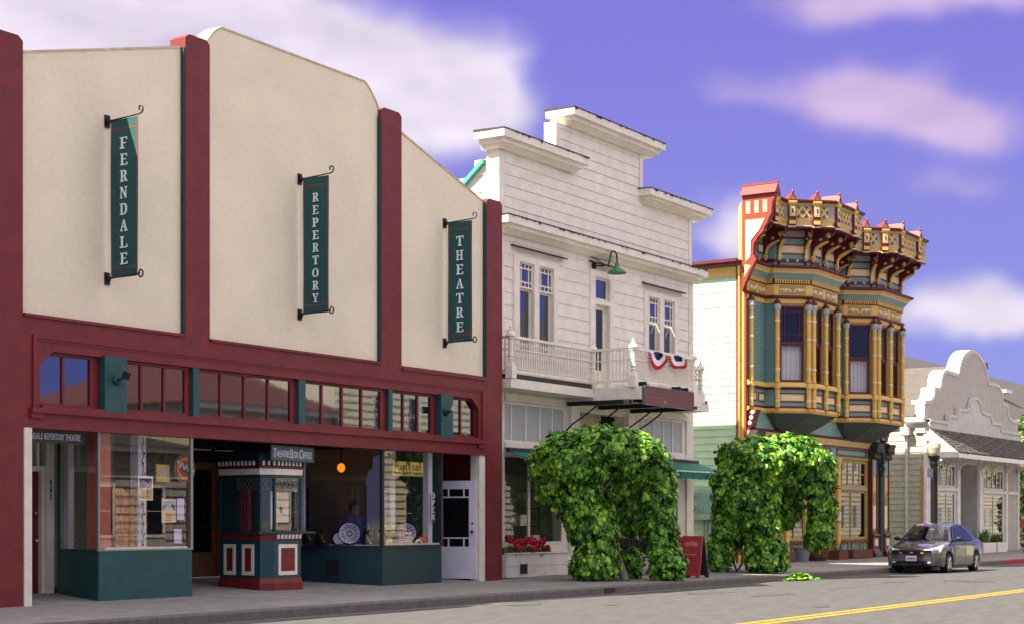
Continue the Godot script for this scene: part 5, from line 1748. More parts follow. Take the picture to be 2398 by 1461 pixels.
		part(T, "bay_face", s, M.v_olive if holes else M.v_teal_board)
		for h in holes:
			sash(T, "upper_sash", h[0], h[1], 6.82, h[3], 0.0, M.v_maroon, M.glass_dark if kind == "cant" else M.mirror, [h[0] + (h[1] - h[0]) * 0.2, h[0] + (h[1] - h[0]) * 0.8] if kind == "cant" and PL[k].x < 47 else [], [7.1, 7.78] if kind == "cant" and PL[k].x < 47 else [], 0.055, 0.02, 0.06)
			sash(T, "lower_sash", h[0], h[1], h[2], 6.82, -0.03, M.v_maroon, M.glass if kind == "cant" else M.mirror_dim, [], [], 0.07, 0.02, 0.05)
			if kind == "cant":
				s = S()
				var n := 20
				for q in n:
					var xa := lerpf(h[0] + 0.02, h[1] - 0.02, float(q) / n)
					var xb := lerpf(h[0] + 0.02, h[1] - 0.02, float(q + 1) / n)
					var za := -0.17 + 0.03 * sin(q * 1.9) + 0.01 * sin(q * 4.3)
					var zb := -0.17 + 0.03 * sin((q + 1) * 1.9) + 0.01 * sin((q + 1) * 4.3)
					fquad(s, Vector3(xa, 5.7, za), Vector3(xb, 5.7, zb), Vector3(xb, 6.74, zb), Vector3(xa, 6.74, za), Vector3(0.5, 6, -3))
				part(T, "lace_curtain", s, M.lace)
				bx(T, "curtain_rod", M.v_cream, h[0], h[1], 6.74, 6.76, -0.15, -0.13)
		if kind == "wall" or kind == "return":
			s = S()
			var y := 5.645
			while y < 8.0:
				pull(s, [[0.0, y], [0.018, y], [0.005, y + 0.088], [0.0, y + 0.088]], "x", 0.03, L - 0.03)
				y += 0.09
			stuff(part(T, "narrow_siding", s, M.v_teal_board))
		# panels under the windows, frieze panels, attic panels
		var spans := []
		if kind == "cant":
			spans = [[0.14, L - 0.14]]
		elif kind == "front":
			spans = [[0.16, L * 0.5 - 0.12], [L * 0.5 + 0.12, L - 0.16]]
		elif kind == "wall" and L > 1.0:
			spans = [[0.2, L * 0.5], [L * 0.6, L - 0.1]] if L < 1.5 else [[0.3, L - 0.3]]
		for q in spans:
			for yy in [[5.05, 5.33, 0.02], [9.5, 9.8, 0.0]]:
				s = S()
				wall(s, q[0], q[1], yy[0], yy[1], yy[2], yy[2] + 0.025, [[q[0] + 0.035, q[1] - 0.035, yy[0] + 0.035, yy[1] - 0.035]])
				var f := part(T, "panel_frame", s, M.v_maroon)
				s = S()
				wall(s, q[0] + 0.036, q[1] - 0.036, yy[0] + 0.036, yy[1] - 0.036, yy[2], yy[2] + 0.018, [[q[0] + 0.065, q[1] - 0.065, yy[0] + 0.065, yy[1] - 0.065]])
				part(f, "inner_frame", s, M.v_gold)
				bx(f, "panel", M.v_cream, q[0] + 0.066, q[1] - 0.066, yy[0] + 0.066, yy[1] - 0.066, yy[2], yy[2] + 0.008)
			bx(T, "frieze_panel", M.v_olive, q[0], q[1], 8.29, 8.55, 0.04, 0.05)
			s = S()
			swag(s, q[0] + 0.03, q[1] - 0.03, 8.3, 0.052)
			part(T, "frieze_scroll", s, M.v_cream)
		# dentils, rail bosses
		s = S()
		var x := 0.0
		while x < L:
			boxes(s, [[x, x + 0.035, 8.61, 8.69, 0.07, 0.105]])
			pull(s, [[0.07, 8.69], [0.115, 8.69], [0.1, 8.73], [0.07, 8.73]], "x", x, x + 0.05)
			x += 0.075
		var dn := part(T, "dentil_row", s, M.v_gold)
		stuff(dn)
		if kind != "return":
			for q in [0.36, 0.64]:
				s = S()
				lathe(s, Vector3.ZERO, [[0.05, 0.0], [0.045, 0.02], [0.0, 0.03]], 6)
				var keep := XF
				XF = keep * Transform3D(Basis(Vector3.RIGHT, PI / 2), Vector3(L * q, 9.305, 0.035))
				part(T, "boss", s, M.v_gold)
				XF = keep
		if kind == "return":
			continue
		# big brackets under the parapet
		var bxs_at := [0.14, L - 0.14]
		if kind == "front":
			bxs_at = [0.12, L * 0.5, L - 0.12]
		for xb in bxs_at:
			bracket(T, xb, 1.42 if kind == "cant" else 1.9)
		var keep := XF
		# turned columns
		var cols := []
		if kind == "cant":
			cols = [0.06, L - 0.06]
		elif kind == "front":
			cols = [0.1, L * 0.5, L - 0.07]
		elif k == 0:
			cols = [0.2]
		for xc in cols:
			XF = keep * Transform3D(Basis.IDENTITY, Vector3(xc, 0, 0.1))
			turned_column(T)
		XF = keep
	XF = Transform3D.IDENTITY
	# bay undersides
	for b in BAYS:
		s = S()
		var top := [Vector3(b[0], 4.73, -0.9), Vector3(b[0], 4.73, -0.6), Vector3(b[1], 4.73, 0.22), Vector3(b[2], 4.73, 0.22), Vector3(b[3], 4.73, -0.6), Vector3(b[3], 4.73, -0.9)]
		var mid := [Vector3(b[0] + 0.35, 4.45, -0.9), Vector3(b[0] + 0.35, 4.45, -0.72), Vector3(b[1] + 0.15, 4.45, -0.15), Vector3(b[2] - 0.15, 4.45, -0.15), Vector3(b[3] - 0.35, 4.45, -0.72), Vector3(b[3] - 0.35, 4.45, -0.9)]
		var cx: float = (b[1] + b[2]) / 2
		var low := [Vector3(b[1] + 0.1, 4.12, -0.9), Vector3(b[1] + 0.1, 4.12, -0.88), Vector3(b[1] + 0.35, 4.12, -0.8), Vector3(b[2] - 0.35, 4.12, -0.8), Vector3(b[2] - 0.1, 4.12, -0.88), Vector3(b[2] - 0.1, 4.12, -0.9)]
		for k in 5:
			fquad(s, top[k], top[k + 1], mid[k + 1], mid[k], Vector3(cx, 5, -1))
			fquad(s, mid[k], mid[k + 1], low[k + 1], low[k], Vector3(cx, 5, -1))
		part(T, "bay_corbel", s, M.v_soffit)
		s = S()
		for q in 7:
			var t := (q + 0.5) / 7.0
			var z := lerpf(0.2, -0.78, t)
			var y := lerpf(4.7, 4.15, t) - 0.02
			box(s, lerpf(b[1], b[1] + 0.35, t), lerpf(b[2], b[2] - 0.35, t), y - 0.015, y + 0.01, z - 0.02, z + 0.02)
		stuff(part(T, "corbel_boards", s, M.v_soffit))
	# scrolled side fins
	for fx in [44.28, 56.1]:
		fin(T, fx)
	# storefront
	var sb := [Vector2(44.45, -0.9), Vector2(56.1, -0.9)]
	for m in [["fascia", "v_teal", [[0.02, 4.2], [0.02, 4.72]]], ["fascia_moulding", "v_maroon", [[0.12, 4.15], [0.16, 4.2], [0.1, 4.24]]], ["shop_cornice", "v_gold_pale", [[0.05, 3.96], [0.08, 4.03], [0.14, 4.149]]], ["shop_moulding", "v_maroon", [[0.06, 3.9], [0.06, 3.959]]], ["sign_band", "v_teal", [[0.01, 3.6], [0.01, 3.899]]], ["sign_moulding", "v_olive", [[0.05, 3.54], [0.05, 3.599]]]]:
		s = S()
		run(s, sb, m[2])
		part(T, m[0], s, M[m[1]])
	for q in [[45.3, 47.0], [47.1, 49.2], [49.35, 51.0], [51.5, 54.2]]:
		s = S()
		wall(s, q[0], q[1], 3.63, 3.87, -0.89, -0.865, [[q[0] + 0.06, q[1] - 0.06, 3.68, 3.83]])
		part(T, "sign_panel_frame", s, M.v_maroon)
	s = S()
	wall(s, 44.5, 56.08, 0.12, 3.54, -1.05, -0.9, [[45.3, 47.0, 0.85, 3.5], [47.2, 48.9, 0.85, 3.5], [49.5, 50.95, 0.25, 3.5], [51.5, 54.26, 0.85, 3.5]])
	part(T, "shop_wall", s, M.v_olive)
	for q in [[45.3, 47.0, [46.15]], [47.2, 48.9, [48.05]], [51.5, 54.26, [52.88]]]:
		var w: float = q[1] - q[0]
		sash(T, "transom_window", q[0], q[1], 2.62, 3.5, -0.92, M.v_olive, M.mirror, [q[0] + w * 0.21, q[0] + w * 0.4, q[0] + w * 0.6, q[0] + w * 0.79], [3.06], 0.07, 0.035)
		bx(T, "transom_bar", M.v_grey, q[0], q[1], 2.5, 2.618, -1.0, -0.86)
		sash(T, "shop_window", q[0], q[1], 0.85, 2.498, -0.92, M.v_olive, M.mirror_dim, q[2], [], 0.08, 0.04)
	sash(T, "shop_door", 49.5, 50.95, 0.25, 3.5, -1.02, M.v_maroon, M.glass_dark, [50.2], [2.5], 0.12, 0.08)
	each(T, "bulkhead_rail", M.v_maroon, [[44.9, 49.45, 0.74, 0.84, -0.9, -0.82], [51.0, 54.3, 0.74, 0.84, -0.9, -0.82]])
	for q in [[45.3, 46.4], [46.6, 47.7], [47.9, 49.0], [51.5, 52.4], [52.6, 53.5], [53.6, 54.25]]:
		bx(T, "bulkhead_panel", M.v_teal, q[0], q[1], 0.3, 0.66, -0.9, -0.88)
	for cx in [51.24, 47.04]:
		porch_column(T, cx)
	XF = Transform3D.IDENTITY
	# carved pilasters
	for x0 in [44.5, 54.42, 55.55]:
		var w := 0.52
		bx(T, "pilaster", M.v_olive, x0, x0 + w, 0.15, 3.95, -0.9, -0.78)
		each(T, "pilaster_edge", M.v_maroon, [[x0 - 0.03, x0 + 0.06, 0.15, 3.9, -0.9, -0.74], [x0 + w - 0.06, x0 + w + 0.02, 0.15, 3.9, -0.9, -0.74]])
		s = S()
		pull(s, [[-0.9, 0.15], [-0.6, 0.15], [-0.6, 0.32], [-0.7, 0.5], [-0.7, 0.9], [-0.64, 0.95], [-0.74, 1.05], [-0.74, 1.12], [-0.9, 1.12]], "x", x0 - 0.04, x0 + w + 0.03)
		part(T, "pilaster_base", s, M.v_maroon)
		bx(T, "pilaster_panel", M.v_cream, x0 + 0.12, x0 + w - 0.12, 1.2, 2.0, -0.78, -0.765)
		bx(T, "pilaster_panel", M.v_cream, x0 + 0.1, x0 + w - 0.1, 0.6, 0.85, -0.7, -0.688)
		bx(T, "pilaster_panel", M.v_gold_pale, x0 + 0.12, x0 + w - 0.12, 2.45, 3.0, -0.78, -0.765)
		bx(T, "pilaster_panel", M.v_teal, x0 + 0.08, x0 + w - 0.08, 3.05, 3.6, -0.78, -0.765)
		s = S()
		for q in 7:
			ball(s, Vector3(x0 + w / 2 + 0.07 * (1 if q % 2 else -1), 2.5 + q * 0.07, -0.76), Vector3(0.06, 0.035, 0.02), 6, 4)
			ball(s, Vector3(x0 + w / 2 + 0.1 * sin(q * 2.4), 2.06 + q * 0.04, -0.76), Vector3(0.04, 0.03, 0.02), 6, 4)
		part(T, "pilaster_carving", s, M.v_gold_pale)
		# leafy capital with scroll bracket
		s = S()
		pull(s, [[-0.9, 3.6], [-0.76, 3.6], [-0.7, 3.75], [-0.55, 3.95], [-0.5, 4.15], [-0.9, 4.15]], "x", x0 - 0.04, x0 + w + 0.04)
		for q in 10:
			ball(s, Vector3(x0 + w * (q % 5) / 4.0, 3.7 + 0.2 * (q / 5), -0.68 + 0.1 * (q / 5)), Vector3(0.07, 0.1, 0.05), 6, 5)
		part(T, "pilaster_capital", s, M.v_stone)
		s = S()
		pull(s, [[-0.9, 4.2], [-0.72, 4.25], [-0.66, 4.5], [-0.56, 4.75], [-0.9, 4.75]], "x", x0, x0 + 0.3)
		part(T, "scroll_bracket", s, M.v_maroon)
		s = S()
		for q in 3:
			ball(s, Vector3(x0 - 0.01, 4.35 + q * 0.16, -0.78 + q * 0.05), Vector3(0.03, 0.07, 0.07), 8, 6)
		part(T, "scroll_rosette", s, M.v_cream)
	s = S()
	tube(s, [Vector3(55.28, 0.15, -0.76), Vector3(55.28, 3.2, -0.76), Vector3(55.25, 3.6, -0.8), Vector3(55.28, 4.1, -0.7)], 0.09, 10)
	part(T, "downspout", s, M.v_dark_teal)
	s = S()
	for q in 9:
		ball(s, Vector3(55.2 + 0.05 * (q % 3), 3.1 + q * 0.1, -0.66), Vector3(0.09, 0.07, 0.07), 7, 5)
	part(T, "downspout_head", s, M.v_dark_teal)


func swag(s: SurfaceTool, x0: float, x1: float, y: float, z: float) -> void:
	# leafy scrolls left and right of a middle boss
	var c := (x0 + x1) / 2
	for side in [-1.0, 1.0]:
		for k in 9:
			var t := k / 8.0
			var x: float = lerpf(c + side * 0.05, x1 if side > 0 else x0, t)
			var yy := y + 0.06 + 0.08 * absf(sin(t * 5.5))
			ball(s, Vector3(x, yy, z), Vector3(0.035 + 0.02 * sin(k * 2.2), 0.022 + 0.02 * absf(sin(k * 1.3)), 0.012), 6, 4)
		ball(s, Vector3(c + side * (x1 - x0) * 0.28, y + 0.13, z), Vector3(0.05, 0.05, 0.014), 8, 4)


func bracket(T: Node3D, x: float, deep: float) -> void:
	var s := S()
	var top := [[0.0, 10.2], [0.4, 10.2], [0.4, 10.12], [0.38, 10.02], [0.3, 9.98], [0.34, 9.9], [0.28, 9.8], [0.2, 9.74], [0.13, 9.62], [0.1, 9.45], [0.07, 9.25], [0.03, 9.18], [0.0, 9.18]]
	for q in top:
		q[0] *= lerpf(0.75, deep, smoothstep(9.55, 10.1, q[1]))
	pull(s, top, "x", x - 0.036, x + 0.036)
	var b := part(T, "parapet_bracket", s, M.v_maroon)
	s = S()
	var rib := [[0.07, 9.3], [0.115, 9.3], [0.15, 9.45], [0.18, 9.62], [0.25, 9.72], [0.33, 9.79], [0.4, 9.87], [0.33, 9.88], [0.24, 9.82], [0.16, 9.74], [0.12, 9.6]]
	for q in rib:
		q[0] *= lerpf(0.75, deep, smoothstep(9.55, 10.1, q[1]))
	pull(s, rib, "x", x - 0.048, x + 0.048)
	part(b, "curved_rib", s, M.v_gold)
	s = S()
	ball(s, Vector3(x, 10.06, 0.3 * deep), Vector3(0.062, 0.09, 0.1), 8, 6)
	ball(s, Vector3(x, 9.95, 0.17 * deep), Vector3(0.058, 0.06, 0.08), 8, 6)
	boxes(s, [[x - 0.055, x + 0.055, 9.36, 9.46, 0.03, 0.13]])
	part(b, "rosette", s, M.v_gold_pale)


func lattice(T: Node3D, x: float, y: float) -> void:
	var s := S()
	for q in [[x, y + 0.02, x + 0.22, y + 0.3], [x, y + 0.3, x + 0.22, y + 0.02]]:
		var a := Vector2(q[0], q[1])
		var b := Vector2(q[2], q[3])
		var n := (b - a).orthogonal().normalized() * 0.022
		var lift := 0.028 if q[1] < q[3] else 0.024
		pull(s, [a - n, b - n, b + n, a + n], "z", 0.0, lift)
	var l := part(T, "lattice", s, M.v_gold)
	s = S()
	for q in [[0.11, 0.02], [0.11, 0.3], [0.0, 0.16], [0.22, 0.16]]:
		ball(s, Vector3(x + q[0], y + q[1], 0.005), Vector3(0.035, 0.035, 0.012), 6, 4)
	stuff(part(l, "lattice_leaf", s, M.v_dark_teal))


func parapet_post(T: Node3D, x: float) -> void:
	var s := S()
	boxes(s, [[x - 0.12, x + 0.12, 10.27, 10.98, -0.02, 0.07]])
	var p := part(T, "parapet_post", s, M.v_maroon)
	bxs(p, "post_panel", M.v_gold, [[x - 0.09, x + 0.09, 10.52, 10.84, 0.07, 0.085], [x - 0.1, x + 0.1, 10.29, 10.4, 0.07, 0.082]])
	bx(p, "post_inset", M.v_cream, x - 0.055, x + 0.055, 10.57, 10.79, 0.085, 0.092)
	bx(p, "post_slot", M.v_dark_teal, x - 0.025, x + 0.025, 10.61, 10.75, 0.092, 0.098)
	s = S()
	pull(s, [[-0.02, 10.86], [0.07, 10.86], [0.13, 10.93], [0.13, 10.98], [-0.02, 10.98]], "x", x - 0.13, x + 0.13)
	part(p, "post_cap", s, M.v_gold)
	s = S()
	pull(s, [[x - 0.11, 10.985], [x + 0.11, 10.985], [x, 11.18]], "z", -0.45, 0.1)
	part(p, "gablet", s, M.v_capital)
	s = S()
	for sd in [-1.0, 1.0]:
		pull(s, [[x + sd * 0.15, 10.97], [x + sd * 0.11, 10.97], [x, 11.175], [x, 11.235]], "z", -0.47, 0.13)
	ball(s, Vector3(x, 11.245, 0.1), Vector3(0.045, 0.06, 0.045), 8, 6)
	part(p, "gablet_roof", s, M.v_brick)
	s = S()
	for k in 4:
		boxes(s, [[x - 0.11 + k * 0.06, x - 0.07 + k * 0.06, 10.2, 10.235, 0.0, 0.05]])
	part(p, "drop", s, M.v_cream)


var column_parts := []


func turned_column(T: Node3D) -> void:
	if column_parts.is_empty():
		var s := S()
		lathe(s, Vector3.ZERO, [[0.0, 4.74], [0.05, 4.78], [0.075, 4.84], [0.075, 5.4], [0.095, 5.45], [0.095, 5.6], [0.075, 5.66], [0.068, 5.8], [0.068, 7.68], [0.08, 7.7]], 12)
		column_parts.append(["bay_column", s.commit(), "v_gold"])
		s = S()
		for y in [5.05, 6.0, 6.9, 7.45]:
			lathe(s, Vector3.ZERO, [[0.07, y], [0.079, y + 0.01], [0.079, y + 0.06], [0.07, y + 0.07]], 12)
		column_parts.append(["band", s.commit(), "v_cream"])
		s = S()
		for y in [5.43, 5.61, 4.85]:
			lathe(s, Vector3.ZERO, [[0.07, y], [0.1, y + 0.015], [0.07, y + 0.035]], 12)
		column_parts.append(["ring", s.commit(), "v_maroon"])
		s = S()
		lathe(s, Vector3.ZERO, [[0.07, 7.69], [0.075, 7.8], [0.105, 7.92], [0.11, 7.97], [0.08, 7.98]], 12)
		for k in 8:
			var a := TAU * k / 8
			ball(s, Vector3(cos(a) * 0.09, 7.86, sin(a) * 0.09), Vector3(0.025, 0.06, 0.025), 5, 4)
		column_parts.append(["capital", s.commit(), "v_capital"])
		s = S()
		lathe(s, Vector3.ZERO, [[0.11, 7.98], [0.115, 8.02], [0.09, 8.07], [0.035, 8.11], [0.025, 8.14], [0.0, 8.17]], 12)
		column_parts.append(["cap", s.commit(), "v_maroon"])
	var c: MeshInstance3D
	for q in column_parts:
		if c == null:
			c = mk(T, q[0], q[1], M[q[2]])
		else:
			mk(c, q[0], q[1], M[q[2]])


func fin(T: Node3D, fx: float) -> void:
	var out := [[-0.93, 8.2], [-0.85, 8.41], [-0.69, 8.74], [-0.55, 9.0], [-0.48, 9.12], [-0.58, 9.3], [-0.56, 9.58], [-0.42, 9.78], [-0.26, 9.92], [-0.22, 10.05], [-0.14, 10.14], [-0.08, 10.3], [0.0, 10.42], [0.03, 10.75], [0.14, 10.95], [0.14, 11.02], [-0.93, 11.02]]
	var s := S()
	pull(s, out, "x", fx, fx + 0.17)
	var f := part(T, "side_fin", s, M.v_brick)
	s = S()
	pull(s, [[fx - 0.1, 11.02], [fx + 0.32, 11.02], [fx + 0.11, 11.33]], "z", -0.95, 0.17)
	part(f, "ridge_cap", s, M.v_brick)
	s = S()
	box(s, fx + 0.08, fx + 0.14, 11.31, 11.36, -0.96, 0.19)
	part(f, "ridge_roll", s, M.v_brick)
	var shapes := [[[-0.8, 10.47], [-0.66, 10.47], [-0.66, 10.84], [-0.8, 10.84]], [[-0.53, 10.47], [-0.39, 10.47], [-0.39, 10.84], [-0.53, 10.84]], [[-0.26, 10.47], [-0.12, 10.47], [-0.12, 10.84], [-0.26, 10.84]], [[-0.82, 9.05], [-0.66, 9.2], [-0.68, 9.65], [-0.36, 9.98], [-0.18, 10.3], [-0.82, 10.3]], [[-0.84, 8.62], [-0.64, 8.95], [-0.84, 9.0]]]
	for q in shapes:
		s = S()
		pull(s, q, "x", fx - 0.015, fx)
		part(f, "panel_frame", s, M.v_gold)
		var c := Vector2.ZERO
		for p in q:
			c += Vector2(p[0], p[1]) / q.size()
		var inn := []
		for p in q:
			var d := Vector2(p[0], p[1]) - c
			inn.append(c + d * (1.0 - 0.032 / maxf(d.length() * 0.55, 0.05)))
		s = S()
		pull(s, inn, "x", fx - 0.024, fx - 0.015)
		part(f, "panel", s, M.v_cream)


func porch_column(T: Node3D, cx: float) -> void:
	XF = Transform3D(Basis.IDENTITY, Vector3(cx, 0, -0.72))
	var s := S()
	lathe(s, Vector3.ZERO, [[0.11, 0.18], [0.11, 0.45], [0.085, 0.48], [0.085, 3.3], [0.12, 3.4], [0.12, 3.54]], 14)
	var col := part(T, "porch_column", s, M.v_gold)
	for y in [0.5, 1.45, 1.62]:
		s = S()
		lathe(s, Vector3.ZERO, [[0.09, y], [0.098, y + 0.02], [0.098, y + 0.12], [0.09, y + 0.14]], 14)
		part(col, "band", s, M.v_cream)
	for y in [0.46, 1.42, 1.8, 2.52, 2.6, 3.42]:
		s = S()
		lathe(s, Vector3.ZERO, [[0.086, y], [0.105, y + 0.015], [0.086, y + 0.03]], 14)
		part(col, "ring", s, M.v_maroon)


# ---------------------------------------------------------------- mission-style shop
func mission_shop() -> void:
	var T := thing("mission_shop_building", "pale shop with tall curved mission gable and shingled pent roof", "building", Vector3(66.4, 0.2, -1))
	each(T, "wall", M.mission, [[60.42, 60.6, 0.1, 5.2, -14, -0.92], [72.3, 72.45, 0.1, 5.2, -14, -0.92], [60.42, 72.45, 0.1, 5.2, -14.2, -14]])
	XF = frame_of(Vector2(60.42, -7.0), Vector2(60.42, -0.95))
	clad(T, "siding_board", [M.weathered0, M.weathered1, M.weathered2], 0, 5.98, 0.15, 5.0, 0.0, 0.218, [], 0.03)
	XF = Transform3D.IDENTITY
	bx(T, "frieze_board", M.mission, 60.38, 60.419, 5.0, 5.2, -7, -0.95)
	each(T, "corner_board", M.mission_trim, [[60.36, 60.6, 0.15, 5.0, -0.97, -0.86]])
	var s := S()
	pull(s, [[60.12, 5.2], [60.3, 5.2], [60.3, 5.38], [60.08, 5.38]], "z", -14, -0.9)
	part(T, "gutter", s, M.mission_trim)
	bx(T, "soffit", M.mission_trim, 60.2, 60.6, 5.14, 5.199, -14, -0.95)
	s = S()
	tube(s, [Vector3(60.2, 5.2, -1.62), Vector3(60.22, 5.0, -1.62)], 0.05, 8)
	boxes(s, [[60.05, 60.34, 4.72, 5.0, -1.78, -1.46]])
	tube(s, [Vector3(60.3, 4.72, -1.62), Vector3(60.33, 0.2, -1.62)], 0.055, 8)
	part(T, "downspout", s, M.mission)
	s = S()
	tube(s, [Vector3(60.33, 3.55, -1.02), Vector3(60.34, 0.2, -1.02)], 0.035, 7)
	part(T, "rusty_pipe", s, M.rust)
	# roof
	for q in [[60.1, 5.36, 66.4, 7.75], [72.7, 5.36, 66.4, 7.75]]:
		s = S()
		pull(s, [[q[0], q[1]], [q[2], q[3]], [q[2], q[3] + 0.08], [q[0], q[1] + 0.08]], "z", -14.3, -1.25)
		part(T, "roof", s, M.roof_grey)
	s = S()
	pull(s, [[60.5, 5.2], [72.3, 5.2], [66.4, 7.7]], "z", -1.6, -1.3)
	part(T, "gable_wall", s, M.mission)
	s = S()
	lathe(s, Vector3(70.3, 0, -1.7), [[0.1, 5.4], [0.1, 8.0], [0.16, 8.02], [0.16, 8.12], [0.11, 8.14], [0.15, 8.2], [0.15, 8.27], [0, 8.29]], 12)
	part(T, "vent_pipe", s, M.roof_grey)
	# curved gable front
	var o := [Vector2(60.3, 4.8), Vector2(60.3, 6.0), Vector2(60.75, 6.0)]
	for k in 5:
		var a := k / 4.0 * PI / 2
		o.append(Vector2(60.9 + 0.5 * sin(a), 6.05 + 0.5 * (1 - cos(a))))
	o.append(Vector2(61.95, 6.58))
	for k in 6:
		var a := k / 5.0 * PI / 2
		o.append(Vector2(62.85 - 0.75 * cos(a), 6.65 + 0.68 * sin(a)))
	o.append(Vector2(64.2, 7.28))
	for k in 15:
		var a := PI - (0.12 + (PI - 0.24) * k / 14.0)
		o.append(Vector2(66.2 + 1.92 * cos(a), 7.18 + 1.2 * sin(a)))
	o.append(Vector2(68.2, 7.26))
	for k in 6:
		var a := PI / 2 - k / 5.0 * PI / 2
		o.append(Vector2(69.5 + 0.72 * cos(a), 6.6 + 0.64 * sin(a)))
	o.append_array([Vector2(70.25, 6.5), Vector2(70.85, 6.48)])
	for k in 5:
		var a := PI / 2 * (1 - k / 4.0)
		o.append(Vector2(71.45 - 0.5 * sin(a), 5.9 + 0.5 * (1 - cos(a))))
	o.append_array([Vector2(72.0, 5.85), Vector2(72.5, 5.85), Vector2(72.5, 4.8)])
	s = S()
	pull(s, o, "z", -1.28, -0.9)
	part(T, "gable_front", s, M.mission_front)
	# white coping along the curve
	for k in range(1, o.size() - 2):
		var a: Vector2 = o[k]
		var b: Vector2 = o[k + 1]
		a += (a - b).normalized() * 0.006
		var n := (b - a).orthogonal().normalized()
		if n.dot(Vector2(66.2, 5.0) - a) > 0:
			n = -n
		s = S()
		pull(s, [a - n * 0.12, b - n * 0.12, b + n * 0.03, a + n * 0.03], "z", -1.42, -0.87 + 0.001 * (k % 3))
		part(T, "coping", s, M.mission)
	s = S()
	var x := 60.7
	while x < 72.2:
		var top := 4.9
		for k in range(1, o.size() - 2):
			if (o[k].x - x) * (o[k + 1].x - x) <= 0:
				top = maxf(top, minf(o[k].y, o[k + 1].y) - 0.24)
		box(s, x, x + 0.018, 4.9, top, -0.9, -0.888)
		x += 0.19
	stuff(part(T, "board_joint", s, M.mission))
	var inner := [[60.4, 4.5], [60.4, 5.3], [62.5, 5.3], [62.5, 5.58], [63.7, 5.58], [63.8, 5.9], [65.0, 5.92]]
	for k in 9:
		var a := PI - PI * k / 8.0
		inner.append([66.0 + 0.72 * cos(a), 5.98 + 0.5 * sin(a)])
	inner.append_array([[67.0, 5.92], [68.0, 5.9], [68.1, 5.58], [69.4, 5.58], [69.4, 5.3], [72.45, 5.3], [72.45, 4.5]])
	s = S()
	pull(s, inner, "z", -0.87, -0.74)
	part(T, "lower_gable", s, M.mission)
	for k in range(1, inner.size() - 2):
		var a := Vector2(inner[k][0], inner[k][1])
		var b := Vector2(inner[k + 1][0], inner[k + 1][1])
		var n := (b - a).orthogonal().normalized()
		if n.dot(Vector2(66.0, 4.6) - a) > 0:
			n = -n
		s = S()
		pull(s, [a - n * 0.1, b - n * 0.1, b + n * 0.02, a + n * 0.02], "z", -0.86, -0.7 + 0.001 * (k % 3))
		part(T, "coping", s, M.mission)
	# shingled pent roof
	s = S()
	pull(s, [[-0.75, 4.95], [0.36, 4.02], [0.36, 3.98], [-0.75, 4.88]], "x", 60.45, 72.5)
	var pent := part(T, "pent_roof", s, M.shingle2)
	for tone in 3:
		s = S()
		for row in 9:
			var t := row / 9.0
			for c in 48:
				if (row * 7 + c * 5 + c / 3) % 3 != tone:
					continue
				var xa := 60.45 + c * 0.25 + 0.06 * (row % 2)
				var z0 := lerpf(-0.72, 0.3, t)
				var y0 := lerpf(4.95, 4.07, t)
				var th := rng.randf_range(0.018, 0.045)
				pull(s, [[z0, y0 - 0.02], [z0, y0 + 0.012], [z0 + 0.15 + rng.randf_range(-0.01, 0.015), y0 - 0.125 + th], [z0 + 0.15, y0 - 0.15]], "x", xa, xa + 0.24)
		stuff(part(pent, "shingles", s, M["shingle%d" % tone]))
	bx(T, "fascia", M.mission_trim, 60.4, 72.52, 3.83, 4.0, 0.34, 0.38)
	s = S()
	pull(s, [[-0.75, 3.84], [0.37, 3.84], [0.37, 4.0], [-0.75, 4.93]], "x", 60.36, 60.44)
	part(T, "pent_end", s, M.mission_trim)
	for xb in [61.0, 62.6, 64.1, 66.9, 68.5, 70.5, 72.2]:
		s = S()
		pull(s, [[-0.84, 3.5], [-0.84, 3.83], [-0.3, 3.83], [-0.3, 3.78], [-0.55, 3.74], [-0.72, 3.62], [-0.78, 3.5]], "x", xb - 0.05, xb + 0.05)
		part(T, "eave_bracket", s, M.mission_trim)
	# shopfront
	s = S()
	wall(s, 60.5, 72.45, 0.12, 4.5, -1.05, -0.9, [[61.4, 63.85, 0.75, 2.6], [61.4, 63.85, 2.8, 3.66], [64.35, 66.75, 0.2, 3.75], [67.5, 70.3, 0.74, 2.58], [67.5, 70.3, 2.78, 3.63]])
	part(T, "shop_wall", s, M.mission)
	sash(T, "shop_window", 61.4, 63.85, 0.75, 2.6, -0.9, M.mission_trim, M.mirror, [62.8], [], 0.07, 0.03)
	sash(T, "transom_window", 61.4, 63.85, 2.8, 3.66, -0.9, M.mission_trim, M.mirror_dim, [62.1, 62.9, 63.4], [], 0.06, 0.06)
	sash(T, "shop_window", 67.5, 70.3, 0.74, 2.58, -0.9, M.mission_trim, M.mirror, [68.9], [], 0.07, 0.03)
	sash(T, "transom_window", 67.5, 70.3, 2.78, 3.63, -0.9, M.mission_trim, M.mirror_dim, [68.1, 68.8, 69.4, 69.9], [], 0.06, 0.08)
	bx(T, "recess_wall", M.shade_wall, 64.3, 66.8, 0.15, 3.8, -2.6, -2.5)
	each(T, "recess_side", M.mission, [[64.2, 64.34, 0.15, 3.8, -2.5, -1.051], [66.76, 66.9, 0.15, 3.8, -2.5, -1.051], [64.34, 66.76, 3.76, 3.85, -2.5, -1.051]])
	sash(T, "recess_window", 64.4, 66.0, 0.7, 2.55, -2.3, M.plastic_grey, M.mirror_dim, [], [], 0.08)
	sash(T, "recess_transom", 64.4, 66.7, 2.65, 3.74, -2.3, M.sign_grey, M.mirror_dim, [65.1], [3.2], 0.06, 0.05)
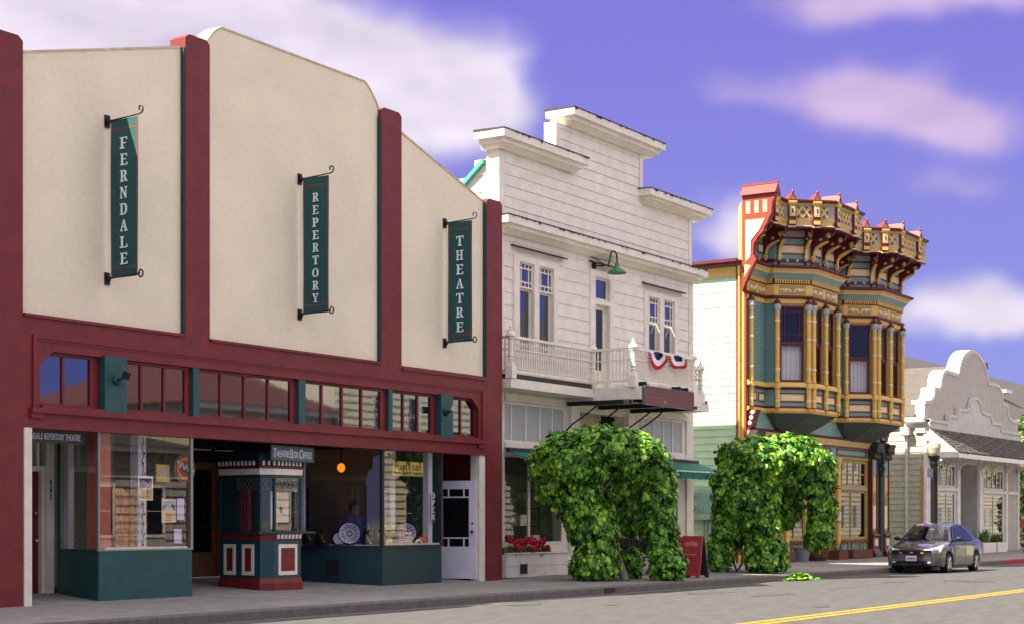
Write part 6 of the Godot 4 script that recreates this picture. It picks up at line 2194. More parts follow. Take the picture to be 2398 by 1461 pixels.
	each(T, "pilaster", M.mission_trim, [[60.6, 60.85, 0.2, 4.4, -0.9, -0.82], [63.95, 64.3, 0.2, 4.4, -0.9, -0.82], [66.8, 67.2, 0.2, 4.4, -0.9, -0.82], [70.5, 70.75, 0.2, 4.4, -0.9, -0.82], [72.25, 72.45, 0.2, 4.4, -0.9, -0.82]])
	each(T, "rail", M.mission_trim, [[60.86, 63.94, 2.64, 2.76, -0.9, -0.8], [67.21, 70.49, 2.62, 2.74, -0.9, -0.8], [70.76, 72.24, 2.62, 2.74, -0.9, -0.8]])
	for k in 6:
		bx(T, "wall_board", M.mission_front, 70.8 + k * 0.24, 71.02 + k * 0.24, 0.2, 4.3, -0.9, -0.885)
	bx(T, "roof_end", M.mission, 60.6, 72.3, 5.15, 5.2, -13.9, -1.0)
	# planters before it
	for q in [[65.1, 66.8, "white wooden planter box with a spiky green plant before mission shop, left", 0], [67.0, 68.4, "white wooden planter box with low dark shrub before mission shop, right", 1]]:
		var g := thing("wooden_planter", q[2], "planter", Vector3((q[0] + q[1]) / 2, 0.2, -0.4), "white planters before the mission shop")
		s = S()
		pull(s, [[q[0] + 0.05, 0.2], [q[1] - 0.05, 0.2], [q[1], 0.6], [q[0], 0.6]], "z", -0.75, -0.15)
		part(g, "box", s, M.mission_trim)
		bx(g, "soil", M.soil, q[0] + 0.06, q[1] - 0.06, 0.6, 0.61, -0.7, -0.2)
		s = S()
		for k in 70:
			var a := rng.randf() * TAU
			var p := Vector3((q[0] + q[1]) / 2 + rng.randf_range(-0.4, 0.4), 0.6, -0.45 + rng.randf_range(-0.15, 0.15))
			var d := Vector3(cos(a) * 0.4, 1.0, sin(a) * 0.4).normalized() * rng.randf_range(0.3, 0.6 if q[3] == 0 else 0.42)
			var w := Vector3(-sin(a), 0, cos(a)) * 0.03
			fquad(s, p - w, p + w, p + d + w * 0.3, p + d - w * 0.3, p - d)
		stuff(part(g, "foliage", s, M["leaf%d" % [2, 4][q[3]]]))


# ---------------------------------------------------------------- buildings further off and across the street
func background_buildings() -> void:
	var T := thing("shingled_house", "grey shingle-roofed house behind the mission shop at the right", "house", Vector3(100, 0, -10))
	bx(T, "wall", M.opp_grey, 85, 124, 0, 6.4, -19, -5)
	var s := S()
	pull(s, [[-4.6, 6.3], [-12, 10.75], [-19.4, 6.3]], "x", 84.6, 124.4)
	part(T, "roof", s, M.roof_dark)
	each(T, "skylight", M.mission_trim, [[95.0, 96.2, 8.9, 9.1, -8.6, -8.0]])
	T = thing("corner_shop_building", "plain grey corner shop joined to the theatre's left side", "building", Vector3(9, 0.15, -1))
	s = S()
	wall(s, 3.0, 15.35, 0.1, 9.2, -0.5, -0.2, [[4.0, 8.5, 0.8, 3.2], [10.0, 14.6, 0.8, 3.2], [4.5, 6.0, 5.2, 7.4], [8.2, 9.7, 5.2, 7.4], [12.0, 13.5, 5.2, 7.4]])
	part(T, "front_wall", s, M.opp_grey)
	for h in [[4.0, 8.5, 0.8, 3.2], [10.0, 14.6, 0.8, 3.2], [4.5, 6.0, 5.2, 7.4], [8.2, 9.7, 5.2, 7.4], [12.0, 13.5, 5.2, 7.4]]:
		sash(T, "window", h[0], h[1], h[2], h[3], -0.25, M.trim, M.mirror_dim, [(h[0] + h[1]) / 2], [], 0.08)
	each(T, "wall", M.opp_grey, [[3.0, 3.2, 0.1, 9.0, -18, -0.5], [15.15, 15.35, 0.1, 9.0, -18, -0.5], [3.0, 15.35, 0.1, 9.0, -18.2, -18]])
	bx(T, "roof", M.roof_dark, 3.0, 15.35, 9.0, 9.15, -18.2, -0.5)
	bx(T, "cornice", M.trim, 2.9, 15.38, 9.2, 9.4, -0.6, 0.0)
	# across the street; seen in the shop windows
	for q in [[42.5, 50.0, 5.7, "low cream clapboard wing with red roof across the street", M.opp_cream, M.opp_roof, 2.3], [50.3, 61.5, 8.2, "taller cream clapboard house with red roof across the street", M.opp_cream, M.opp_roof, 3.0], [63.5, 77.0, 8.6, "pale grey gabled shop across the street", M.opp_grey, M.roof_dark, 3.8], [79.0, 96.0, 6.0, "green clapboard shop across the street", M.opp_green, M.roof_grey, 2.5], [98.0, 118.0, 8.0, "tall cream building across the street far to the right", M.opp_cream, M.opp_roof, 2.5], [121.0, 150.0, 7.0, "long white-trimmed cream shop across the street beyond the tall building", M.opp_cream, M.roof_grey, 3.0], [152.0, 190.0, 8.0, "farthest pale grey building across the street", M.opp_grey, M.roof_dark, 3.0], [31.0, 42.0, 4.0, "low brown-roofed shop across the street near the camera", M.opp_grey, M.roof_dark, 1.2]]:
		T = thing("opposite_building", q[3], "house", Vector3((q[0] + q[1]) / 2, 0.15, 21))
		var x0: float = q[0]
		var x1: float = q[1]
		var h: float = q[2]
		var holes := []
		var x := x0 + 1.0
		while x < x1 - 1.6:
			holes.append([x, x + 1.0, 0.9, 2.7])
			if h > 5.5:
				holes.append([x, x + 0.9, 4.2 if h < 7.8 else 4.9, 5.3 if h < 7.8 else 6.7])
			x += 2.3
		s = S()
		XF = Transform3D(Basis(Vector3.UP, PI), Vector3(x0 + x1, 0, 42))
		wall(s, x0, x1, 0, h, 20.85, 21, holes)
		part(T, "front_wall", s, q[4])
		s = S()
		var y := 0.2
		while y < h - 0.2:
			var xa := x0
			for hh in holes + [[x1, x1 + 1, 0, 99]]:
				if hh[2] < y + 0.2 and hh[3] > y:
					if hh[0] - xa > 0.1:
						pull(s, [[21.0, y + 0.02], [21.06, y + 0.02], [21.012, y + 0.28], [21.0, y + 0.28]], "x", xa, hh[0])
					xa = hh[1]
			y += 0.3
		stuff(part(T, "siding", s, q[4]))
		for hh in holes:
			sash(T, "window", hh[0], hh[1], hh[2], hh[3], 21.03, M.trim, M.mirror_dim, [], [(hh[2] + hh[3]) / 2], 0.1)
		XF = Transform3D.IDENTITY
		each(T, "wall", q[4], [[x0, x0 + 0.15, 0, h, 21.15, 30], [x1 - 0.15, x1, 0, h, 21.15, 30], [x0, x1, 0, h, 30, 30.15]])
		s = S()
		var ry: float = h + q[6]
		var A := [Vector3(x0 - 0.4, h, 20.5), Vector3(x1 + 0.4, h, 20.5), Vector3(x1 + 0.4, h, 30.6), Vector3(x0 - 0.4, h, 30.6)]
		var B := [Vector3(x0 + 3.0, ry, 25.5), Vector3(x1 - 3.0, ry, 25.5)]
		var mid := Vector3((x0 + x1) / 2, h, 25.5)
		fquad(s, A[0], A[1], B[1], B[0], mid)
		fquad(s, A[3], A[2], B[1], B[0], mid)
		fquad(s, A[0], A[3], B[0], B[0], mid)
		fquad(s, A[1], A[2], B[1], B[1], mid)
		fquad(s, A[0], A[1], A[2], A[3], mid + Vector3.UP)
		part(T, "roof", s, q[5])
		bx(T, "eave", M.trim, x0 - 0.35, x1 + 0.35, h - 0.2, h - 0.002, 20.6, 20.84)


# ---------------------------------------------------------------- street furniture and small things
func street_things() -> void:
	# lamp post with two blank plates
	var g := thing("street_lamp", "black street lamp with pale acorn globe and two blank grey plates", "street lamp", Vector3(49.5, 0.16, 3.1))
	var s := S()
	var c := Vector3(49.5, 0.0, 3.1)
	lathe(s, c, [[0.22, 0.13], [0.22, 0.3], [0.17, 0.38], [0.16, 0.7], [0.12, 0.8], [0.105, 0.9], [0.095, 3.15], [0.13, 3.2], [0.13, 3.25], [0.1, 3.28], [0.17, 3.42], [0.18, 3.47], [0.0, 3.47]], 16)
	for k in 12:
		var a := TAU * k / 12
		tube(s, [c + Vector3(cos(a) * 0.1, 0.9, sin(a) * 0.1), c + Vector3(cos(a) * 0.094, 3.15, sin(a) * 0.094)], 0.012, 4)
	part(g, "post", s, M.iron)
	s = S()
	lathe(s, c, [[0.12, 3.47], [0.17, 3.55], [0.215, 3.72], [0.2, 3.84], [0.13, 3.93], [0.05, 3.97], [0.04, 4.0], [0.0, 4.03]], 18)
	part(g, "globe", s, M.globe)
	bx(g, "plate", M.plastic_grey, 48.8, 49.38, 2.8, 3.06, 3.1, 3.115)
	bx(g, "plate", M.plastic_grey, 49.62, 50.15, 2.66, 3.04, 3.1, 3.115)
	bxs(g, "clamp", M.steel, [[49.3, 49.7, 2.94, 2.96, 3.08, 3.099], [49.39, 49.7, 2.74, 2.76, 3.08, 3.099]])
	# sandwich boards
	for q in [[Vector3(33.6, 0.17, 2.85), "tall red sandwich board on the kerb between the two leafy arbours"], [Vector3(67.3, 0.17, 1.15), "small red sandwich board far along the pavement by the mission shop"]]:
		g = thing("sandwich_board", q[1], "sandwich board", q[0])
		for sd in [-1.0, 1.0]:
			XF = Transform3D(Basis(Vector3.UP, -PI / 2), q[0]) * Transform3D(Basis(Vector3.RIGHT, -0.22 * sd), Vector3(0, 0, 0.24 * sd))
			s = S()
			pull(s, [[-0.28, 0.0], [-0.2, 0.0], [-0.17, 0.05], [0.17, 0.05], [0.2, 0.0], [0.28, 0.0], [0.27, 0.9], [0.24, 0.96], [-0.24, 0.96], [-0.27, 0.9]], "z", -0.018, 0.018)
			var b := part(g, "panel", s, M.aframe if sd > 0 else M.sign_dark)
			if sd > 0:
				s = S()
				for k in 3:
					ball(s, Vector3(-0.1 + 0.1 * k, 0.76 + 0.02 * (k % 2), 0.019), Vector3(0.07, 0.06, 0.004), 10, 4)
				part(b, "emblem", s, mat("emblem", "c9745c", 0.6))
				bx(b, "print_line", M.paper_tan, -0.16, 0.16, 0.52, 0.53, 0.018, 0.022)
		XF = Transform3D.IDENTITY
	# benches
	for q in [[Vector3(33.3, 0.17, 1.35), "black slatted iron bench seen through the left arbour"], [Vector3(37.6, 0.18, 1.75), "black slatted bench under the left side of the right arbour"]]:
		g = thing("park_bench", q[1], "bench", q[0], "black benches under the arbours")
		var p: Vector3 = q[0]
		XF = Transform3D(Basis.IDENTITY, p)
		for k in 5:
			bx(g, "seat_slat", M.iron, 0.0, 1.5, 0.42, 0.445, -0.2 + k * 0.095, -0.12 + k * 0.095)
		for k in 16:
			bx(g, "back_slat", M.iron, 0.05 + k * 0.09, 0.095 + k * 0.09, 0.5, 0.86, -0.27, -0.245)
		each(g, "back_rail", M.iron, [[0.0, 1.5, 0.86, 0.9, -0.29, -0.24], [0, 1.5, 0.47, 0.5, -0.27, -0.23]])
		for x in [0.08, 1.42]:
			s = S()
			tube(s, [Vector3(x, 0.0, 0.28), Vector3(x, 0.22, 0.18), Vector3(x, 0.42, 0.22), Vector3(x, 0.64, 0.24), Vector3(x, 0.66, 0.0), Vector3(x, 0.66, -0.26)], 0.025, 6)
			tube(s, [Vector3(x, 0.0, -0.32), Vector3(x, 0.22, -0.2), Vector3(x, 0.42, -0.22), Vector3(x, 0.88, -0.26)], 0.025, 6)
			part(g, "leg", s, M.iron)
		XF = Transform3D.IDENTITY
	# tub, barrel, crates and troughs by the Victorian shop front
	g = thing("plastic_tub", "blue-grey plastic tub on the pavement by the Victorian shopfront", "tub", Vector3(47.4, 0.2, -0.4))
	s = S()
	lathe(s, Vector3(47.35, 0.19, -0.35), [[0, 0], [0.2, 0], [0.26, 0.42], [0.29, 0.43], [0.29, 0.46], [0.24, 0.46], [0.18, 0.05], [0, 0.05]], 18)
	part(g, "body", s, M.plastic_grey)
	s = S()
	tube(s, [Vector3(47.07, 0.6, -0.35), Vector3(47.05, 0.52, -0.3), Vector3(47.11, 0.5, -0.2)], 0.015, 6)
	part(g, "handle", s, M.plastic_grey)
	g = thing("half_barrel", "brown wooden half barrel planter under the right arbour's hanging leaves", "barrel", Vector3(47.9, 0.2, -0.4))
	for k in 18:
		var a := TAU * k / 18
		s = S()
		var ca := Vector3(48.45, 0.19, -0.35)
		var w := 0.062
		XF = Transform3D(Basis(Vector3.UP, -a), ca)
		pull(s, [[0.3, 0.0], [0.33, 0.0], [0.4, 0.3], [0.38, 0.52], [0.35, 0.52], [0.36, 0.3]], "z", -w, w)
		part(g, "stave", s, M.wood_plant)
	XF = Transform3D.IDENTITY
	for y in [0.28, 0.58]:
		s = S()
		lathe(s, Vector3(48.45, y, -0.35), [[0.36 + (y - 0.28) * 0.16, 0], [0.375 + (y - 0.28) * 0.17, 0.0], [0.38 + (y - 0.28) * 0.17, 0.04], [0.37 + (y - 0.28) * 0.16, 0.04]], 20)
		part(g, "hoop", s, M.iron)
	s = S()
	lathe(s, Vector3(48.45, 0.62, -0.35), [[0, 0], [0.36, 0.0], [0.36, 0.01], [0, 0.02]], 16)
	part(g, "soil", s, M.soil)
	for q in [[45.75, 46.7, "reddish wooden crate planter left of the blue-grey tub"], [50.2, 51.0, "low brown trough with dry stems left of the yellow porch column"], [51.45, 53.2, "long dark brown trough with dry stems under the Victorian shop window"]]:
		g = thing("wooden_trough", q[2], "planter", Vector3((q[0] + q[1]) / 2, 0.2, -0.45), "wooden troughs along the Victorian shopfront")
		each(g, "board", M.wood_plant, [[q[0], q[1], 0.19, 0.5, -0.3, -0.27]])
		each(g, "board", M.wood_plant, [[q[0], q[1], 0.19, 0.5, -0.7, -0.67]])
		each(g, "end", M.wood_plant, [[q[0], q[0] + 0.03, 0.19, 0.5, -0.669, -0.301], [q[1] - 0.03, q[1], 0.19, 0.5, -0.669, -0.301]])
		bx(g, "soil", M.soil, q[0] + 0.03, q[1] - 0.03, 0.19, 0.46, -0.669, -0.301)
		s = S()
		for k in 26:
			var p := Vector3(rng.randf_range(q[0] + 0.1, q[1] - 0.1), 0.45, rng.randf_range(-0.6, -0.35))
			tube(s, [p, p + Vector3(rng.randf_range(-0.08, 0.08), rng.randf_range(0.1, 0.35), rng.randf_range(-0.05, 0.05))], 0.008, 4)
		stuff(part(g, "stems", s, M.leaf4))
	# kerb drain
	s = S()
	boxes(s, [[28.15, 28.55, 0.03, 0.12, 3.64, 3.675]])
	solo("kerb_drain", "small dark drain opening in the kerb before the left arbour", "drain", s, M.black)
	# cut leaves in the gutter
	var mm := MultiMesh.new()
	mm.transform_format = MultiMesh.TRANSFORM_3D
	mm.use_colors = true
	mm.mesh = leaf_mesh()
	mm.instance_count = 170
	for k in 170:
		var px := 37.5 + rng.randfn() * 0.42
		var hgt := 0.13 * exp(-pow((px - 37.4) / 0.5, 2))
		mm.set_instance_transform(k, Transform3D(Basis(Vector3.UP, rng.randf() * TAU) * Basis(Vector3.RIGHT, rng.randf_range(-2.2, -0.6)) * Basis.from_scale(Vector3.ONE * rng.randf_range(0.6, 1.1)), Vector3(px, 0.05 + rng.randf() * hgt, 3.8 + rng.randfn() * 0.1)))
		mm.set_instance_color(k, leaf_tone())
	var mi := MultiMeshInstance3D.new()
	mi.name = "cut_leaves"
	mi.multimesh = mm
	mi.material_override = multi_leaf()
	add_child(mi)
	mi.set_meta("label", "heap of green cut leaves lying in the gutter by the right arbour")
	mi.set_meta("category", "leaves")
	stuff(mi)
	# red-flowering tree at the right edge
	g = thing("flowering_tree", "red-flowering green tree at the right edge beyond the mission shop", "tree", Vector3(75.2, 0.1, -0.6))
	s = S()
	tube(s, [Vector3(75.3, 0.1, -0.6), Vector3(75.25, 1.5, -0.6), Vector3(75.4, 3.5, -0.5)], 0.12, 8, 0.05)
	part(g, "trunk", s, M.bark)
	leaf_cloud(g, [[Vector3(75.3, 1.6, -0.5), Vector3(1.5, 1.6, 1.2)], [Vector3(75.3, 3.6, -0.5), Vector3(1.7, 1.6, 1.3)], [Vector3(75.5, 5.3, -0.6), Vector3(1.5, 1.2, 1.2)]], 3600, 0, 1.3, 0.0)
	s = S()
	for k in 60:
		var d := Vector3(rng.randfn(), rng.randfn(), rng.randfn()).normalized()
		var b := Vector3(75.3, 1.6 + (k % 3) * 1.8, -0.5) + d * Vector3(1.6, 1.5, 1.25)
		for q in 5:
			var e := Vector3(rng.randfn(), rng.randfn(), rng.randfn()) * 0.06
			ball(s, b + e, Vector3.ONE * 0.07, 5, 4)
	stuff(part(g, "blossoms", s, M.petal_orange))


# ---------------------------------------------------------------- leaves and arbours
var _leaf: Mesh
var _mleaf: StandardMaterial3D


func leaf_mesh() -> Mesh:
	if _leaf:
		return _leaf
	var s := S()
	# broad pointed leaf, folded a little along its rib, hanging from its stalk at the origin
	var half := [Vector2(0.0, 0.0), Vector2(0.035, 0.012), Vector2(0.06, -0.02), Vector2(0.062, -0.055), Vector2(0.042, -0.092), Vector2(0.0, -0.135)]
	for sd in [-1.0, 1.0]:
		for k in half.size() - 1:
			var a := Vector3(0, half[k].y if k else 0.0, 0)
			var p := func(v: Vector2) -> Vector3:
				return Vector3(v.x * sd, v.y, -absf(v.x) * 0.35 - 5.0 * v.y * v.y * 0.3)
			var rib0 := Vector3(0, half[k].y, -1.5 * half[k].y * half[k].y)
			var rib1 := Vector3(0, half[k + 1].y, -1.5 * half[k + 1].y * half[k + 1].y)
			fquad(s, rib0, rib1, p.call(half[k + 1]), p.call(half[k]), Vector3(0, -0.06, -1))
	_leaf = s.commit()
	return _leaf


func multi_leaf() -> StandardMaterial3D:
	if _mleaf:
		return _mleaf
	_mleaf = StandardMaterial3D.new()
	_mleaf.resource_name = "leaves"
	_mleaf.albedo_color = Color.WHITE
	_mleaf.vertex_color_use_as_albedo = true
	_mleaf.roughness = 0.45
	_mleaf.backlight_enabled = true
	_mleaf.backlight = Color(0.45, 0.5, 0.2)
	return _mleaf


func leaf_tone(shift := 0.0) -> Color:
	var pick := clampi(int(rng.randf_range(0, 4.6) + shift * 4.5), 0, 5)
	var c: Color = M["leaf%d" % [4, 2, 0, 1, 3, 5][pick]].albedo_color.srgb_to_linear()
	var v := rng.randf_range(0.9, 1.4)
	return Color(c.r * v, c.g * v, c.b * v)


# leaves spread through the skins of overlapping blobs [centre, radii]; the ones facing the street are parts
func leaf_cloud(par: Node3D, blobs: Array, n: int, n_parts: int, size: float, droop: float) -> void:
	var area := []
	var total := 0.0
	for b in blobs:
		var r: Vector3 = b[1]
		total += pow((pow(r.x * r.y, 1.6) + pow(r.x * r.z, 1.6) + pow(r.y * r.z, 1.6)) / 3.0, 1.0 / 1.6)
		area.append(total)
	var out := []
	var clump := FastNoiseLite.new()
	clump.seed = 5
	clump.frequency = 2.6
	clump.fractal_octaves = 2
	var tries := 0
	while out.size() < n and tries < n * 8:
		tries += 1
		var t := rng.randf() * total
		var bi := 0
		while area[bi] < t:
			bi += 1
		var c: Vector3 = blobs[bi][0]
		var r: Vector3 = blobs[bi][1]
		var d := Vector3(rng.randfn(), rng.randfn(), rng.randfn()).normalized()
		var cn := clump.get_noise_3dv(c + d * r)
		if rng.randf() < clampf(-0.08 - cn, 0, 0.5) * 2.4:
			continue
		var f := 1.04 - 0.4 * pow(rng.randf(), 1.9) + cn * 0.34
		var p := c + d * r * f
		if p.y < 0.22:
			continue
		var deep := false
		for k in blobs.size():
			if k != bi:
				var q: Vector3 = (p - blobs[k][0]) / blobs[k][1]
				if q.length() < 0.72:
					deep = true
		if deep:
			continue
		var nrm := (d / r).normalized()
		out.append([p, nrm, f])
	var cam := Vector3(0, 1.43, 19.8)
	var chosen := 0
	var rest := []
	var lm := leaf_mesh()
	for q in out:
		var nrm: Vector3 = q[1]
		var zdir := (nrm * 0.9 + Vector3(rng.randfn(), rng.randfn() + 0.55, rng.randfn()) * 0.42).normalized()
		var down := (Vector3.DOWN + Vector3(rng.randfn(), rng.randfn(), rng.randfn()) * 0.35).normalized()
		var x := (-down).cross(zdir).normalized()
		var y := zdir.cross(x).normalized()
		var sc := size * rng.randf_range(0.55, 1.25)
		var xf := Transform3D(Basis(x * sc, y * sc, zdir * sc), q[0])
		if chosen < n_parts and q[2] > 0.97 and nrm.dot((cam - q[0]).normalized()) > 0.35 and sc > size * 0.85:
			XF = xf
			mk(par, "leaf", lm, M["leaf%d" % [0, 1, 1, 2, 3, 0, 1, 2, 0][rng.randi() % 9]])
			XF = Transform3D.IDENTITY
			chosen += 1
		else:
			rest.append(xf)
	var mm := MultiMesh.new()
	mm.transform_format = MultiMesh.TRANSFORM_3D
	mm.use_colors = true
	mm.mesh = lm
	mm.instance_count = rest.size()
	var base := acc(par).affine_inverse()
	for k in rest.size():
		mm.set_instance_transform(k, base * rest[k])
		mm.set_instance_color(k, leaf_tone(clump.get_noise_3dv(rest[k].origin)))
	var mi := MultiMeshInstance3D.new()
	mi.name = "foliage"
	mi.multimesh = mm
	mi.material_override = multi_leaf()
	par.add_child(mi, true)
	stuff(mi)


func arbours() -> void:
	# A runs across the pavement, B along it
	var A := Vector3(0.5455, 0, 0.838)
	var B := Vector3(0.838, 0, -0.5455)
	var at := func(o: Vector3, a: float, y: float, b: float) -> Vector3:
		return o + A * a + Vector3.UP * y + B * b
	var o := Vector3(30.76, 0, 1.99)
	var g := thing("leafy_arbour", "broad arched green arbour with pale leaning trunk before the white shop", "arbour", Vector3(30.8, 0.16, 2.3), "clipped leafy arbours on the pavement")
	var bl := []
	for q in [[-0.55, 2.75, 0, 0.85, 0.62, 0.9], [0.25, 2.98, 0.1, 0.95, 0.52, 1.0], [0.85, 2.82, 0.1, 0.62, 0.5, 0.9], [-0.95, 2.35, 0.1, 0.42, 0.5, 0.7], [-0.45, 1.9, 0.0, 0.55, 0.6, 0.6], [-0.08, 1.2, 0.05, 0.57, 0.75, 0.52], [-0.06, 0.52, 0.05, 0.58, 0.5, 0.48], [1.34, 2.1, 0.25, 0.3, 0.75, 0.6], [1.42, 1.2, 0.3, 0.28, 0.65, 0.5], [1.54, 0.52, 0.3, 0.44, 0.46, 0.45], [0.8, 0.5, 1.1, 0.28, 0.38, 0.3], [0.85, 1.8, 1.0, 0.5, 0.7, 0.3], [0.4, 2.3, 0.7, 0.6, 0.5, 0.5]]:
		bl.append([at.call(o, q[0], q[1], q[2]), Vector3(q[3] * 0.6 + q[5] * 0.4, q[4] * 1.04, q[3] * 0.7 + q[5] * 0.3) * 0.93])
	var s := S()
	tube(s, [at.call(o, 0.6, 0.15, 0.05), at.call(o, 0.42, 0.7, 0.15), at.call(o, 0.1, 1.4, 0.2), at.call(o, 0.0, 2.2, 0.1), at.call(o, -0.2, 2.8, 0.1)], 0.1, 9, 0.05)
	part(g, "trunk", s, M.bark)
	s = S()
	for k in 9:
		var a := rng.randf_range(-0.9, 0.9)
		tube(s, [at.call(o, 0.1, 2.1, 0.0), at.call(o, a * 0.5, 2.5, rng.randf_range(-0.3, 0.3)), at.call(o, a, 2.95, rng.randf_range(-0.6, 0.6))], 0.035, 5, 0.01)
	tube(s, [at.call(o, 1.45, 0.15, 0.3), at.call(o, 1.3, 1.2, 0.3), at.call(o, 1.0, 2.4, 0.2)], 0.06, 7, 0.03)
	part(g, "limb", s, M.bark)
	leaf_cloud(g, bl, 21000, 300, 0.8, 0.5)
	o = Vector3(41 * (0.838 + 0.5455 * 0.1561), 0, 19.8 + 41 * (-0.5455 + 0.838 * 0.1561))
	g = thing("leafy_arbour", "tall rounded green arbour over a black bench before the Victorian building", "arbour", Vector3(38, 0.16, 2.8), "clipped leafy arbours on the pavement")
	bl = []
	for q in [[-0.3, 2.95, 0, 0.95, 0.62, 0.9], [0.45, 3.05, 0.1, 0.95, 0.58, 0.95], [-0.78, 2.4, 0, 0.62, 0.8, 0.75], [1.25, 2.6, 0.25, 0.42, 0.7, 0.7], [-0.46, 2.0, -0.2, 0.72, 0.8, 0.65], [-0.2, 1.35, -0.2, 0.48, 0.6, 0.5], [-0.08, 0.58, -0.15, 0.56, 0.54, 0.52], [-0.95, 1.4, 0.2, 0.4, 0.75, 0.55], [-1.15, 0.7, 0.25, 0.3, 0.55, 0.4], [-1.2, 0.42, 0.2, 0.32, 0.3, 0.35], [1.42, 1.9, 0.5, 0.34, 0.75, 0.5], [1.4, 1.25, 0.6, 0.3, 0.5, 0.45], [1.3, 0.95, 0.7, 0.26, 0.25, 0.35], [0.68, 2.0, 1.25, 0.5, 0.7, 0.3]]:
		bl.append([at.call(o, q[0], q[1], q[2]), Vector3(q[3] * 0.6 + q[5] * 0.4, q[4] * 1.04, q[3] * 0.7 + q[5] * 0.3) * 0.93])
	s = S()
	tube(s, [at.call(o, 0.0, 0.15, -0.1), at.call(o, -0.05, 1.2, -0.1), at.call(o, 0.1, 2.2, 0.0), at.call(o, 0.3, 2.9, 0.1)], 0.11, 9, 0.04)
	part(g, "trunk", s, M.bark)
	s = S()
	for k in 9:
		var a := rng.randf_range(-1.0, 1.2)
		tube(s, [at.call(o, 0.1, 2.1, 0.0), at.call(o, a * 0.5, 2.6, rng.randf_range(-0.3, 0.3)), at.call(o, a, 3.0, rng.randf_range(-0.6, 0.6))], 0.035, 5, 0.01)
	tube(s, [at.call(o, -1.15, 0.15, 0.2), at.call(o, -1.0, 1.2, 0.2), at.call(o, -0.7, 2.3, 0.1)], 0.05, 7, 0.03)
	part(g, "limb", s, M.bark)
	leaf_cloud(g, bl, 22000, 300, 0.8, 0.5)


# ---------------------------------------------------------------- parked car
const CAR_W := [[0.0, 0.56], [0.05, 0.65], [0.12, 0.71], [0.25, 0.765], [0.45, 0.79], [0.8, 0.80], [1.5, 0.805], [3.0, 0.805], [3.5, 0.79], [3.85, 0.755], [4.05, 0.69], [4.15, 0.58]]
const CAR_T := [[0.0, 0.585], [0.04, 0.64], [0.1, 0.675], [0.25, 0.73], [0.5, 0.795], [0.8, 0.85], [1.05, 0.885], [1.3, 0.9], [2.2, 0.925], [3.2, 0.955], [3.6, 0.965], [3.95, 0.945], [4.08, 0.89], [4.15, 0.78]]


func curve(tab: Array, u: float) -> float:
	for k in tab.size() - 1:
		if u <= tab[k + 1][0]:
			var t: float = (u - tab[k][0]) / (tab[k + 1][0] - tab[k][0])
			return lerpf(tab[k][1], tab[k + 1][1], t)
	return tab[-1][1]


func car_section(u: float) -> Array:
	var w := curve(CAR_W, u)
	var t := curve(CAR_T, u)
	var yb := 0.19
	if u < 0.3:
		yb = 0.21 + 0.03 * (0.3 - u) / 0.3
	if u > 3.8:
		yb = 0.19 + (u - 3.8) * 0.35
	for c in [0.84, 3.27]:
		var du := absf(u - c)
		if du < 0.345:
			yb = maxf(yb, 0.285 + sqrt(0.345 * 0.345 - du * du))
	var pts := [Vector2(w * 0.97, yb), Vector2(w * 0.995, yb + 0.06), Vector2(w, 0.40), Vector2(w * 1.0, 0.52), Vector2(w * 0.99, 0.64), Vector2(w * 0.97, t - 0.09), Vector2(w * 0.93, t - 0.035), Vector2(w * 0.84, t - 0.005), Vector2(w * 0.6, t + 0.018), Vector2(w * 0.3, t + 0.028), Vector2(0, t + 0.03)]
	for k in range(1, pts.size()):
		pts[k].y = maxf(pts[k].y, pts[k - 1].y + 0.004)
	return pts


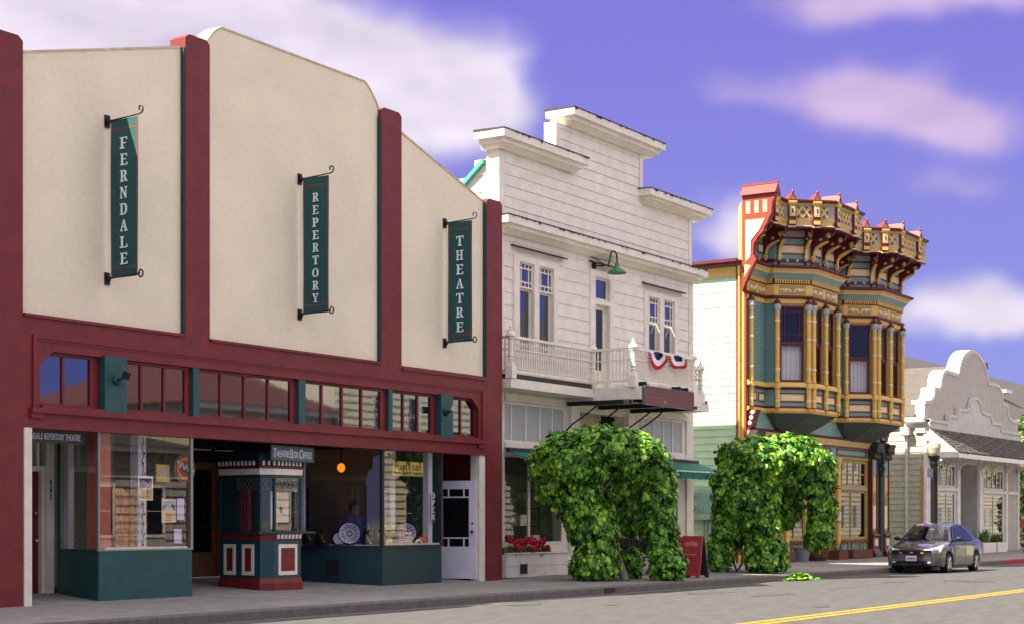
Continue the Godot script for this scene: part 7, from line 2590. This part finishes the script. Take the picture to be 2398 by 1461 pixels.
func car() -> void:
	var base := Transform3D(Basis(Vector3(1, 0, 0), Vector3.UP, Vector3(0, 0, 1)), Vector3(43.95, 0.0, 4.33))
	var g := thing("parked_car", "dark blue-grey sedan parked at the kerb facing the camera", "car", base.origin)
	XF = base
	var s := S()
	s.set_smooth_group(0)
	var us := []
	var u := 0.0
	while u < 4.151:
		us.append(minf(u, 4.15))
		u += 0.012 if u < 0.14 else 0.03
	if us[-1] < 4.15:
		us.append(4.15)
	var add := func(p: Vector3) -> void:
		s.add_vertex(p)
	for sd in [-1.0, 1.0]:
		for i in us.size() - 1:
			var a := car_section(us[i])
			var b := car_section(us[i + 1])
			for j in a.size() - 1:
				var p := [Vector3(us[i], a[j].y, a[j].x * sd), Vector3(us[i + 1], b[j].y, b[j].x * sd), Vector3(us[i + 1], b[j + 1].y, b[j + 1].x * sd), Vector3(us[i], a[j + 1].y, a[j + 1].x * sd)]
				if sd > 0:
					for k in [0, 2, 1, 0, 3, 2]:
						add.call(p[k])
				else:
					for k in [0, 1, 2, 0, 2, 3]:
						add.call(p[k])
		# nose and tail
		for e in [0.0, 4.15]:
			var a := car_section(e)
			for j in a.size() - 1:
				var p := [Vector3(e, a[j].y, 0), Vector3(e, a[j].y, a[j].x * sd), Vector3(e, a[j + 1].y, a[j + 1].x * sd), Vector3(e, a[j + 1].y, 0)]
				var fl: bool = (sd > 0) == (e < 1.0)
				for k in ([0, 1, 2, 0, 2, 3] if fl else [0, 2, 1, 0, 3, 2]):
					add.call(p[k])
	s.index()
	s.generate_normals()
	part(g, "body", s, M.car_paint)
	# underside and wheel housings
	bxs(g, "underbody", M.black, [[0.1, 4.0, 0.2, 0.5, -0.6, 0.6], [1.25, 2.85, 0.17, 0.3, -0.74, 0.74], [0.06, 0.4, 0.2, 0.28, -0.6, 0.6]])
	bxs(g, "cabin_floor", M.dark, [[1.1, 3.5, 0.5, 0.86, -0.7, 0.7]])
	# glasshouse
	var P := func(side: float, y: float) -> float:
		return lerpf(0.765, 0.535, clampf((y - 0.91) / 0.43, 0, 1.2)) * side
	var grid := func(st: SurfaceTool, f: Callable, n: int, m: int, v0: float, v1: float) -> void:
		for i in n:
			for j in m:
				var q := []
				for e in [[i, j], [i + 1, j], [i + 1, j + 1], [i, j + 1]]:
					q.append(f.call(float(e[0]) / n, lerpf(v0, v1, float(e[1]) / m)))
				fquad(st, q[0], q[1], q[2], q[3], Vector3(2.3, 0.9, 0))
	var screen := func(t: float, v: float) -> Vector3:   # t up the screen, v across -1..1
		var hw := lerpf(0.735, 0.53, t)
		return Vector3(lerpf(1.0 + 0.2 * v * v, 1.6 + 0.09 * v * v, t) , lerpf(0.915 - 0.02 * v * v, 1.315 - 0.035 * v * v, t), hw * v)
	var rear := func(t: float, v: float) -> Vector3:
		var hw := lerpf(0.70, 0.52, t)
		return Vector3(lerpf(3.55 - 0.14 * v * v, 2.85 - 0.07 * v * v, t), lerpf(0.985 - 0.02 * v * v, 1.355 - 0.035 * v * v, t), hw * v)
	var roof := func(t: float, v: float) -> Vector3:
		var uu := lerpf(1.6 + 0.09 * v * v, 2.85 - 0.07 * v * v, t)
		return Vector3(uu, lerpf(1.315, 1.355, t) - 0.035 * v * v + 0.075 * sin(PI * clampf(t, 0, 1)), lerpf(0.53, 0.52, t) * v)
	s = S()
	grid.call(s, screen, 6, 12, -0.9, 0.9)
	part(g, "windscreen", s, M.car_glass)
	s = S()
	grid.call(s, rear, 6, 10, -0.88, 0.88)
	part(g, "rear_window", s, M.car_glass)
	s = S()
	grid.call(s, screen, 6, 1, -1.0, -0.9)
	grid.call(s, screen, 6, 1, 0.9, 1.0)
	grid.call(s, rear, 6, 1, -1.0, -0.88)
	grid.call(s, rear, 6, 1, 0.88, 1.0)
	grid.call(s, roof, 12, 10, -1.0, 1.0)
	s.index()
	part(g, "roof", s, M.car_paint)
	for sd in [-1.0, 1.0]:
		var poly := func(st: SurfaceTool, pts: Array, out: float) -> void:
			var pv := PackedVector2Array()
			for q in pts:
				pv.append(Vector2(q[0], q[1]))
			var idx := Geometry2D.triangulate_polygon(pv)
			for k in range(0, idx.size(), 3):
				var t := []
				for e in 3:
					var q := pv[idx[k + e]]
					t.append(Vector3(q.x, q.y, P.call(sd, q.y) + out * sd))
				tri(st, t[0], t[1], t[2], Vector3(0, 0.45, sd).normalized())
		s = S()
		poly.call(s, [[1.16, 0.88], [1.2, 0.9], [1.75, 1.328], [2.3, 1.37], [2.78, 1.32], [3.41, 0.965], [3.45, 0.93]], 0.0)
		part(g, "window_surround", s, M.car_paint)
		s = S()
		poly.call(s, [[1.38, 0.94], [1.84, 1.295], [2.21, 1.325], [2.19, 0.95]], 0.006)
		part(g, "side_window", s, M.car_side if "car_side" in M else mat_side())
		s = S()
		poly.call(s, [[2.27, 0.952], [2.29, 1.325], [2.6, 1.312], [2.74, 1.26], [3.08, 0.985], [3.02, 0.965]], 0.006)
		part(g, "side_window", s, M.car_side)
		s = S()
		boxes(s, [[1.28, 3.1, 0.925, 0.94, 0.765 if sd > 0 else -0.785, 0.785 if sd > 0 else -0.765]])
		part(g, "belt_strip", s, M.black)
		# mirror
		s = S()
		ball(s, Vector3(1.36, 0.965, 0.89 * sd), Vector3(0.07, 0.06, 0.1), 12, 8)
		tube(s, [Vector3(1.36, 0.93, 0.77 * sd), Vector3(1.36, 0.95, 0.85 * sd)], 0.03, 6)
		part(g, "mirror", s, M.black)
		for x in [2.05, 3.0]:
			s = S()
			ball(s, Vector3(x, 0.79, 0.795 * sd), Vector3(0.085, 0.022, 0.02), 10, 6)
			part(g, "door_handle", s, M.car_paint)
		# shut lines
		for x in [1.28, 2.24]:
			s = S()
			for k in 10:
				var y := 0.3 + k * 0.06
				box(s, x - 0.004, x + 0.004, y, y + 0.061, 0.806 * sd - 0.004, 0.806 * sd + 0.003)
			part(g, "shut_line", s, M.black)
		# headlights
		s = S()
		for q in 8:
			var t0 := q / 8.0
			var t1 := (q + 1) / 8.0
			var lo := func(t: float) -> Vector3:
				return Vector3(lerpf(0.035, 0.2, t * t), lerpf(0.585, 0.605, t), lerpf(0.36, 0.735, t) * sd)
			var hi := func(t: float) -> Vector3:
				return Vector3(lerpf(0.05, 0.42, t), lerpf(0.66, 0.79, t), lerpf(0.34, 0.755, sqrt(t)) * sd)
			fquad(s, lo.call(t0) + Vector3(-0.02, 0, 0.012 * sd), lo.call(t1) + Vector3(-0.02, 0, 0.02 * sd), hi.call(t1) + Vector3(-0.02, 0.01, 0.02 * sd), hi.call(t0) + Vector3(-0.02, 0.012, 0.0), Vector3(1.5, 0.3, 0))
		s.index()
		var h := part(g, "headlight", s, M.lens)
		s = S()
		ball(s, Vector3(0.09, 0.635, 0.56 * sd), Vector3(0.03, 0.045, 0.055), 10, 8)
		part(h, "bulb_reflector", s, M.chrome)
		bx(g, "side_marker", M.amber, 0.3, 0.38, 0.5, 0.56, 0.76 * sd - 0.02, 0.79 * sd + 0.005 if sd > 0 else 0.79 * sd + 0.02)
		s = S()
		ball(s, Vector3(0.02, 0.315, 0.5 * sd), Vector3(0.03, 0.035, 0.075), 10, 6)
		part(g, "fog_lamp", s, M.lens)
		s = S()
		boxes(s, [[4.02, 4.15, 0.68, 0.85, 0.5 * sd if sd > 0 else -0.7, 0.7 if sd > 0 else -0.5]])
		part(g, "tail_light", s, M.aframe)
		# wheels
		for x in [0.84, 3.27]:
			XF = base * Transform3D(Basis(Vector3.RIGHT, PI / 2 * sd), Vector3(x, 0.285, 0.70 * sd))
			s = S()
			lathe(s, Vector3.ZERO, [[0.19, -0.1], [0.265, -0.1], [0.285, -0.08], [0.287, 0.06], [0.27, 0.085], [0.21, 0.095], [0.19, 0.08]], 28)
			var w := part(g, "wheel", s, M.rubber)
			s = S()
			lathe(s, Vector3.ZERO, [[0.0, 0.02], [0.17, 0.01], [0.195, 0.085], [0.2, 0.09], [0.19, 0.095]], 28)
			part(w, "rim", s, M.black)
			s = S()
			for k in 6:
				var a := TAU * k / 6
				tube(s, [Vector3(cos(a) * 0.03, 0.085, sin(a) * 0.03), Vector3(cos(a) * 0.12, 0.08, sin(a) * 0.12), Vector3(cos(a) * 0.19, 0.085, sin(a) * 0.19)], 0.026, 6)
			lathe(s, Vector3.ZERO, [[0.185, 0.08], [0.2, 0.095], [0.205, 0.08]], 28)
			lathe(s, Vector3.ZERO, [[0.06, 0.07], [0.055, 0.1], [0.0, 0.105]], 14)
			part(w, "spokes", s, M.chrome)
			XF = base
	# face of the car
	s = S()
	pull(s, [[-0.36, 0.545], [0.36, 0.545], [0.4, 0.575], [0.36, 0.612], [-0.36, 0.612], [-0.4, 0.575]], "x", -0.012, 0.05)
	part(g, "grille", rot_zy(s), M.black)
	bxs(g, "grille_marker", M.amber, [[-0.016, 0.0, 0.56, 0.595, 0.25, 0.34], [-0.016, 0.0, 0.56, 0.595, -0.34, -0.25]])
	s = S()
	ball(s, Vector3(-0.014, 0.58, 0), Vector3(0.008, 0.022, 0.05), 14, 6)
	part(g, "badge", s, M.chrome)
	bx(g, "lower_intake", M.black, -0.008, 0.05, 0.265, 0.36, -0.45, 0.45)
	bx(g, "number_plate", M.paper, -0.026, -0.009, 0.36, 0.5, -0.15, 0.15)
	XF = base * Transform3D(Basis(Vector3.UP, -PI / 2), Vector3(-0.028, 0.43, 0))
	for k in 6:
		bx(g, "plate_character", M.china_blue, -0.115 + k * 0.04, -0.09 + k * 0.04, -0.035, 0.025, 0.0, 0.002)
	XF = base
	bx(g, "bumper_crease", M.black, -0.004, 0.0, 0.515, 0.523, -0.55, 0.55)
	s = S()
	tube(s, [Vector3(1.02, 0.925, -0.3), Vector3(1.12, 0.975, 0.15), Vector3(1.17, 1.0, 0.5)], 0.01, 5)
	tube(s, [Vector3(1.04, 0.925, 0.1), Vector3(1.13, 0.98, 0.45), Vector3(1.2, 0.985, 0.62)], 0.01, 5)
	part(g, "wiper", s, M.black)
	s = S()
	tube(s, [Vector3(1.9, 1.4, -0.1), Vector3(2.3, 1.62, -0.1)], 0.006, 5, 0.003)
	part(g, "aerial", s, M.black)
	# inside
	for sd in [-0.36, 0.36]:
		s = S()
		pull(s, [[1.85, 0.7], [2.3, 0.7], [2.45, 1.15], [2.36, 1.2], [2.2, 0.85], [1.85, 0.85]], "z", sd - 0.22, sd + 0.22)
		ball(s, Vector3(2.43, 1.22, sd), Vector3(0.05, 0.08, 0.11), 10, 8)
		part(g, "front_seat", s, M.shade_wall)
	s = S()
	pull(s, [[2.9, 0.75], [3.3, 0.75], [3.35, 1.05], [3.2, 1.05]], "z", -0.6, 0.6)
	part(g, "rear_seat", s, M.shade_wall)
	bx(g, "dashboard", M.iron, 1.2, 1.55, 0.82, 0.93, -0.66, 0.66)
	s = S()
	var ring := []
	for k in 19:
		var a := TAU * k / 18
		ring.append(Vector3(1.66 + 0.07 * sin(a), 0.97 + 0.16 * sin(a), 0.36 + 0.18 * cos(a)))
	tube(s, ring, 0.016, 6)
	part(g, "steering_wheel", s, M.iron)
	s = S()
	ball(s, Vector3(1.68, 1.22, 0.0), Vector3(0.02, 0.03, 0.1), 8, 6)
	tube(s, [Vector3(1.68, 1.19, 0), Vector3(1.69, 1.05, 0.01)], 0.006, 5)
	ball(s, Vector3(1.69, 1.04, 0.01), Vector3(0.02, 0.035, 0.025), 7, 5)
	part(g, "rear_mirror", s, M.lens)
	XF = Transform3D.IDENTITY


func rot_zy(s: SurfaceTool) -> SurfaceTool:
	return s


func mat_side() -> StandardMaterial3D:
	var m := mat("car_side", "343a4c", 0.05)
	m.metallic = 0.6
	return m


# ---------------------------------------------------------------- the clerk in the right shop
func smin(a: float, b: float, k: float) -> float:
	var h := maxf(k - absf(a - b), 0.0) / k
	return minf(a, b) - h * h * k * 0.25


func capsule(p: Vector3, a: Vector3, b: Vector3, ra: float, rb: float) -> float:
	var ab := b - a
	var t := clampf((p - a).dot(ab) / ab.length_squared(), 0, 1)
	return p.distance_to(a + ab * t) - lerpf(ra, rb, t)


# surface nets over the blend of tapered bones [a, b, ra, rb, flatten]
func nets(s: SurfaceTool, bones: Array, lo: Vector3, hi: Vector3, h: float, k: float) -> void:
	var nx := int((hi.x - lo.x) / h) + 2
	var ny := int((hi.y - lo.y) / h) + 2
	var nz := int((hi.z - lo.z) / h) + 2
	var val := PackedFloat32Array()
	val.resize(nx * ny * nz)
	for j in ny:
		var near := []
		var y := lo.y + j * h
		for b in bones:
			if y > minf(b[0].y, b[1].y) - maxf(b[2], b[3]) - 0.08 and y < maxf(b[0].y, b[1].y) + maxf(b[2], b[3]) + 0.08:
				near.append(b)
		for i in nx:
			for q in nz:
				var p := Vector3(lo.x + i * h, y, lo.z + q * h)
				var d := 1.0
				for b in near:
					d = smin(d, capsule(p, b[0], b[1], b[2], b[3]), k)
				val[(j * nx + i) * nz + q] = d
	var vid := PackedInt32Array()
	vid.resize(nx * ny * nz)
	vid.fill(-1)
	var verts := []
	for j in ny - 1:
		for i in nx - 1:
			for q in nz - 1:
				var c := 0
				var sum := Vector3.ZERO
				var cv := []
				for e in 8:
					cv.append(val[((j + (e >> 1 & 1)) * nx + i + (e & 1)) * nz + q + (e >> 2 & 1)])
				var neg := 0
				for v in cv:
					neg += 1 if v < 0 else 0
				if neg == 0 or neg == 8:
					continue
				for e in [[0, 1], [2, 3], [4, 5], [6, 7], [0, 2], [1, 3], [4, 6], [5, 7], [0, 4], [1, 5], [2, 6], [3, 7]]:
					var a: float = cv[e[0]]
					var b: float = cv[e[1]]
					if (a < 0) != (b < 0):
						var t := a / (a - b)
						var pa := Vector3(e[0] & 1, e[0] >> 1 & 1, e[0] >> 2 & 1)
						var pb := Vector3(e[1] & 1, e[1] >> 1 & 1, e[1] >> 2 & 1)
						sum += pa.lerp(pb, t)
						c += 1
				vid[(j * nx + i) * nz + q] = verts.size()
				verts.append(lo + (Vector3(i, j, q) + sum / c) * h)
	var emit := func(a: int, b: int, c: int, d: int, flip: bool) -> void:
		for t in ([a, b, c, a, c, d] if flip else [a, c, b, a, d, c]):
			s.add_vertex(verts[t])
	var at := func(i: int, j: int, q: int) -> int:
		return (j * nx + i) * nz + q
	for j in range(1, ny - 1):
		for i in range(1, nx - 1):
			for q in range(1, nz - 1):
				var v := val[at.call(i, j, q)]
				var w := val[at.call(i + 1, j, q)]
				if (v < 0) != (w < 0):
					emit.call(vid[at.call(i, j - 1, q - 1)], vid[at.call(i, j, q - 1)], vid[at.call(i, j, q)], vid[at.call(i, j - 1, q)], v > 0)
				w = val[at.call(i, j + 1, q)]
				if (v < 0) != (w < 0):
					emit.call(vid[at.call(i - 1, j, q - 1)], vid[at.call(i, j, q - 1)], vid[at.call(i, j, q)], vid[at.call(i - 1, j, q)], v < 0)
				w = val[at.call(i, j, q + 1)]
				if (v < 0) != (w < 0):
					emit.call(vid[at.call(i - 1, j - 1, q)], vid[at.call(i, j - 1, q)], vid[at.call(i, j, q)], vid[at.call(i - 1, j, q)], v > 0)


func clerk() -> void:
	var o := Vector3(27.75, 0.14, -2.3)
	var g := thing("person", "person in a blue shirt standing behind the right shop's display", "person", o)
	XF = Transform3D(Basis(Vector3.UP, -0.45), o)
	var V := func(x: float, y: float, z: float) -> Vector3:
		return Vector3(x, y, z)
	# body: legs, trunk, arms with hands resting forward on the counter, neck, head
	var sk := []
	for sd in [-1.0, 1.0]:
		sk.append_array([[V.call(0.09 * sd, 0.9, 0), V.call(0.1 * sd, 0.5, 0.01), 0.09, 0.06], [V.call(0.1 * sd, 0.5, 0.01), V.call(0.1 * sd, 0.09, -0.02), 0.058, 0.04], [V.call(0.1 * sd, 0.05, -0.03), V.call(0.12 * sd, 0.035, 0.15), 0.04, 0.03],
			[V.call(0.17 * sd, 1.37, 0), V.call(0.25 * sd, 1.1, 0.02), 0.05, 0.04], [V.call(0.25 * sd, 1.1, 0.02), V.call(0.19 * sd, 0.98, 0.25), 0.04, 0.028], [V.call(0.19 * sd, 0.98, 0.25), V.call(0.17 * sd, 0.975, 0.32), 0.03, 0.026]])
	sk.append_array([[V.call(0, 0.9, 0), V.call(0, 1.1, 0), 0.14, 0.125], [V.call(0, 1.1, 0), V.call(0, 1.3, 0), 0.125, 0.14], [V.call(-0.13, 1.36, 0), V.call(0.13, 1.36, 0), 0.065, 0.065], [V.call(0, 1.38, 0), V.call(0, 1.5, 0.01), 0.055, 0.05], [V.call(0, 1.55, 0.02), V.call(0, 1.63, 0.0), 0.072, 0.09], [V.call(0, 1.5, 0.05), V.call(0, 1.56, 0.05), 0.045, 0.06]])
	var s := S()
	s.set_smooth_group(0)
	nets(s, sk, Vector3(-0.38, -0.03, -0.22), Vector3(0.38, 1.78, 0.42), 0.02, 0.05)
	s.index()
	s.generate_normals()
	part(g, "body", s, M.skin)
	# face
	s = S()
	s.set_smooth_group(0)
	for sd in [-1.0, 1.0]:
		ball(s, Vector3(0.032 * sd, 1.595, 0.083), Vector3(0.012, 0.007, 0.008), 8, 6)
	part(g, "eye", s, M.hair)
	s = S()
	tube(s, [Vector3(0, 1.6, 0.088), Vector3(0, 1.565, 0.108), Vector3(0, 1.555, 0.095)], 0.012, 6)
	for sd in [-1.0, 1.0]:
		ball(s, Vector3(0.088 * sd, 1.585, 0.0), Vector3(0.014, 0.03, 0.02), 8, 6)
	part(g, "nose_and_ears", s, M.skin)
	s = S()
	ball(s, Vector3(0, 1.522, 0.094), Vector3(0.024, 0.006, 0.008), 8, 6)
	part(g, "mouth", s, M.red_dark)
	# hands: five fingers each, bent over the counter edge
	s = S()
	for sd in [-1.0, 1.0]:
		for k in 4:
			var x: float = 0.17 * sd + (k - 1.5) * 0.019
			var l: float = [0.8, 1.0, 0.95, 0.72][k]
			tube(s, [Vector3(x, 0.975, 0.33), Vector3(x, 0.972, 0.33 + 0.04 * l), Vector3(x, 0.955, 0.33 + 0.065 * l), Vector3(x, 0.935, 0.33 + 0.075 * l)], 0.0095, 6, 0.007)
		tube(s, [Vector3(0.17 * sd - 0.025 * sd, 0.975, 0.29), Vector3(0.17 * sd - 0.055 * sd, 0.968, 0.325), Vector3(0.17 * sd - 0.06 * sd, 0.96, 0.35)], 0.011, 6, 0.008)
	part(g, "finger", s, M.skin)
	# clothes and hair as slightly larger skins
	var cloth := func(called: String, bones: Array, lo: Vector3, hi: Vector3, m: Material) -> void:
		var st := S()
		st.set_smooth_group(0)
		nets(st, bones, lo, hi, 0.02, 0.06)
		st.index()
		st.generate_normals()
		part(g, called, st, m)
	var shirt := [[V.call(0, 0.86, 0), V.call(0, 1.1, 0), 0.165, 0.145], [V.call(0, 1.1, 0), V.call(0, 1.3, 0), 0.145, 0.158], [V.call(-0.13, 1.355, 0), V.call(0.13, 1.355, 0), 0.083, 0.083]]
	for sd in [-1.0, 1.0]:
		shirt.append([V.call(0.17 * sd, 1.36, 0), V.call(0.25 * sd, 1.1, 0.02), 0.066, 0.058])
		shirt.append([V.call(0.25 * sd, 1.1, 0.02), V.call(0.21 * sd, 1.02, 0.17), 0.055, 0.046])
	cloth.call("shirt", shirt, Vector3(-0.4, 0.65, -0.24), Vector3(0.4, 1.5, 0.3), M.shirt)
	var tr := []
	for sd in [-1.0, 1.0]:
		tr.append([V.call(0.09 * sd, 0.88, 0), V.call(0.1 * sd, 0.5, 0.01), 0.108, 0.078])
		tr.append([V.call(0.1 * sd, 0.5, 0.01), V.call(0.1 * sd, 0.1, -0.02), 0.076, 0.062])
	cloth.call("trousers", tr, Vector3(-0.3, 0.0, -0.2), Vector3(0.3, 1.02, 0.2), M.trousers)
	cloth.call("hair", [[V.call(0, 1.62, -0.03), V.call(0, 1.66, -0.01), 0.098, 0.1], [V.call(-0.07, 1.58, -0.04), V.call(0.07, 1.58, -0.04), 0.05, 0.05]], Vector3(-0.18, 1.48, -0.18), Vector3(0.18, 1.82, 0.16), M.hair)
	XF = Transform3D.IDENTITY
